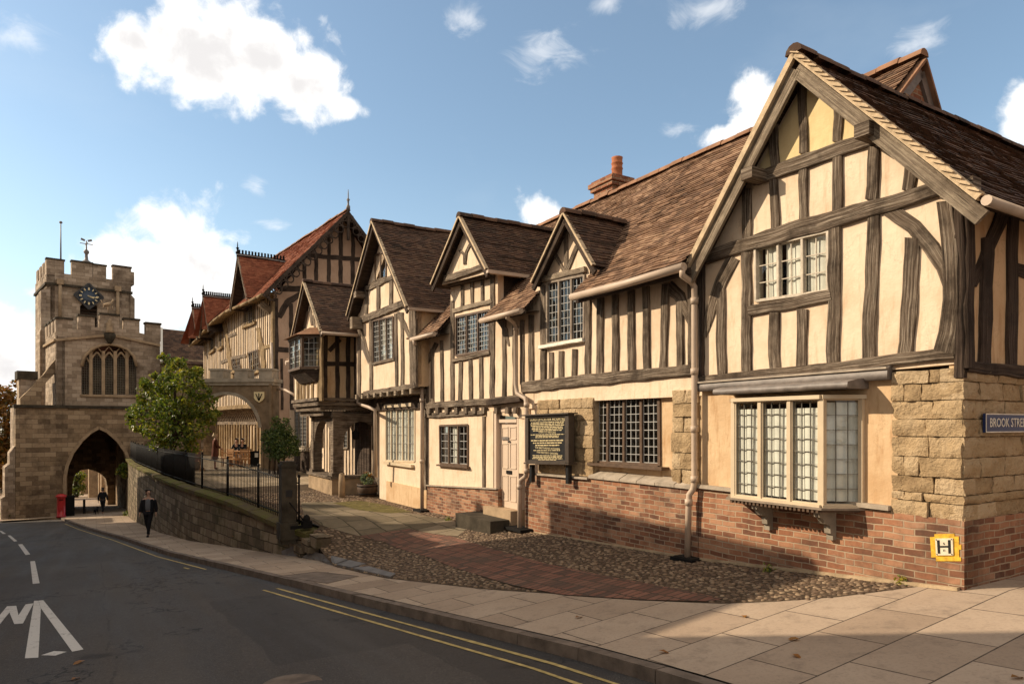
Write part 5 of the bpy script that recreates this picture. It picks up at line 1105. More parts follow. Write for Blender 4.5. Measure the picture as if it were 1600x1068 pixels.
c = F4.pt(557, 460, .28); mb = MB(); mb.bar(c - F.n * .4, c + F.n * .05, D, .22, .18); mb.build('purlin_end', 'timber', h4)

# ================================================================== the gatehouse porch
h5 = thing('porch_gatehouse', 'small gabled gatehouse over an open timber porch with an oriel window', 'gatehouse', W(19.8, .8, -2.32))
V5 = 1.244; F5 = Frame(W(0, V5, 0), D, N); S5 = Frame(W(18.4, V5, 0), -N, -D)
z5 = F5.uz(490, 627)[1]
l5, a5, r5 = F5.uz(453, 535, .32), F5.uz(473.5, 440, .32), F5.uz(500, 517, .32)
uL = 21.5
mb = MB(); F5.slab(mb, [(18.4, z5), (18.4, r5[1]), (r5[0] + .3, r5[1] + .12), (a5[0], a5[1] - .15), (l5[0] - .3, l5[1]), (uL, l5[1] - .1), (uL, z5)], -.14, 0); mb.build('wall', 'plaster', h5)
mb = MB(); S5.slab(mb, [(0, z5), (1.6, z5), (1.6, r5[1] + .05), (0, r5[1] + .05)], -.14, 0); mb.build('side_wall', 'plaster_orange', h5)
mb = MB(); mb.face([W(uL, V5 - .1, z5), W(uL, -2, z5), W(uL, -2, l5[1]), W(uL, V5 - .1, l5[1])]); mb.build('left_wall', 'plaster_orange', h5)
r5f = gable_roof(h5, F5, l5, a5, r5, .32, -4, -5, -4, 'tile_dark', soffit=.3, mort=.08, gauge=.11)
mb = MB(); mb.tube([F5.W(r5[0] - .06, .3, r5[1] - .06), F5.W(r5[0] - .06, -1.3, r5[1] - .06)], .05, 8); mb.build('gutter', 'pipe', r5f)
studs(F5, h5, [(470, 578, 471, 627, 3.4), (476, 578, 476, 627, 3.2), (482, 578, 482, 627, 3.2), (489, 578, 489, 626, 3.2), (465.5, 540, 466, 627, 3), (501, 522, 502, 626, 5), (497, 525, 498, 626, 2.4)], mat='timber_straw')
for p in ([(477, 478), (471, 506)], [(481, 486), (476, 512)], [(485, 480), (488, 508)], [(489, 492), (493, 512)], [(473.5, 468), (473.5, 480)], [(469, 486), (466, 505)]): timber(F5, p, 3.2, h5, 'timber_brace', 'timber')
timber(F5, [(466, 517), (500, 513)], 4, h5, 'tie_beam', 'timber_straw', th=.06)
studs(S5, h5, [(508.5, 523, 508, 626, 6.5), (527, 524, 527, 628, 6.5), (544, 526, 544, 629, 6.5), (555, 526, 555, 630, 4)], mat='timber_dark')
timber(S5, [(511, 568), (534, 568.5), (556, 569)], 7, h5, 'timber_rail', 'timber_dark'); timber(S5, [(531, 530), (514, 548)], 7, h5, 'timber_brace', 'timber_dark')
timber(S5, [(505, 521), (556, 526)], 5, h5, 'wall_plate', 'timber_dark', th=.06)
# oriel
ou0, ou1 = F5.uz(496, 545, .1)[0], F5.uz(466.5, 545, .1)[0]; oz0, oz1 = F5.uz(484, 574, .3)[1], F5.uz(484, 523, .3)[1]
PO = [F5.W(ou1, 0, 0), F5.W(ou1 - .35, .5, 0), F5.W(ou0 + .42, .5, 0), F5.W(ou0, 0, 0)]
mb = MB()
for p in PO[1:3]: mb.box(p + Z * oz0 - F5.n * .04, (.09, .08, oz1 - oz0), F.d)
for z in (oz0 - .03, oz1 - .03):
    for a, b in zip(PO, PO[1:]): mb.bar(a + Z * (z + .03), b + Z * (z + .03), Z, .08, .09)
ob = mb.build('oriel_window', 'frame_brown', h5)
for k, (a, b) in enumerate(zip(PO, PO[1:])):
    dd = (b - a).normalized(); nn = Vector((dd.y, -dd.x, 0)); ctr = (PO[0] + PO[3]) / 2
    if nn.dot((a + b) / 2 - ctr) < 0: nn = -nn
    fr = Frame(a, dd, nn); Lh = (b - a).length
    window(fr, [(.04, oz1 - .03), (Lh - .04, oz1 - .03), (Lh - .04, oz0 + .03), (.04, oz0 + .03)], 2 if k == 1 else 1, 3, 5, ob, -.02, 'light', 'frame_brown', 'leadcame', 'glass', None, fw=.035, lw=.014, tilt=.006)
mb = MB(); mb.face([F5.W(ou1, .01, oz0), F5.W(ou0, .01, oz0), F5.W(ou0, .01, oz1), F5.W(ou1, .01, oz1)]); mb.build('dark_room', 'dark', ob)
mb = MB(); q = [F5.W(ou1 + .15, 0, 0), F5.W(ou1 - .3, .68, 0), F5.W(ou0 + .35, .68, 0), F5.W(ou0 - .15, 0, 0)]
t_ = [F5.W(ou1 - .2, 0, 0), F5.W(ou1 - .3, .25, 0), F5.W(ou0 + .35, .25, 0), F5.W(ou0 + .2, 0, 0)]
mb.hexa(list(reversed([p + Z * (oz1 + .02) for p in q])), list(reversed([p + Z * (oz1 + .26) for p in t_]))); mb.build('oriel_roof', 'ridge', ob)
mb = MB(); q2_ = [F5.W(ou1 - .1, 0, 0), F5.W(ou1 - .2, .1, 0), F5.W(ou0 + .2, .1, 0), F5.W(ou0 + .1, 0, 0)]; mb.hexa(list(reversed([p + Z * (oz0 - .42) for p in q2_])), list(reversed([p + Z * (oz0 - .05) for p in PO]))); mb.build('oriel_cove', 'timber_dark', ob)
# jetty mouldings and the open porch below
mb = MB()
for z, o_, h in ((z5 + .06, .10, .10), (z5 - .08, .04, .12), (z5 - .22, -.06, .14), (z5 - .38, -.2, .16)):
    F5.box(mb, 18.4 - o_, uL + .1, -.3, o_, z - h / 2, z + h / 2); S5.box(mb, -o_, 1.9, -.3, o_, z - h / 2, z + h / 2)
mb.build('jetty_moulding', 'timber', h5)
mb = MB(); q = [F5.W(18.4, 0, 0), F5.W(uL, 0, 0), W(uL, -1, 0), W(18.4, -1, 0)]; mb.face([p + Z * (z5 - .12) for p in q]); mb.build('porch_ceiling', 'timber_dark', h5)
VP = .76; FP = Frame(W(0, VP, 0), D, N); SP = Frame(W(18.38, VP, 0), -N, -D)
def arch_poly(u0, u1, z0, zt, i0, i1, zs_, zc, n=10):
    """outer rectangle u0..u1, z0..zt with an arched doorway i0..i1, springing zs_, crown zc"""
    mid = (i0 + i1) / 2; pl = [(u0, z0), (u0, zt), (u1, zt), (u1, z0), (i1, z0), (i1, zs_)]
    for k in range(1, 2 * n):
        t = k / (2 * n); x = i1 + (i0 - i1) * t; e = abs(2 * t - 1); pl.append((x, zs_ + (zc - zs_) * (1 - e ** 2.2) ** .62))
    pl += [(i0, zs_), (i0, z0)]; return pl
zpl = FP.uz(505, 739)[1]; zt5 = z5 - .4
mb = MB(); FP.slab(mb, arch_poly(18.40, 21.0, zpl, zt5, 18.68, 20.72, zt5 - 1.0, zt5 - .22), -.26, 0); mb.build('porch_arch', 'timber', h5)
mb = MB(); SP.slab(mb, arch_poly(.02, 1.75, zpl, zt5, .30, 1.55, zt5 - .95, zt5 - .25), -.24, 0); mb.build('porch_arch', 'timber', h5)
for fr, u in ((FP, 18.52), (FP, 20.88), (SP, 1.66)):
    mb = MB(); fr.box(mb, u - .15, u + .15, -.28, .03, zpl, zt5 + .1); fr.box(mb, u - .19, u + .19, -.32, .07, zt5 - .12, zt5 + .02); fr.box(mb, u - .2, u + .2, -.33, .08, zpl - .06, zpl + .08); mb.build('porch_post', 'timber', h5)
mb = MB(); FP.box(mb, 18.3, 21.1, -.36, .10, -2.5, zpl - .05); SP.box(mb, -.1, 1.9, -.34, .10, -2.5, zpl - .05); mb.build('porch_plinth', 'stone_plain', h5)
mb = MB(); FP.box(mb, 18.24, 21.15, -.42, .16, zpl - .10, zpl - .02); SP.box(mb, -.16, 1.9, -.4, .16, zpl - .10, zpl - .02); mb.build('plinth_coping', 'timber', h5)
mb = MB(); c = SP.W(.75, -.1, zt5 - .55); mb.tube([c + Z * .35, c], .015, 6); mb.lathe(c - Z * .3, [(.02, 0), (.10, .02), (.13, .24), (.05, .3), (.02, .33)], 8); mb.build('porch_lantern', 'iron', h5)
# back wall of the porch and the wall on to the guildhall
FB = Frame(W(0, -.55, 0), D, N)
mb = MB(); FB.slab(mb, [(16.4, -2.6), (16.4, z5), (28.5, z5 + 2.5), (28.5, -2.6)], -.14, 0); mb.build('back_wall', 'plaster', h5)
for i, u in enumerate(frange(17.3, 24.0, .36)): timber(FB, [(u, -2.2), (u, z5)], .13, h5, 'timber_stud', 'timber', uz=True)
q = uzq(FB, [(533, 650), (546, 651), (546, 700), (533, 700)]); window(FB, q, 2, 3, 8, h5, .05, 'porch_window', 'frame_grey', 'leadcame', 'sign_black', None, fw=.05, lw=.014)
q = uzq(FB, [(496, 656), (505, 656), (505, 697), (496, 696)]); window(FB, q, 1, 3, 8, h5, .05, 'porch_window', 'frame_grey', 'leadcame', 'sign_black', None, fw=.05, lw=.014)
q = uzq(FB, [(560, 650), (580, 650), (580, 752), (560, 750)]); mb = MB(); qbar(mb, FB, q, 0, 1, 0, 1, 0, .07)
for k in range(1, 5): qbar(mb, FB, q, k / 5 - .01, k / 5 + .01, 0, 1, .07, .085)
mb.build('plank_door', 'timber_dark', h5)
q = uzq(FB, [(463, 640), (482, 639), (482, 697), (464, 698)]); window(FB, q, 3, 3, 10, h5, .06, 'lattice_window', 'frame_grey', 'leadcame', 'sign_black', None, fw=.05, lw=.016, mw=.05)
mb = MB(); qbar(mb, FB, q, -.05, 1.05, -.12, -.02, .03, .12); mb.build('window_sill', 'sill', h5)
mb = MB(); qbar(mb, FB, q, -.2, 1.1, -.75, -.15, .0, .05); mb.build('dark_panel', 'timber_dark', h5)
# little lean-to roof left of the gatehouse
A_, B_ = F.pt(447, 563, .55), F.pt(468, 557, .55); up_ = Vector((0, 0, .9)) - N * .8
mb = MB(); tiles(mb, A_, B_, B_ + up_, A_ + up_, .11, .18); lr = mb.build('lean_to_roof', 'tile', h5)
mb = MB(); mb.tube([A_ - Z * .06, B_ - Z * .06], .05, 8); mb.build('gutter', 'pipe', lr)
pipe(h5, [A_ - Z * .08, A_ - Z * .2 + F.d * -.05, F.pt(457, 575, .3), F.pt(461, 582, .1), F.pt(461, 632, .1)], .045)
pipe(h5, [S5.pt(558, 522, .1), S5.pt(558, 530, .1), S5.pt(558.5, 600, .1), S5.pt(559, 630, .1), F.pt(576, 636, .5), F.pt(586, 640, .4), F.pt(586.5, 650, .35), F.pt(587, 745, .3)], .05)
# ================================================================== the guildhall
W0 = Vector((-11.5, 33.0)); GD = Vector((-0.587, 0.81, 0)); GN = Vector((-0.81, -0.587, 0))
GF = Frame(W0, GD, GN); GG = Frame(W0, -GN, -GD)             # street front; gable towards the courtyard
h6 = thing('guildhall', 'large close studded guildhall with red tiled roof and carved gable, behind the stone arch', 'guildhall', GF.W(4, 0, -2.2))
SAG = [(-2, 6.12), (0, 6.12), (3, 6.15), (5.8, 6.25), (9, 6.1), (11.7, 5.75), (13.8, 5.42), (20, 4.9)]
def sag(u): return interp(u, SAG)
LEN = 15.4
upw = {'a': (uzq(GF, [(381, 479), (398, 474.6), (399.6, 503), (383, 510)]), 0), 'b': (uzq(GF, [(388.6, 551), (404, 546), (407, 578), (393, 584)]), 1),
       'c': (uzq(GF, [(362.5, 559.7), (374, 556), (377, 577), (365, 580)]), 1), 'd': (uzq(GF, [(328, 524), (335.5, 521), (336.5, 545), (330, 551)]), 0), 'e': (uzq(GF, [(343.5, 513), (347.5, 511), (349, 541), (344, 545)]), 0)}
mb = MB(); top = [(u, sag(u) + .3) for u in frange(0, LEN, 1.0)]
GF.slab(mb, [(0, .9)] + top + [(LEN, .9)], -.14, 0, [w[0] for w in upw.values()]); mb.build('wall', 'plaster', h6)
mb = MB(); GF.slab(mb, [(0, -2.6), (0, 1.0), (LEN, 1.0), (LEN, -2.6)], -1.0, -.75); mb.build('lower_wall', 'plaster', h6)
mb = MB()
for k in range(7):                                        # plaster cove under the jetty
    t0, t1 = k / 7 * math.pi / 2, (k + 1) / 7 * math.pi / 2
    a = [GF.W(u, -.75 + .78 * (1 - math.cos(t)), .05 + .9 * math.sin(t)) for t in (t0, t1) for u in (0, LEN)]; mb.face([a[0], a[1], a[3], a[2]])
cv = mb.build('jetty_cove', 'plaster', h6)
for u in frange(.2, LEN - .2, .42):
    mb = MB(); pts = [GF.W(u, -.73 + .78 * (1 - math.cos(t)), .05 + .9 * math.sin(t)) for t in [i / 6 * math.pi / 2 for i in range(7)]]
    mb.tube(pts, .055, 5); mb.build('cove_rib', 'timber', cv)
timber(GF, [(0, .95), (LEN, .95)], .22, h6, 'bressumer_beam', 'timber_straw', th=.06, uz=True, step=.5)
timber(GF, [(0, .05), (LEN, .05)], .2, h6, 'wall_beam', 'timber', v=-.75, th=.1, uz=True, step=.5)
for i, u in enumerate(frange(.25, LEN - .3, .375)):
    timber(GF, [(u + .02 * math.sin(i * 3), 1.0), (u + .05 * math.sin(i * 7), sag(u) + .1)], .12, h6, 'timber_stud', 'timber' if i % 3 else 'timber_straw', uz=True, th=.03, step=.5)
for i, u in enumerate(frange(.3, LEN - .3, .62)):
    timber(GF, [(u, -2.3), (u, .1)], .2, h6, 'ground_floor_post', 'timber_straw', v=-.75, uz=True, th=.09, step=.6)
for u in (1.2, 2.75, 4.3, 5.5, 7.0, 8.6):
    q = [(u + .38, -.15), (u, -.15), (u, -1.75), (u + .38, -1.75)]; window(GF, q, 1, 2, 6, h6, -.72, 'ground_window', 'frame_brown', 'leadcame_dark', 'sign_black', None, fw=.05, dark=False)
timber(GF, [(405.5, 545), (424.5, 540)], 5.5, h6, 'timber_rail', 'timber_straw', th=.06); timber(GF, [(353, 527), (370, 521)], 4.5, h6, 'timber_rail', 'timber', th=.06)
timber(GF, [(346, 566), (362, 560), (385, 555)], 5, h6, 'timber_rail', 'timber', th=.06); timber(GF, [(404, 512), (411, 545), (414, 590)], 6, h6, 'main_post', 'timber_straw', th=.07); timber(GF, [(352, 505), (360, 560), (364, 592)], 5, h6, 'main_post', 'timber_straw', th=.07)
timber(GF, [(0.1, .9), (0.1, 5.9)], .3, h6, 'corner_post', 'timber_straw', uz=True, th=.08)
for k, (q, lat) in upw.items():
    window(GF, q, 2 if lat else 1, 2 if lat else 3, 3 if lat else 8, h6, .02, 'upper_window', 'frame_brown' if lat else 'timber_straw', 'leadcame' if lat else 'leadcame_dark', 'glass_dull', None, fw=.08, mw=.06, lw=.02, dark=True)
    timber(GF, [(q[3][0] + .15, q[3][1] - .05), (q[2][0] - .15, q[2][1] - .05)], .16, h6, 'window_sill', 'timber_straw', v=.02, uz=True, th=.12)
# gable wall: w along GG
GWID, RZG, RWG = 6.9, 10.75, 3.45
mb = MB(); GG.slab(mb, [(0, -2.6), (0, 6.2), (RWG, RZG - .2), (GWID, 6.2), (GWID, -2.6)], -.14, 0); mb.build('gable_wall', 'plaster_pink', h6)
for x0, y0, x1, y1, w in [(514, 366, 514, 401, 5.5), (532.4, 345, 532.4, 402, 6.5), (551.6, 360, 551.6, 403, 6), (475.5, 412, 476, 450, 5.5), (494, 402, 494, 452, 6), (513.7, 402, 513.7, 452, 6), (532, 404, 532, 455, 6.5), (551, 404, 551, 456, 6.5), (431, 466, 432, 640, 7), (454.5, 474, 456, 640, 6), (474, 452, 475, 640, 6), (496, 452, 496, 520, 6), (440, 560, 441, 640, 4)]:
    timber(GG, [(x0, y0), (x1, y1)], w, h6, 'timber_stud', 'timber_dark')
for pts, w in (([(480, 399), (520, 402), (570, 406)], 7), ([(437, 451), (480, 451), (560, 456)], 9), ([(429, 545), (470, 548), (500, 550)], 8)): timber(GG, pts, w, h6, 'timber_rail', 'timber_dark')
timber(GG, [(436, 496), (441, 484), (452, 470), (470, 459)], [8, 10, 10, 9], h6, 'timber_brace', 'timber_dark')
c = GF.pt(412, 474, .3); mb = MB(); mb.bar(c - Z * .35 - GN * .3, c + GN * .15, GD, .35, .3); mb.build('carved_bracket', 'timber_pale', h6)
# roof
EVG, OV = 0.72, 0.78
us = [-OV, 0, 1.5, 3, 4.5, 6, 7.5, 9, 10.5, 12, 13.5, LEN + .4]
mb = MB()
for a, b in zip(us, us[1:]): tiles(mb, GF.W(a, EVG, sag(a)), GF.W(b, EVG, sag(b)), GF.W(b, -RWG, RZG), GF.W(a, -RWG, RZG), .11, .18, sag=.03)
r6 = mb.build('roof', 'tile_red', h6)
mb = MB(); mb.face([GF.W(-OV, -RWG, RZG - .03), GF.W(LEN, -RWG, RZG - .03), GF.W(LEN, -GWID - 1, 5.9), GF.W(-OV, -GWID - 1, 5.9)]); mb.build('rear_roof', 'tile_red', r6)
mb = MB(); ridge(mb, GF.W(-OV, -RWG, RZG + .04), GF.W(LEN, -RWG, RZG + .04), .12); mb.build('ridge_tiles', 'ridge', r6)
mb = MB()
for a, b in zip(us, us[1:]): mb.tube([GF.W(a, EVG + .05, sag(a) - .08), GF.W(b, EVG + .05, sag(b) - .08)], .075, 8); mb.face([GF.W(a, EVG, sag(a) - .1), GF.W(b, EVG, sag(b) - .1), GF.W(b, -.05, sag(b) + .15), GF.W(a, -.05, sag(a) + .15)])
mb.build('eaves_gutter', 'timber_straw', r6)
def cusped_board(fr, a, b, v, h, n, name='bargeboard'):
    """carved bargeboard: a board with pierced scalloped tracery below"""
    mb = MB(); A = fr.W(a[0], v, a[1]); B = fr.W(b[0], v, b[1]); mb.bar(A - Z * .12, B - Z * .12, fr.n, .07, .16); L = (B - A).length; d = (B - A) / L; dn = (fr.n.cross(d)).normalized()
    if dn.z > 0: dn = -dn
    for i in range(n):
        c = A + d * (L * (i + .5) / n) + dn * (.22 + h * .35); rr = h * .42
        pts = [c + (d * math.cos(t) + dn * math.sin(t)) * rr for t in [2 * math.pi * k / 9 for k in range(10)]]; mb.tube(pts, .035, 4)
        mb.bar(A + d * (L * i / n) + dn * .15, A + d * (L * i / n) + dn * (.22 + h * .55), fr.n, .05, .07)
    return mb.build(name, 'timber_dark', r6)
cusped_board(GG, (-EVG, sag(0) - .02), (RWG, RZG), OV, .42, 15); cusped_board(GG, (GWID + EVG, sag(0)), (RWG, RZG), OV, .42, 15)
mb = MB()
for e in (-EVG, GWID + EVG): mb.face([GG.W(e, OV - .03, sag(0) - .08), GG.W(e, -.05, sag(0) - .08), GG.W(RWG, -.05, RZG - .08), GG.W(RWG, OV - .03, RZG - .08)])
mb.build('soffit', 'timber_dark', r6)
def finial(c, h, parent, name='finial'):
    mb = MB(); mb.lathe(c, [(.05, -1.1 if h > .7 else -.3), (.06, 0), (.10, .02), (.10, h * .15), (.05, h * .22), (.045, h * .4), (.09, h * .48), (.03, h * .56), (.025, h * .8), (.012, h)], 8); return mb.build(name, 'iron' if h < .9 else 'lead', parent)
finial(GG.W(RWG, OV, RZG + .05), 1.0, r6); mb = MB(); mb.bar(GG.W(RWG, OV, RZG), GG.W(RWG, OV, RZG - 1.5), D, .14, .12); mb.build('gable_post', 'timber_dark', r6)
def mvg(z): return EVG - (z - 6.12) * (EVG + RWG) / (RZG - 6.12)
for s_, hz, hw, zb in ((3.1, 8.6, 1.6, 6.2), (11.1, 7.74, 1.2, 5.55), (14.2, 7.44, 1.2, 5.35)):
    d_r = gable_roof(h6, GF, (s_ + hw, zb - .1), (s_, hz), (s_ - hw, zb + .05), .92, mvg(zb) , min(mvg(hz), -.9), mvg(zb), 'tile_red', board='timber', soffit=.5, mort=.05, gauge=.12, tw=.19, mmat='timber_pale', rmat='lead')
    og_ = ORG[d_r.name]; d_r.name = 'gabled_dormer_roof'; ORG[d_r.name] = og_
    mb = MB(); GF.slab(mb, [(s_ + hw * .8, zb - .1), (s_ - hw * .8, zb), (s_, hz - .35)], .3, .42); mb.build('dormer_gable', 'timber_dark', d_r)
    mb = MB(); P, Q = GF.W(s_, .9, hz + .06), GF.W(s_, min(mvg(hz), -.9), hz + .06); mb.bar(P, Q, GD, .16, .14); n = 15
    for i in range(n): c = lerp(P, Q, (i + .5) / n); mb.bar(c, c + Z * .27, GD, .035, .09)
    mb.build('ridge_cresting', 'iron', d_r); finial(GF.W(s_, .91, hz + .1), .62, d_r)
mb = MB(); mb.face([GF.W(LEN, 0, -2.6), GF.W(LEN, -GWID, -2.6), GF.W(LEN, -GWID, 6), GF.W(LEN, -RWG, RZG - .2), GF.W(LEN, 0, 5)]); mb.face([GG.W(GWID, 0, -2.6), GG.W(GWID, -LEN, -2.6), GG.W(GWID, -LEN, 6.1), GG.W(GWID, 0, 6.1)]); mb.build('rear_wall', 'ashlar_dark', h6)
# lead pipe at the corner of the guildhall and the arch
pipe(h6, [GF.pt(424, 535, .12), GF.pt(425, 560, .12), GF.pt(426, 604, .12), GF.pt(430, 606, .3), GF.pt(446, 609, .3), GF.pt(460, 617, .3)], .06)

# ================================================================== the stone arch across the terrace
AF = Frame((-10.7, 30.9), (-1, .06), (-.06, -1))
ar = thing('stone_archway', 'battlemented stone archway over the terrace with a gold shield', 'archway', AF.W(1.5, -.4, -2.2))
def aq(px, py): return AF.uz(px, py)
aL = AF.uz(292, 600)[0]
jr, jl_, zc_, zs_ = aq(407.5, 690)[0], aq(301, 690)[0], aq(352, 615)[1], aq(408, 668)[1]
u0, zt_ = aq(426, 600)[0], aq(400, 593)[1]
zt_ = aq(410, 596)[1]
mb = MB(); AF.slab(mb, arch_poly(u0, aL, -2.6, zt_, jr, jl_, zs_, zc_, 14), -.75, 0); mb.build('arch_wall', 'arch_stone', ar)
mb = MB()
for k in range(28):
    def ap(t): x = jr + (jl_ - jr) * t; e = abs(2 * t - 1); return AF.W(x, .03, zs_ + (zc_ - zs_) * (1 - e ** 2.2) ** .62 + .02)
    a, b = ap(k / 28), ap((k + 1) / 28); mb.bar(a, b, AF.n, .10, .14)
mb.build('arch_moulding', 'stone_grey', ar)
mb = MB(); AF.box(mb, u0 - .12, aL, -.85, .14, zt_ - .02, zt_ + .14); AF.box(mb, u0 - .05, aL, -.8, .07, zt_ - .16, zt_ - .02); mb.build('string_course', 'stone_grey', ar)
mb = MB(); AF.box(mb, u0 + .02, u0 + .14, 0, .1, -2.4, zt_ - .1); AF.box(mb, jr - .14, jr - .03, 0, .06, -2.4, zs_); mb.build('pier_shaft', 'arch_stone', ar)
for x0, x1 in ((404.5, 425.5), (366.5, 387), (328.5, 349)):
    a, b = aq(x1, 590)[0], aq(x0, 590)[0]; mb = MB(); AF.box(mb, a, b, -.7, .02, zt_ + .14, zt_ + .52); AF.box(mb, a - .04, b + .04, -.75, .06, zt_ + .52, zt_ + .6); mb.build('merlon', 'stone_grey', ar)
c = AF.pt(405, 612, .05); mb = MB(); w_, h_ = .23, .48
out = [(-w_, 0), (w_, 0), (w_, -h_ * .55), (w_ * .7, -h_ * .78), (0, -h_), (-w_ * .7, -h_ * .78), (-w_, -h_ * .55)]
mb.face([c + Vector((x, -.03, z)) for x, z in reversed(out)]); mb.face([c + Vector((x, .05, z)) for x, z in out])
for i in range(7): a, b = out[i], out[(i + 1) % 7]; mb.face([c + Vector((a[0], -.03, a[1])), c + Vector((b[0], -.03, b[1])), c + Vector((b[0], .05, b[1])), c + Vector((a[0], .05, a[1]))])
sh = mb.build('shield', 'gold', ar)
mb = MB()
for ang in (-.42, 0, .42): p = c + Vector((0, -.045, -h_ * .82)); q = p + Vector((math.sin(ang) * .34, 0, math.cos(ang) * .34)); mb.bar(p, q, Vector((math.cos(ang), 0, -math.sin(ang))), .035, .02)
mb.build('shield_charge', 'iron', sh)

# ================================================================== the chapel over the west gate
CF = Frame((-30.7, 46.0), (.75, .66), (.66, -.75)); CL = Frame((-30.7, 46.0), (-.66, .75), (-.75, -.66))   # front; its sunlit left flank
ch_ = thing('gatehouse_chapel', 'sandstone chapel built over a dark pointed gateway, with battlements and a large window', 'chapel', CF.W(3, -4, -6.4))
CB = Frame(CF.W(0, .55, 0).xy, CF.d, CF.n)
def cq(px, py, fr=CF): return fr.uz(px, py)
zbase = -7.2
# upper stage
cw = 6.4
win = [cq(127.4, 616), cq(213.5, 616), cq(213.5, 572), cq(209, 556), cq(198, 545), cq(184, 539.5), cq(170.5, 537.5), cq(157, 539.5), cq(143, 545), cq(132, 556), cq(127.4, 572)]
zst = cq(90, 636)[1]
pk = [(0, cq(88, 517)[1]), (cq(171.7, 509)[0], cq(171.7, 509)[1]), (cw, cq(250, 527)[1])]
mb = MB(); CF.slab(mb, [(0, zst - .6), (0, pk[0][1]), pk[1], (cw, pk[2][1]), (cw, zst - .6)], -.6, 0, [win]); mb.build('wall', 'ashlar', ch_)
mb = MB(); CL.slab(mb, [(0, zst - .6), (0, pk[0][1]), (6.5, pk[0][1]), (6.5, zst - .6)], -.5, 0.0); mb.build('side_wall', 'ashlar', ch_)
mb = MB(); mb.face([CF.W(cw, 0, zbase), CF.W(cw, -11, zbase), CF.W(cw, -11, pk[2][1]), CF.W(cw, 0, pk[2][1])]); mb.face([CF.W(0, -.3, pk[0][1] - .2), CF.W(cw, -.3, pk[0][1] - .2), CF.W(cw, -10, pk[0][1] - .2), CF.W(0, -10, pk[0][1] - .2)]); mb.build('rear_wall', 'ashlar', ch_)
mb = MB()
for a, b in zip([(0, 531, 90), (0, 0, 0)], []): pass
for (x0, y0), (x1, y1) in (((88, 531), (165, 524)), ((165, 524), (178, 524)), ((178, 524), (250, 539.5))): a, b = CF.pt(x0, y0, .06), CF.pt(x1, y1, .06); mb.bar(a, b, CF.n, .2, .16)
mb.bar(CL.W(0, .05, cq(88, 531)[1]), CL.W(6.4, .05, cq(88, 531)[1]), CL.n, .2, .16); mb.build('string_course', 'stone_plain', ch_)
for x0, x1, yt, yb in ((88, 113, 495.6, 518), (122.5, 148, 491.5, 515), (156, 186, 489.5, 511), (193.6, 218, 497, 518), (228, 251, 503.6, 525)):
    a, b = cq(x0, yb), cq(x1, yb); zt2 = cq((x0 + x1) / 2, yt)[1]; mb = MB(); CF.box(mb, a[0], b[0], -.5, .02, min(a[1], b[1]) - .3, zt2 - .12); CF.box(mb, a[0] - .05, b[0] + .05, -.56, .08, zt2 - .14, zt2, m=1); mb.build('merlon', ['ashlar', 'stone_dark'], ch_)
zt2 = cq(100, 495.6)[1]
for u in frange(.0, 5.6, 1.4): mb = MB(); CL.box(mb, u, u + .85, -.5, .02, pk[0][1] - .1, zt2 - .12); CL.box(mb, u - .05, u + .9, -.55, .07, zt2 - .14, zt2 - .01, m=1); mb.build('merlon', ['ashlar', 'stone_dark'], ch_)
# big window
mb = MB(); wb = cq(127.4, 616)[1]
for x in (142.5, 162, 180.7, 199): u = cq(x, 600)[0]; CF.box(mb, u - .10, u + .10, -.3, -.08, wb, cq(x, 548)[1])
wf = mb.build('great_window', 'stone_plain', ch_)
mb = MB(); xs = [127.4, 142.5, 162, 180.7, 199, 213.5]
for a, b in zip(xs, xs[1:]):
    ua, ub = cq(a, 570)[0], cq(b, 570)[0]; zt3 = cq((a + b) / 2, 552 if 140 < a < 200 else 560)[1]; hw = (ub - ua) / 2; n = 6
    for sgn in (-1, 1):
        pts = [CF.W((ua + ub) / 2 + sgn * hw * (1 - (k / n) ** 1.6), -.16, zt3 - .55 + .65 * (k / n)) for k in range(n + 1)]; mb.tube(pts, .07, 5)
for k in range(5): t = cq(134 + 18.5 * k, 548); mb.tube([CF.W(t[0] - .3, -.16, t[1] - .1), CF.W(t[0], -.16, t[1] + .32), CF.W(t[0] + .3, -.16, t[1] - .1)], .05, 5)
mb.build('tracery', 'stone_plain', wf)
for a, b in zip(win[2:], win[3:]):
    pass
mb = MB(); pts = [CF.W(p[0], .03, p[1]) for p in win[2:]]; mb.tube(pts, .11, 6); mb.build('hood_mould', 'stone_plain', wf); mb = MB(); mb.bar(CF.W(win[0][0] - .1, 0, wb - .06), CF.W(win[1][0] + .1, 0, wb - .06), CF.n, .2, .14); mb.build('sill', 'stone_plain', wf)
mb = MB(); tri = tessellate_polygon([[Vector((p[0], p[1], 0)) for p in win]])
for t in tri: mb.face([CF.W(win[i][0], -.24, win[i][1]) for i in t])
mb.build('glass', 'glass_dull', wf)
mb = MB(); uL_, uR_ = win[0][0], win[1][0]
for u in frange(uL_, uR_, .11): mb.box(CF.W(u, -.235, wb), (.014, .01, 2.8), CF.d)
for z in frange(wb, wb + 2.9, .17): CF.box(mb, uL_, uR_, -.24, -.23, z, z + .014)
mb.build('lead_lattice', 'leadcame_dark', wf)
mb = MB(); CF.box(mb, uL_ - .5, uR_ + .5, -1.4, -1.3, wb - .5, wb + 4); mb.build('dark_room', 'dark', wf)
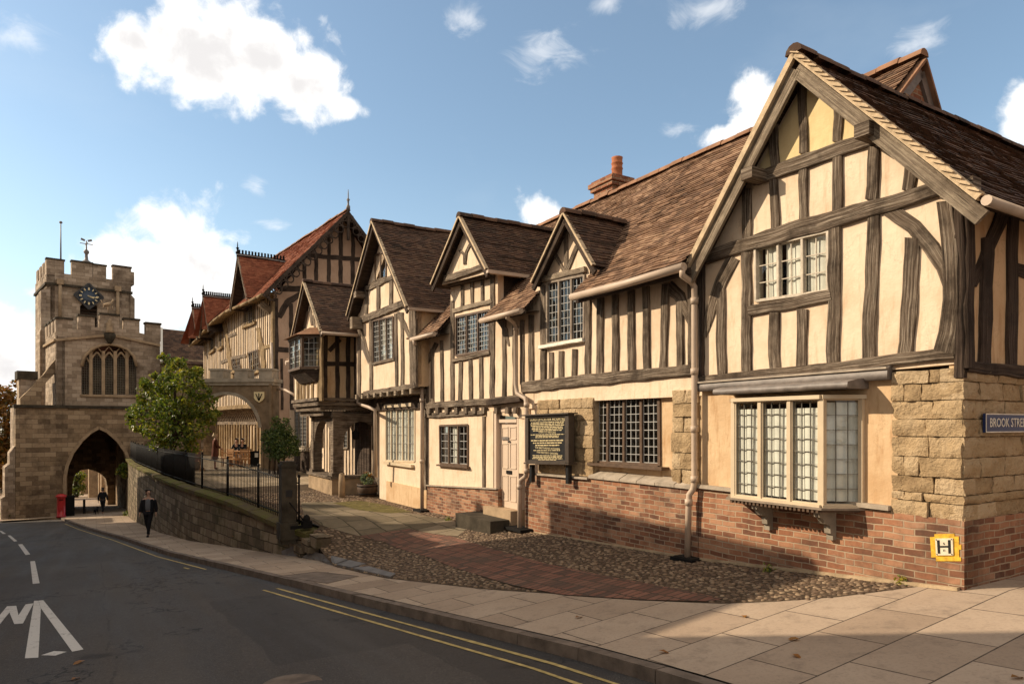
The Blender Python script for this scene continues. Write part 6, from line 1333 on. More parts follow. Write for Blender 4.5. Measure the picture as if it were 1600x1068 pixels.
# statue in its niche and the gold beast on the parapet
c = CF.pt(171.7, 520, .25); mb = MB(); mb.lathe(c, [(.05, 0), (.28, .02), (.26, .2), (.2, .5), (.24, .68), (.10, .8), (.13, .88), (.02, 1.0)], 10); mb.build('niche_statue', 'stone_plain', ch_); mb = MB(); c2 = CF.pt(171.7, 531, .15); mb.lathe(c2, [(.1, -.25), (.2, -.1), (.35, .18), (.38, .42), (.3, .5)], 8); mb.build('statue_corbel', 'stone_dark', ch_)
c = CF.pt(169, 489, -.2); mb = MB(); mb.tube([c, c + Z * .5], .04, 6); mb.tube([c + Z * .5 + CF.d * -.3, c + Z * .62, c + Z * .75 + CF.d * .25], [.1, .13, .09], 6); mb.tube([c + Z * .75 + CF.d * .22, c + Z * 1.0 + CF.d * .32], [.07, .04], 6)
for a in (-.25, -.1, .1, .25): mb.tube([c + Z * .55 + CF.d * a, c + Z * .25 + CF.d * (a * 1.3)], [.035, .02], 5)
mb.tube([c + Z * .5 + CF.d * -.3, c + Z * .9 + CF.d * -.45], .025, 5); mb.build('gilded_beast', 'stone_plain', ch_)
# lower stage with the gateway
gl0, gr0 = CB.uz(24, 700)[0], CB.uz(206, 700)[0] + 2.0
ztop = CB.uz(100, 637)[1]
def bq(px, py): return CB.uz(px, py)
arch = [bq(101, 815), bq(101, 745), bq(104.5, 727), bq(113, 707), bq(127, 688), bq(141, 675), bq(154.5, 667.5), bq(168, 674), bq(184, 688), bq(196, 705), bq(204, 727), bq(207, 745), bq(207, 815)]
arch = [(a[0], max(a[1], zbase)) for a in arch]; arch[0] = (arch[0][0], zbase); arch[-1] = (arch[-1][0], zbase)
pl = [(gl0, zbase), (gl0, ztop), (gr0, ztop), (gr0, zbase)] + list(reversed(arch))
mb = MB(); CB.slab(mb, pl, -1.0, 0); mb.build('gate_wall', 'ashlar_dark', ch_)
mb = MB()
for a, b in zip(arch, arch[1:]): mb.bar(CB.W(a[0], .02, a[1]), CB.W(b[0], .02, b[1]), CB.n, .12, .2)
for a, b in zip(arch, arch[1:]): mb.bar(CB.W(a[0], -.25, a[1]), CB.W(b[0], -.25, b[1]), CB.n, .2, .12)
mb.build('arch_moulding', 'stone_plain', ch_)
mb = MB(); CB.box(mb, gl0 - .1, gr0, -.7, .12, ztop - .02, ztop + .18); mb.build('parapet_coping', 'stone_dark', ch_)
# tunnel and its far arch
au0, au1 = arch[0][0], arch[-1][0]; TL_ = 13.0
mb = MB(); am = (au0 + au1) / 2
FA = Frame(CB.W(0, -TL_, 0).xy, CB.d, CB.n); f0, f1 = FA.uz(106, 760)[0], FA.uz(180, 760)[0]
for u, w in ((au0 - .1, f0), (au1 + .1, f1)): mb.face([CB.W(u, -.95, -9), CB.W(w, -TL_, -9), CB.W(w, -TL_, 1.5), CB.W(u, -.95, 1.5)])
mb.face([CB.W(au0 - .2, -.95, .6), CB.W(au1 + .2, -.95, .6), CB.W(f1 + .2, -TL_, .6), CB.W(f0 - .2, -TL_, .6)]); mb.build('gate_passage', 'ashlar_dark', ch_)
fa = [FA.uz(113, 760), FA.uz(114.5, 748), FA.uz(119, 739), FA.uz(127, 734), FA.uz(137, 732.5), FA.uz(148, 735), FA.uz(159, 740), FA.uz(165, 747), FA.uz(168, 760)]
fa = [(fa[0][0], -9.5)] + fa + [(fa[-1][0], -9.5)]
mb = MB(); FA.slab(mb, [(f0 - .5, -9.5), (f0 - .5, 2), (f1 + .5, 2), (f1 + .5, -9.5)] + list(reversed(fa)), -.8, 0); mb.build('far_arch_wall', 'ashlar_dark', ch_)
mb = MB(); mb.face([CB.W(gl0, -.5, zbase), CB.W(gl0, -3, zbase), CB.W(gl0, -3, ztop), CB.W(gl0, -.5, ztop)]); mb.face([CB.W(gl0, -3, zbase), CB.W(gl0 + 2.6, -3, zbase), CB.W(gl0 + 2.6, -3, ztop), CB.W(gl0, -3, ztop)]); mb.face([CB.W(gl0, -.5, ztop - .05), CB.W(gl0 + 4, -.5, ztop - .05), CB.W(gl0 + 4, -3, ztop - .05), CB.W(gl0, -3, ztop - .05)]); mb.build('flank_wall', 'ashlar', ch_)
# stepped corner buttress on the left
for v1, z0, z1, wd in ((.55, zbase, bq(20, 770)[1], .75), (.35, zbase, bq(20, 722)[1], .55), (.15, zbase, bq(30, 700)[1], .3)):
    mb = MB(); q = [(gl0 - wd, z0), (gl0 - wd, z1 - .3), (gl0 - .02, z1 + .15), (gl0 - .02, z0)]; CB.slab(mb, q, -1.4, v1 * .12); mb.build('buttress', 'ashlar', ch_)
# raking wall up to the upper stage, and pier
mb = MB(); rk = [CB.uz(31.5, 636), CB.uz(31.5, 622), CB.uz(42, 612), CB.uz(50, 606), CB.uz(58, 594), CB.uz(68, 587), CB.uz(80, 569), CB.uz(88, 561), CB.uz(88, 600), CB.uz(66, 604), CB.uz(63, 636)]
FR = Frame(CB.W(0, -.9, 0).xy, CB.d, CB.n); rk = [FR.uz(31.5, 637), FR.uz(31.5, 622), FR.uz(42, 612), FR.uz(50, 604), FR.uz(58, 594), FR.uz(68, 585), FR.uz(80, 569), FR.uz(87, 561), FR.uz(87, 582), FR.uz(74, 595), FR.uz(66, 606), FR.uz(63, 637)]
FR.slab(mb, rk, -.6, 0); mb.build('raking_buttress', 'ashlar_dark', ch_)
mb = MB(); a, b = FR.uz(32, 600)[0], FR.uz(59, 600)[0]; FR.box(mb, a, b, -2.2, -.9, ztop, FR.uz(40, 591)[1]); FR.box(mb, a - .1, b + .1, -2.3, -.8, FR.uz(40, 591)[1], FR.uz(40, 578)[1], m=1); mb.build('corner_pier', ['ashlar', 'stone_dark'], ch_)
# ivy at the foot
# ================================================================== the tower
TF = Frame(CF.W(0, -5.5, 0).xy, CF.d, CF.n)
tw = thing('church_tower', 'square sandstone tower with battlements and a diamond clock, behind the chapel', 'tower', TF.W(2, -3, -6.4))
def tq(px, py): return TF.uz(px, py)
tu0, tu1 = tq(73, 500)[0], tq(205, 500)[0]
zpb = tq(73, 424)[1]
TL2 = Frame(TF.W(tu0, 0, 0).xy, CL.d, CL.n); dep = 6.2
lou = [tq(125, 528), tq(152, 528), tq(152, 478), tq(138, 466), tq(125, 478)]
mb = MB(); zlo = .7; TF.slab(mb, [(tu0, zlo), (tu0, zpb), (tu1, zpb), (tu1, zlo)], -.5, 0, [lou]); TL2.slab(mb, [(0, zbase), (0, zpb), (dep, zpb), (dep, zbase)], -.5, 0)
mb.face([TF.W(tu1, 0, zlo), TF.W(tu1, -dep, zlo), TF.W(tu1, -dep, zpb), TF.W(tu1, 0, zpb)]); mb.face([TF.W(tu0, -dep, zlo), TF.W(tu1, -dep, zlo), TF.W(tu1, -dep, zpb), TF.W(tu0, -dep, zpb)]); mb.face([TF.W(tu0, 0, zpb - .3), TF.W(tu1, 0, zpb - .3), TF.W(tu1, -dep, zpb - .3), TF.W(tu0, -dep, zpb - .3)]); mb.build('wall', 'ashlar', tw)
for x0, x1, yt in ((72.8, 100.4, 405.5), (112, 144.4, 410), (145, 166, 414), (176.5, 204.8, 417)):
    a, b = tq(x0, yt), tq(x1, yt); mb = MB(); TF.box(mb, a[0], b[0], -.45, .02, zpb - .2, max(a[1], b[1]) - .1); TF.box(mb, a[0] - .05, b[0] + .05, -.5, .07, max(a[1], b[1]) - .12, max(a[1], b[1]), m=1); mb.build('merlon', ['ashlar', 'stone_dark'], tw)
zt4 = tq(86, 405.5)[1]
for u in (0, 1.5, 3.0, 4.6): mb = MB(); TL2.box(mb, u, u + .9, -.45, .02, zpb - .2, zt4 - .05); mb.build('merlon', 'ashlar', tw); mb = MB(); q = TF.W(tu1, -u - .5, zpb - .2); mb.box(q, (.45, .9, 1.0), TF.d); mb.build('merlon', 'ashlar', tw)
mb = MB(); zz = tq(73, 442)[1]; TF.box(mb, tu0 - .08, tu1 + .08, -.3, .12, zz - .12, zz + .06); TL2.box(mb, -.1, dep, -.3, .12, zz - .12, zz + .06); mb.build('string_course', 'stone_dark', tw)
a, b = tq(63.4, 500)[0], tq(78, 500)[0]
mb = MB(); TF.slab(mb, [(a, zbase), (a, tq(63, 454)[1]), (b, tq(78, 448)[1]), (b, zbase)], -1.2, .22); mb.build('buttress', 'ashlar', tw)
mb = MB(); a2 = tq(61, 560)[0]; TF.slab(mb, [(a2, zbase), (a2, tq(61, 520)[1]), (a, tq(63, 514)[1]), (a, zbase)], -1.4, .3); mb.build('buttress', 'ashlar', tw)
mb = MB(); a, b = tq(203, 500)[0], tq(209.5, 500)[0]; TF.slab(mb, [(a, zbase), (a, tq(204, 460)[1]), (b, tq(209, 467)[1]), (b, zbase)], -1.2, .2); mb.build('buttress', 'ashlar', tw)
for x, y0, y1 in ((94, 440, 500), (184, 451, 505)): p, q = TF.pt(x, y0, .15), TF.pt(x, y1, .15); mb = MB(); mb.tube([p, q], .12, 8); mb.box(p - Z * .2, (.42, .35, .4), TF.d); mb.build('downpipe', 'stone_plain', tw)
mb = MB()
for z in frange(lou[0][1], lou[2][1] + .6, .3): mb.bar(TF.W(lou[0][0], -.25, z), TF.W(lou[1][0], -.25, z), TF.n + Z * .8, .25, .04)
mb.face([TF.W(lou[0][0], -.45, lou[0][1]), TF.W(lou[1][0], -.45, lou[0][1]), TF.W(lou[1][0], -.45, lou[2][1] + 1), TF.W(lou[0][0], -.45, lou[2][1] + 1)]); mb.build('belfry_louvre', 'timber_dark', tw)
c = TF.pt(138.8, 462.7, .16); hw = 21 * 53.0 / FPX * .92; hh = 19.5 * 53.0 / FPX
mb = MB(); dia = [c + TF.d * hw, c + Z * hh, c - TF.d * hw, c - Z * hh]; mb.face(dia); mb.face([p - TF.n * .15 for p in reversed(dia)])
for i in range(4): mb.bar(dia[i], dia[(i + 1) % 4], TF.n, .16, .13)
ck = mb.build('clock', 'sign_black', tw)
mb = MB(); rr = hh * .70
mb.lathe(Vector((0, 0, 0)), [(rr, 0), (rr, .02), (0, .02)], 24)
M4 = face_matrix(c + TF.n * .01, TF.d, Z); mb.v = [M4 @ p for p in mb.v]; mb.build('clock_face', 'clock_face', ck)
mb = MB()
for k in range(12):
    t = math.pi * k / 6; d_ = TF.d * math.sin(t) + Z * math.cos(t); mb.bar(c + TF.n * .04 + d_ * rr * .68, c + TF.n * .04 + d_ * rr * .94, TF.d * math.cos(t) - Z * math.sin(t), .075 if k % 3 else .11, .02)
mb.build('clock_numerals', 'gold', ck)
mb = MB()
for t, L, w in ((math.pi * .55, rr * .85, .05), (math.pi * .62, rr * .5, .07)): d_ = TF.d * math.sin(t) + Z * math.cos(t); mb.bar(c + TF.n * .07 - d_ * .1, c + TF.n * .07 + d_ * L, TF.d * math.cos(t) - Z * math.sin(t), w, .02)
mb.build('clock_hands', 'gold', ck)
p = TF.pt(95, 410, -1.2); q = TF.pt(95, 349, -1.2); mb = MB(); mb.tube([p, q], [.06, .035], 6); mb.ball(q + Z * .08, (.12, .12, .1), 8, 5); tag(mb.build('flagpole', 'lead'), 'bare flagpole standing on the tower roof behind the left battlement', 'flagpole')
p = TF.pt(135, 412, -3.0); mb = MB(); hz_ = TF.pt(135, 376, -3.0).z - p.z
mb.lathe(p, [(.7, -.3), (.35, .15), (.14, .3), (.10, hz_ * .4), (.2, hz_ * .48), (.2, hz_ * .55), (.06, hz_ * .62), (.04, hz_)], 8)
top_ = p + Z * hz_; mb.bar(top_ - Z * .25 - TF.d * .45, top_ - Z * .25 + TF.d * .45, Z, .05, .05); mb.bar(top_ - Z * .25 - TF.n * .45, top_ - Z * .25 + TF.n * .45, Z, .05, .05)
for sg in (-1, 1): mb.bar(top_ + TF.d * sg * .1, top_ + TF.d * sg * .38 + Z * .1, Z, .16, .03)
tag(mb.build('weather_vane', 'lead'), 'weather vane on a knobbed spike above the tower roof', 'weather vane')
# house with the dark red roof between chapel and guildhall
hb = thing('brick_house', 'plain house with a dark red roof between chapel and guildhall', 'house', Vector((-27, 55, -6.5)))
BF = Frame((-28.3, 54.0), (.80, .6), (.6, -.8))
mb = MB(); BF.box(mb, -.5, 7, -7, 0, -7, BF.uz(275, 560)[1]); mb.build('wall', 'ashlar_dark', hb)
a, b, c, d = BF.pt(252, 566, .3), BF.pt(330, 566, .3), BF.pt(330, 521, -4), BF.pt(252, 513, -4); b.z = a.z; mb = MB(); tiles(mb, a, b, c, d, .25, .3); mb.build('roof', 'tile_dark', hb)
mb = MB(); mb.bar(a, d, BF.d, .2, .2); mb.build('verge', 'white_paint', hb)
# lit house seen through the gateway
GH = Frame((-38.6, 66.0), (-.583, .812), (-.812, -.583)); hs = thing('stone_house', 'sunlit stone house front with buttresses seen through the gateway', 'house', GH.W(10, 0, -9.5))
mb = MB(); GH.box(mb, -1, 46, -4, 0, -13, 2.5); mb.build('wall', 'stone_plain', hs)
for u, v, w in ((.5, .9, .9), (4.5, .8, .9), (11, 1.2, 1.2), (24, 1.2, 1.5)):
    mb = MB(); GH.box(mb, u, u + w, -.5, v, -13, 2.2); mb.build('buttress', 'stone_plain', hs)
mb = MB(); GH.box(mb, 6.4, 8.8, -.1, .05, -13, -5.4); mb.build('door', 'timber_dark', hs)
# ================================================================== retaining wall and railing
def wtop(s): return interp(s, [(15.4, -2.40), (16.6, -2.30), (20, -2.10), (24, -2.02), (30, -2.06), (44, -2.2), (52, -2.25)])
mb = MB(); ss = frange(15.45, 51.8, .6)
def wf(s, t):   # a little batter and bulge
    return vb(s) - .05 * t + .03 * noise.noise(Vector((s * .7, t * 3, 2)))
for a, b in zip(ss, ss[1:]):
    for k in range(3):
        q = []
        for s_, kk in ((a, k), (b, k), (b, k + 1), (a, k + 1)):
            zb_, zt_2 = zr(s_) - .3, wtop(s_) - .12; q.append((s_, SV(s_, wf(s_, kk / 3), lerp(zb_, zt_2, kk / 3))))
        P = [p for _, p in q]; U = [(s_, p.z) for s_, p in q]; mb.face(list(reversed(P)), list(reversed(U)), r=.5)
    P = [SV(a, vb(a) - .45, zr(a) - .3), SV(b, vb(b) - .45, zr(b) - .3), SV(b, vb(b) - .45, wtop(b) - .12), SV(a, vb(a) - .45, wtop(a) - .12)]; mb.face(P, r=.5)
s_ = ss[0]; P = [SV(s_, vb(s_), zr(s_) - .3), SV(s_, vb(s_) - .45, zr(s_) - .3), SV(s_, vb(s_) - .45, wtop(s_) - .12), SV(s_, wf(s_, 1), wtop(s_) - .12)]; mb.face(P, r=.5)
rw = thing('retaining_wall', 'long mossy stone retaining wall rising from the pavement below the black railing', 'wall', SV(28, -2.4, -4.2))
mb.build('wall', 'wall_stone', rw)
mb = MB(); s_ = 15.4
while s_ < 51.5:
    L = random.uniform(.7, 1.3); e = min(s_ + L - .015, 51.8); mb2 = None
    for a, b in zip(frange(s_, e, .35), frange(s_, e, .35)[1:]): pass
    prof = [(.07, -.14), (.08, -.03), (.02, .0), (-.25, .02), (-.52, .0), (-.55, -.14)]; j = random.uniform(-.012, .012)
    rows = [[SV(x, vb(x) + o, wtop(x) + h + j) for o, h in prof] for x in (s_, (s_ + e) / 2, e)]
    mb.grid(rows, False, 0, random.random(), False); mb.face(rows[0]); mb.face(list(reversed(rows[-1]))); s_ += L
def m_mosstone():
    m, nt, p = new_mat('mossy_coping', .95, .1); P = pos(nt); n1 = noi(nt, P, 1.6, 5, .65); n2 = noi(nt, P, 22, 4, .7)
    c = rmp(nt, n1, [(.35, (.10, .075, .05)), (.5, (.12, .10, .04)), (.65, (.11, .115, .028))]); c = mix(nt, nd(nt, 'ShaderNodeMapRange', {'Value': n2, 'From Min': .5, 'From Max': .7, 'To Max': .5}).outputs[0], c, (.05, .045, .02))
    lk(nt, c, p.inputs['Base Color']); lk(nt, bmp(nt, n2, .9, .03), p.inputs['Normal']); return m
MT['mossy'] = m_mosstone(); mb.build('coping', 'mossy', rw)
rl = thing('iron_railing', 'black iron railing along the top of the mossy retaining wall', 'railing', SV(28, -2.6, -2.1))
def rail_pt(s, z): return SV(s, vb(s) - .22, wtop(s) + z)
s_ = 16.15; H_ = 1.02
while s_ < 51:
    e = min(s_ + 2.4, 51.4); mb = MB(); n = int((e - s_) / .115)
    for z in (.10, H_ - .06): mb.tube([rail_pt(x, z) for x in frange(s_, e, .8)], .018, 5)
    for i in range(n): x = s_ + .1 + (e - s_ - .1) * i / n; mb.tube([rail_pt(x, 0), rail_pt(x, H_ + .06)], .0105, 5)
    mb.build('railing_panel', 'iron', rl)
    mb = MB(); mb.tube([rail_pt(s_, -.05), rail_pt(s_, H_ + .08)], .026, 6); mb.ball(rail_pt(s_, H_ + .1), (.04, .04, .045), 6, 4); mb.build('railing_post', 'iron', rl); s_ = e
# stone gatepost at its near end, with the iron gate stay
c = F.pt(449, 822, 2.9); r_ = Vector(((449 - CX) / FPX, 1, 0)); c = r_ * 15.6; c.z = -2.42
ax = D
gpst = thing('stone_gatepost', 'square stone gatepost with a small dark plaque at the near end of the railing', 'gatepost', c)
mb = MB(); mb.box(c - Z * .3, (.32, .32, 1.74), N); mb.box(c + Z * 1.44, (.36, .36, .06), N); mb.box(c + Z * 1.5, (.28, .28, .07), N); mb.box(c - Z * .2, (.40, .40, .38), N); mb.build('shaft', 'stone_dark', gpst)
fwd = Vector((-c.x, -c.y, 0)).normalized(); fwd = -D if (-D).dot(fwd) > N.dot(fwd) else N
mb = MB(); pc = c - D * .165 + Z * .85; mb.bar(pc - N * .07, pc + N * .07, Z, .15, .02); mb.build('number_plaque', 'sign_black', gpst)
mb = MB(); a = c - D * .2 + Z * .55; b = gp(479, 822) + Z * .05; mb.tube([a + Z * .1, b], .016, 6); mb.box(b - Z * .08, (.2, .2, .16), D); mb.ball(b + Z * .1, (.09, .09, .12), 8, 5, jit=.05); mb.bar(b - Z * .05, b + N * .35 - Z * .05, Z, .07, .06)
tag(mb.build('gate_stay', 'iron'), 'black iron stay rod and foot leaning beside the stone gatepost', 'gate stay')
# low stone step between wall end and cobbles
mb = MB()
for a, b, z in ((474, 858, .10), (487, 853, .16), (500, 846, .14)):
    p = gp(a, b); mb.box(p - Z * .1, (.55, .3, .1 + z), D)
o = mb.build('stone_edging', 'wall_stone'); kind(o)

# ================================================================== trees and plants
def leaf(mb, c, nrm, L, Wd, r):
    t = nrm.orthogonal().normalized(); a = random.random() * 6.28; t = (Matrix.Rotation(a, 3, nrm) @ t).normalized(); b = nrm.cross(t)
    i = len(mb.v); bend = nrm * (-L * .18)
    mb.v += [c - t * L * .5, c + b * Wd * .5 - t * L * .05, c + t * L * .5 + bend, c - b * Wd * .5 - t * L * .05]
    mb.f.append((i, i + 1, i + 2, i + 3)); mb.uv.append([(0, 0)] * 4); mb.r.append(r); mb.m.append(0); mb.sm.append(False)
def crown(mb, clumps, n, L, rnd_dir=.7, bias=0.0, shell=.55):
    vol = [c[1] ** 2 for c in clumps]; tot = sum(vol)
    for (c, rad), w in zip(clumps, vol):
        base = random.uniform(-.12, .16)
        for _ in range(int(n * w / tot)):
            d = Vector((random.gauss(0, 1), random.gauss(0, 1), random.gauss(0, 1))).normalized(); rr = rad * (shell + (1 - shell) * random.random()) * random.uniform(.75, 1.12)
            p = Vector(c) + Vector((d.x * rr, d.y * rr, d.z * rr * .85)); nn = (d * (1 - rnd_dir) + Vector((random.gauss(0, 1), random.gauss(0, 1), random.gauss(0, 1) + .5)).normalized() * rnd_dir).normalized()
            leaf(mb, p, nn, L * random.uniform(.7, 1.25), L * random.uniform(.45, .75), min(1, max(0, random.gauss(.42 + base + bias, .20))))
def limbs(mb, base, h, r0, tips):
    base = Vector(base); k = 7; tr = [base + Z * (h * i / k) + Vector((.05 * math.sin(i * 1.3), .05 * math.cos(i * 1.7), 0)) * i for i in range(k + 1)]
    mb.tube(tr, [r0 * (1.25 if i == 0 else 1 - .55 * i / k) for i in range(k + 1)], 8)
    for t in tips:
        t = Vector(t); s_i = random.randint(3, k); a = tr[s_i]; m = lerp(a, t, .5) + Vector((random.uniform(-.15, .15), random.uniform(-.15, .15), .12)); mb.tube([a, m, t], [r0 * .38, r0 * .22, r0 * .06], 6)
tc = Vector((-14.45, 29.2, -2.25)); rt_ = Vector((1, 0, 0))
tree = thing('courtyard_tree', 'leafy green tree with yellowing leaves standing on the terrace behind the railing', 'tree', tc)
def tp(px, py, dy=0): r = Vector(((px - CX) / FPX, 1, -(py - HY) / FPX)); return r * (29.2 + dy)
cl = []
for px, py, rr, dy in ((275, 578, .55, 0), (262, 600, .62, .3), (292, 596, .6, -.3), (240, 612, .6, .2), (312, 612, .55, 0), (225, 640, .62, -.2), (258, 640, .75, -.6), (290, 640, .8, .4), (318, 640, .55, .2), (215, 662, .42, .3), (240, 670, .6, -.4), (275, 678, .75, -.5), (308, 672, .6, -.2), (325, 655, .4, .3), (262, 560, .3, .1), (300, 700, .42, 0), (245, 695, .4, .1), (275, 640, .9, 1.0), (250, 615, .6, 1.2), (283, 565, .28, -.2), (305, 590, .36, .3), (228, 608, .36, 0), (208, 645, .3, .1), (330, 625, .32, .1)):
    cl.append((tp(px, py, dy), rr))
core = list(cl); cen = tp(270, 640)
for _ in range(70):
    d = Vector((random.gauss(0, 1), random.gauss(0, 1), random.gauss(0, 1))).normalized(); c0, r0 = random.choice(core); cl.append((Vector(c0) + d * r0 * random.uniform(.85, 1.25), random.uniform(.12, .27)))
mb = MB(); crown(mb, core, 4600, .165, .8, .04, .6); crown(mb, cl[len(core):], 3600, .165, .8, .16, .2); mb.build('crown', 'leaf', tree)
mb = MB(); limbs(mb, tc - Z * .1, 2.6, .13, [c for c, _ in cl[:16]]); b2 = tp(297, 735); mb.tube([Vector((b2.x, 29.3, -2.3)), tp(295, 700, .2), tp(290, 660, .2)], [.09, .075, .04], 7); mb.build('trunk', 'bark', tree)
bc = Vector((-9.85, 29.0, -2.3)); bush = thing('clipped_bush', 'round clipped dark green bush on short stems beside the arch pier', 'bush', bc)
def bp(px, py, dy=0): return Vector(((px - CX) / FPX, 1, -(py - HY) / FPX)) * (29.0 + dy)
cl = [(bp(437, 688), .66), (bp(425, 700, .2), .5), (bp(450, 700, -.1), .55), (bp(434, 668, .1), .42), (bp(446, 672), .42), (bp(420, 682), .42), (bp(455, 688, .2), .42), (bp(437, 708, -.2), .45), (bp(437, 690, .7), .6), (bp(432, 655), .2), (bp(447, 656), .18), (bp(460, 704), .28)]
mb = MB(); crown(mb, cl, 5200, .10, .7, .08, .5); mb.build('foliage', 'leaf_dark', bush)
mb = MB(); 
for px in (420, 428, 434, 442): b_ = bp(px, 744); mb.tube([b_, bp(px + 2, 715), bp(lerp(px, 437, .4), 690)], [.05, .045, .03], 6)
mb.build('stem', 'bark', bush)
def tufts(name, label, cat, clumps, n, L, mat, org, **k): mb = MB(); crown(mb, clumps, n, L, **k); return tag(mb.build(name, mat, org=org), label, cat)
# ivy and weeds at the far end of the wall
def at(px, py, d): return Vector(((px - CX) / FPX, 1, -(py - HY) / FPX)) * d
tufts('wall_ivy', 'small spray of ivy sticking out of the wall beside the gateway arch', 'ivy', [(at(188, 735, 44), .3), (at(194, 729, 44), .35), (at(197, 739, 44), .35)], 260, .22, 'leaf', at(195, 742, 44))
tufts('weeds', 'green weeds at the foot of the wall beside the gateway', 'weeds', [(at(199, 803, 43), .3), (at(205, 805, 42.5), .3)], 220, .16, 'leaf', at(201, 809, 43))
tufts('weeds', 'pale weeds at the foot of the chapel buttress on the far left', 'weeds', [(at(8, 800, 44), .3), (at(12, 797, 44), .35), (at(15, 803, 44), .28)], 260, .16, 'leaf', at(11, 808, 44))
# autumn trees on the far left
def big_tree(name, label, base, h, cl, n, L, mat):
    t = thing(name, label, 'tree', base); mb = MB(); crown(mb, cl, n, L, .75, 0, .5); mb.build('crown', mat, t); mb = MB(); limbs(mb, base, h, .28, [c for c, _ in cl[:8]]); mb.build('trunk', 'bark', t)
DT = 72.0
big_tree('autumn_tree', 'large orange autumn tree at the left edge beyond the chapel', Vector((-54.5, DT, -8.2)), 7, [(at(x, y, DT + d), r) for x, y, r, d in ((10, 640, 1.6, 0), (-20, 640, 2.2, 1), (5, 672, 1.7, 0), (20, 662, 1.1, 0), (12, 700, 1.5, 0), (-15, 700, 2.0, 0), (8, 728, 1.4, 1), (20, 715, 1.0, 0), (0, 616, 1.4, 0), (18, 622, .9, 0), (-10, 750, 1.4, 0), (24, 690, .9, .5), (6, 755, 1.0, 0), (24, 598, .5, 0), (-40, 680, 2.4, 0))], 4200, .5, 'leaf_autumn')
DG = 76
big_tree('street_tree', 'green tree seen through the gateway arch', at(119, 793, DG), 4, [(at(x, y, DG), r) for x, y, r in ((116, 748, 1.0), (124, 744, .8), (118, 765, 1.0), (126, 760, .6), (112, 775, .8))], 900, .3, 'leaf')
# barrel planter and its post, the low rail
pc = gp(574, 775); pl_ = thing('barrel_planter', 'half barrel planter with silvery foliage beside the porch', 'planter', pc)
mb = MB(); mb.lathe(pc - Z * .03, [(.0, 0), (.25, 0), (.31, .2), (.33, .43), (.30, .43), (.28, .36), (0, .36)], 18); mb.build('barrel', 'wood_barrel', pl_)
for z in (.08, .32): mb = MB(); r0 = .27 + z * .15; mb.lathe(pc + Z * z, [(r0 + .005, 0), (r0 + .012, .0), (r0 + .018, .035), (r0 + .008, .035)], 18); mb.build('barrel_hoop', 'iron', pl_)
mb = MB(); crown(mb, [(pc + Z * .55, .22), (pc + Z * .52 + D * .15, .16), (pc + Z * .5 - D * .15, .15), (pc + Z * .6 + N * .1, .15)], 700, .09, .8, .1, .3); mb.build('foliage', 'leaf_silver', pl_)
mb = MB(); crown(mb, [(pc + Z * .68 + D * .12, .14), (pc + Z * .66 - D * .16, .12)], 90, .06, .9, .0, .2); mb.build('stems', 'leaf_autumn', pl_)
a = gp(534, 777); mb = MB(); mb.tube([a - Z * .1, a + Z * .45, a + Z * .72], [.10, .10, .085], 9); mb.ball(a + Z * .73, (.085, .085, .03), 9, 4); tag(mb.build('stone_bollard', 'stone_plain'), 'short leaning stone bollard in front of the porch plinth', 'bollard')
# moss on the cobbles by the porch
def moss_patch(pix, label):
    o, _ = ground_patch('moss', pix, 'moss', .014); kind(o, 'stuff'); return o
moss_patch([(520, 786), (560, 782), (610, 790), (645, 800), (610, 802), (560, 797)], '')
for px, py, r in ((1072, 868, .10), (1200, 893, .09), (1408, 913, .10), (838, 829, .08), (700, 813, .1)):
    p = gp(px, py); mb = MB(); crown(mb, [(p + Z * .03, r)], 60, .045, .8, .2, .2)
    tag(mb.build('weeds', 'leaf', org=p), {1072: 'tiny weeds at the foot of the downpipe by the corner house', 1200: 'weeds at the foot of the brick wall under the bay window', 1408: 'weeds where the cobbles end near the house corner', 838: 'weeds by the drain at the foot of the second downpipe', 700: 'weeds at the foot of the brick below the small window'}[px], 'weeds', 'small weeds along the wall foot')

# ================================================================== signs
# notice board on the stone pier
nf = Frame(W(0, .24, 0), D, N)
nq = [nf.uz(823, 651), nf.uz(887, 648), nf.uz(887, 721), nf.uz(823, 720)]
nq = [(nq[0][0], nq[0][1]), (nq[1][0], nq[1][1]), (nq[1][0], nq[2][1]), (nq[0][0], nq[3][1])]
nb = thing('notice_board', 'black notice board on posts lettered in gold beside the front door', 'notice board', W((nq[0][0] + nq[1][0]) / 2, .2, -1.0))
mb = MB(); qbar(mb, nf, nq, 0, 1, 0, 1, -.11, -.02); mb.build('board', 'sign_black', nb)
mb = MB()
for c in ((-.03, .05, -.02, 1.02), (.95, 1.03, -.02, 1.02), (.05, .95, -.03, .03), (.05, .95, .97, 1.02)): qbar(mb, nf, nq, *c, -.115, .012)
qbar(mb, nf, nq, -.09, 1.07, 1.02, 1.05, -.15, .06); qbar(mb, nf, nq, -.05, 1.05, -.06, -.03, -.15, .03); mb.build('frame', 'board_frame', nb)
for a in (.04, .93): mb = MB(); qbar(mb, nf, nq, a - .03, a + .03, -.48, -.08, -.13, -.05); mb.build('post', 'sign_black', nb)
def board_line(txt, b, size, mat='gold', sx=1.0, maxw=.80):
    uu = bil(nq, .5, b); wid = (nq[0][0] - nq[1][0]) * maxw
    o = text_mesh('lettering', txt, size, mat, nb, face_matrix(nf.W(uu[0], -.016, uu[1]), -D, Z), .001, sx=sx)
    xs = [v.co.dot(-D) for v in o.data.vertices]; cur = max(xs) - min(xs)
    if cur > 0:
        f = wid / cur; ctr = (max(xs) + min(xs)) / 2
        for v in o.data.vertices: v.co += -D * ((v.co.dot(-D) - ctr) * (f - 1))
hB = nq[0][1] - nq[3][1]
board_line('LORD LEYCESTER HOSPITAL', .925, hB * .098, maxw=.86)
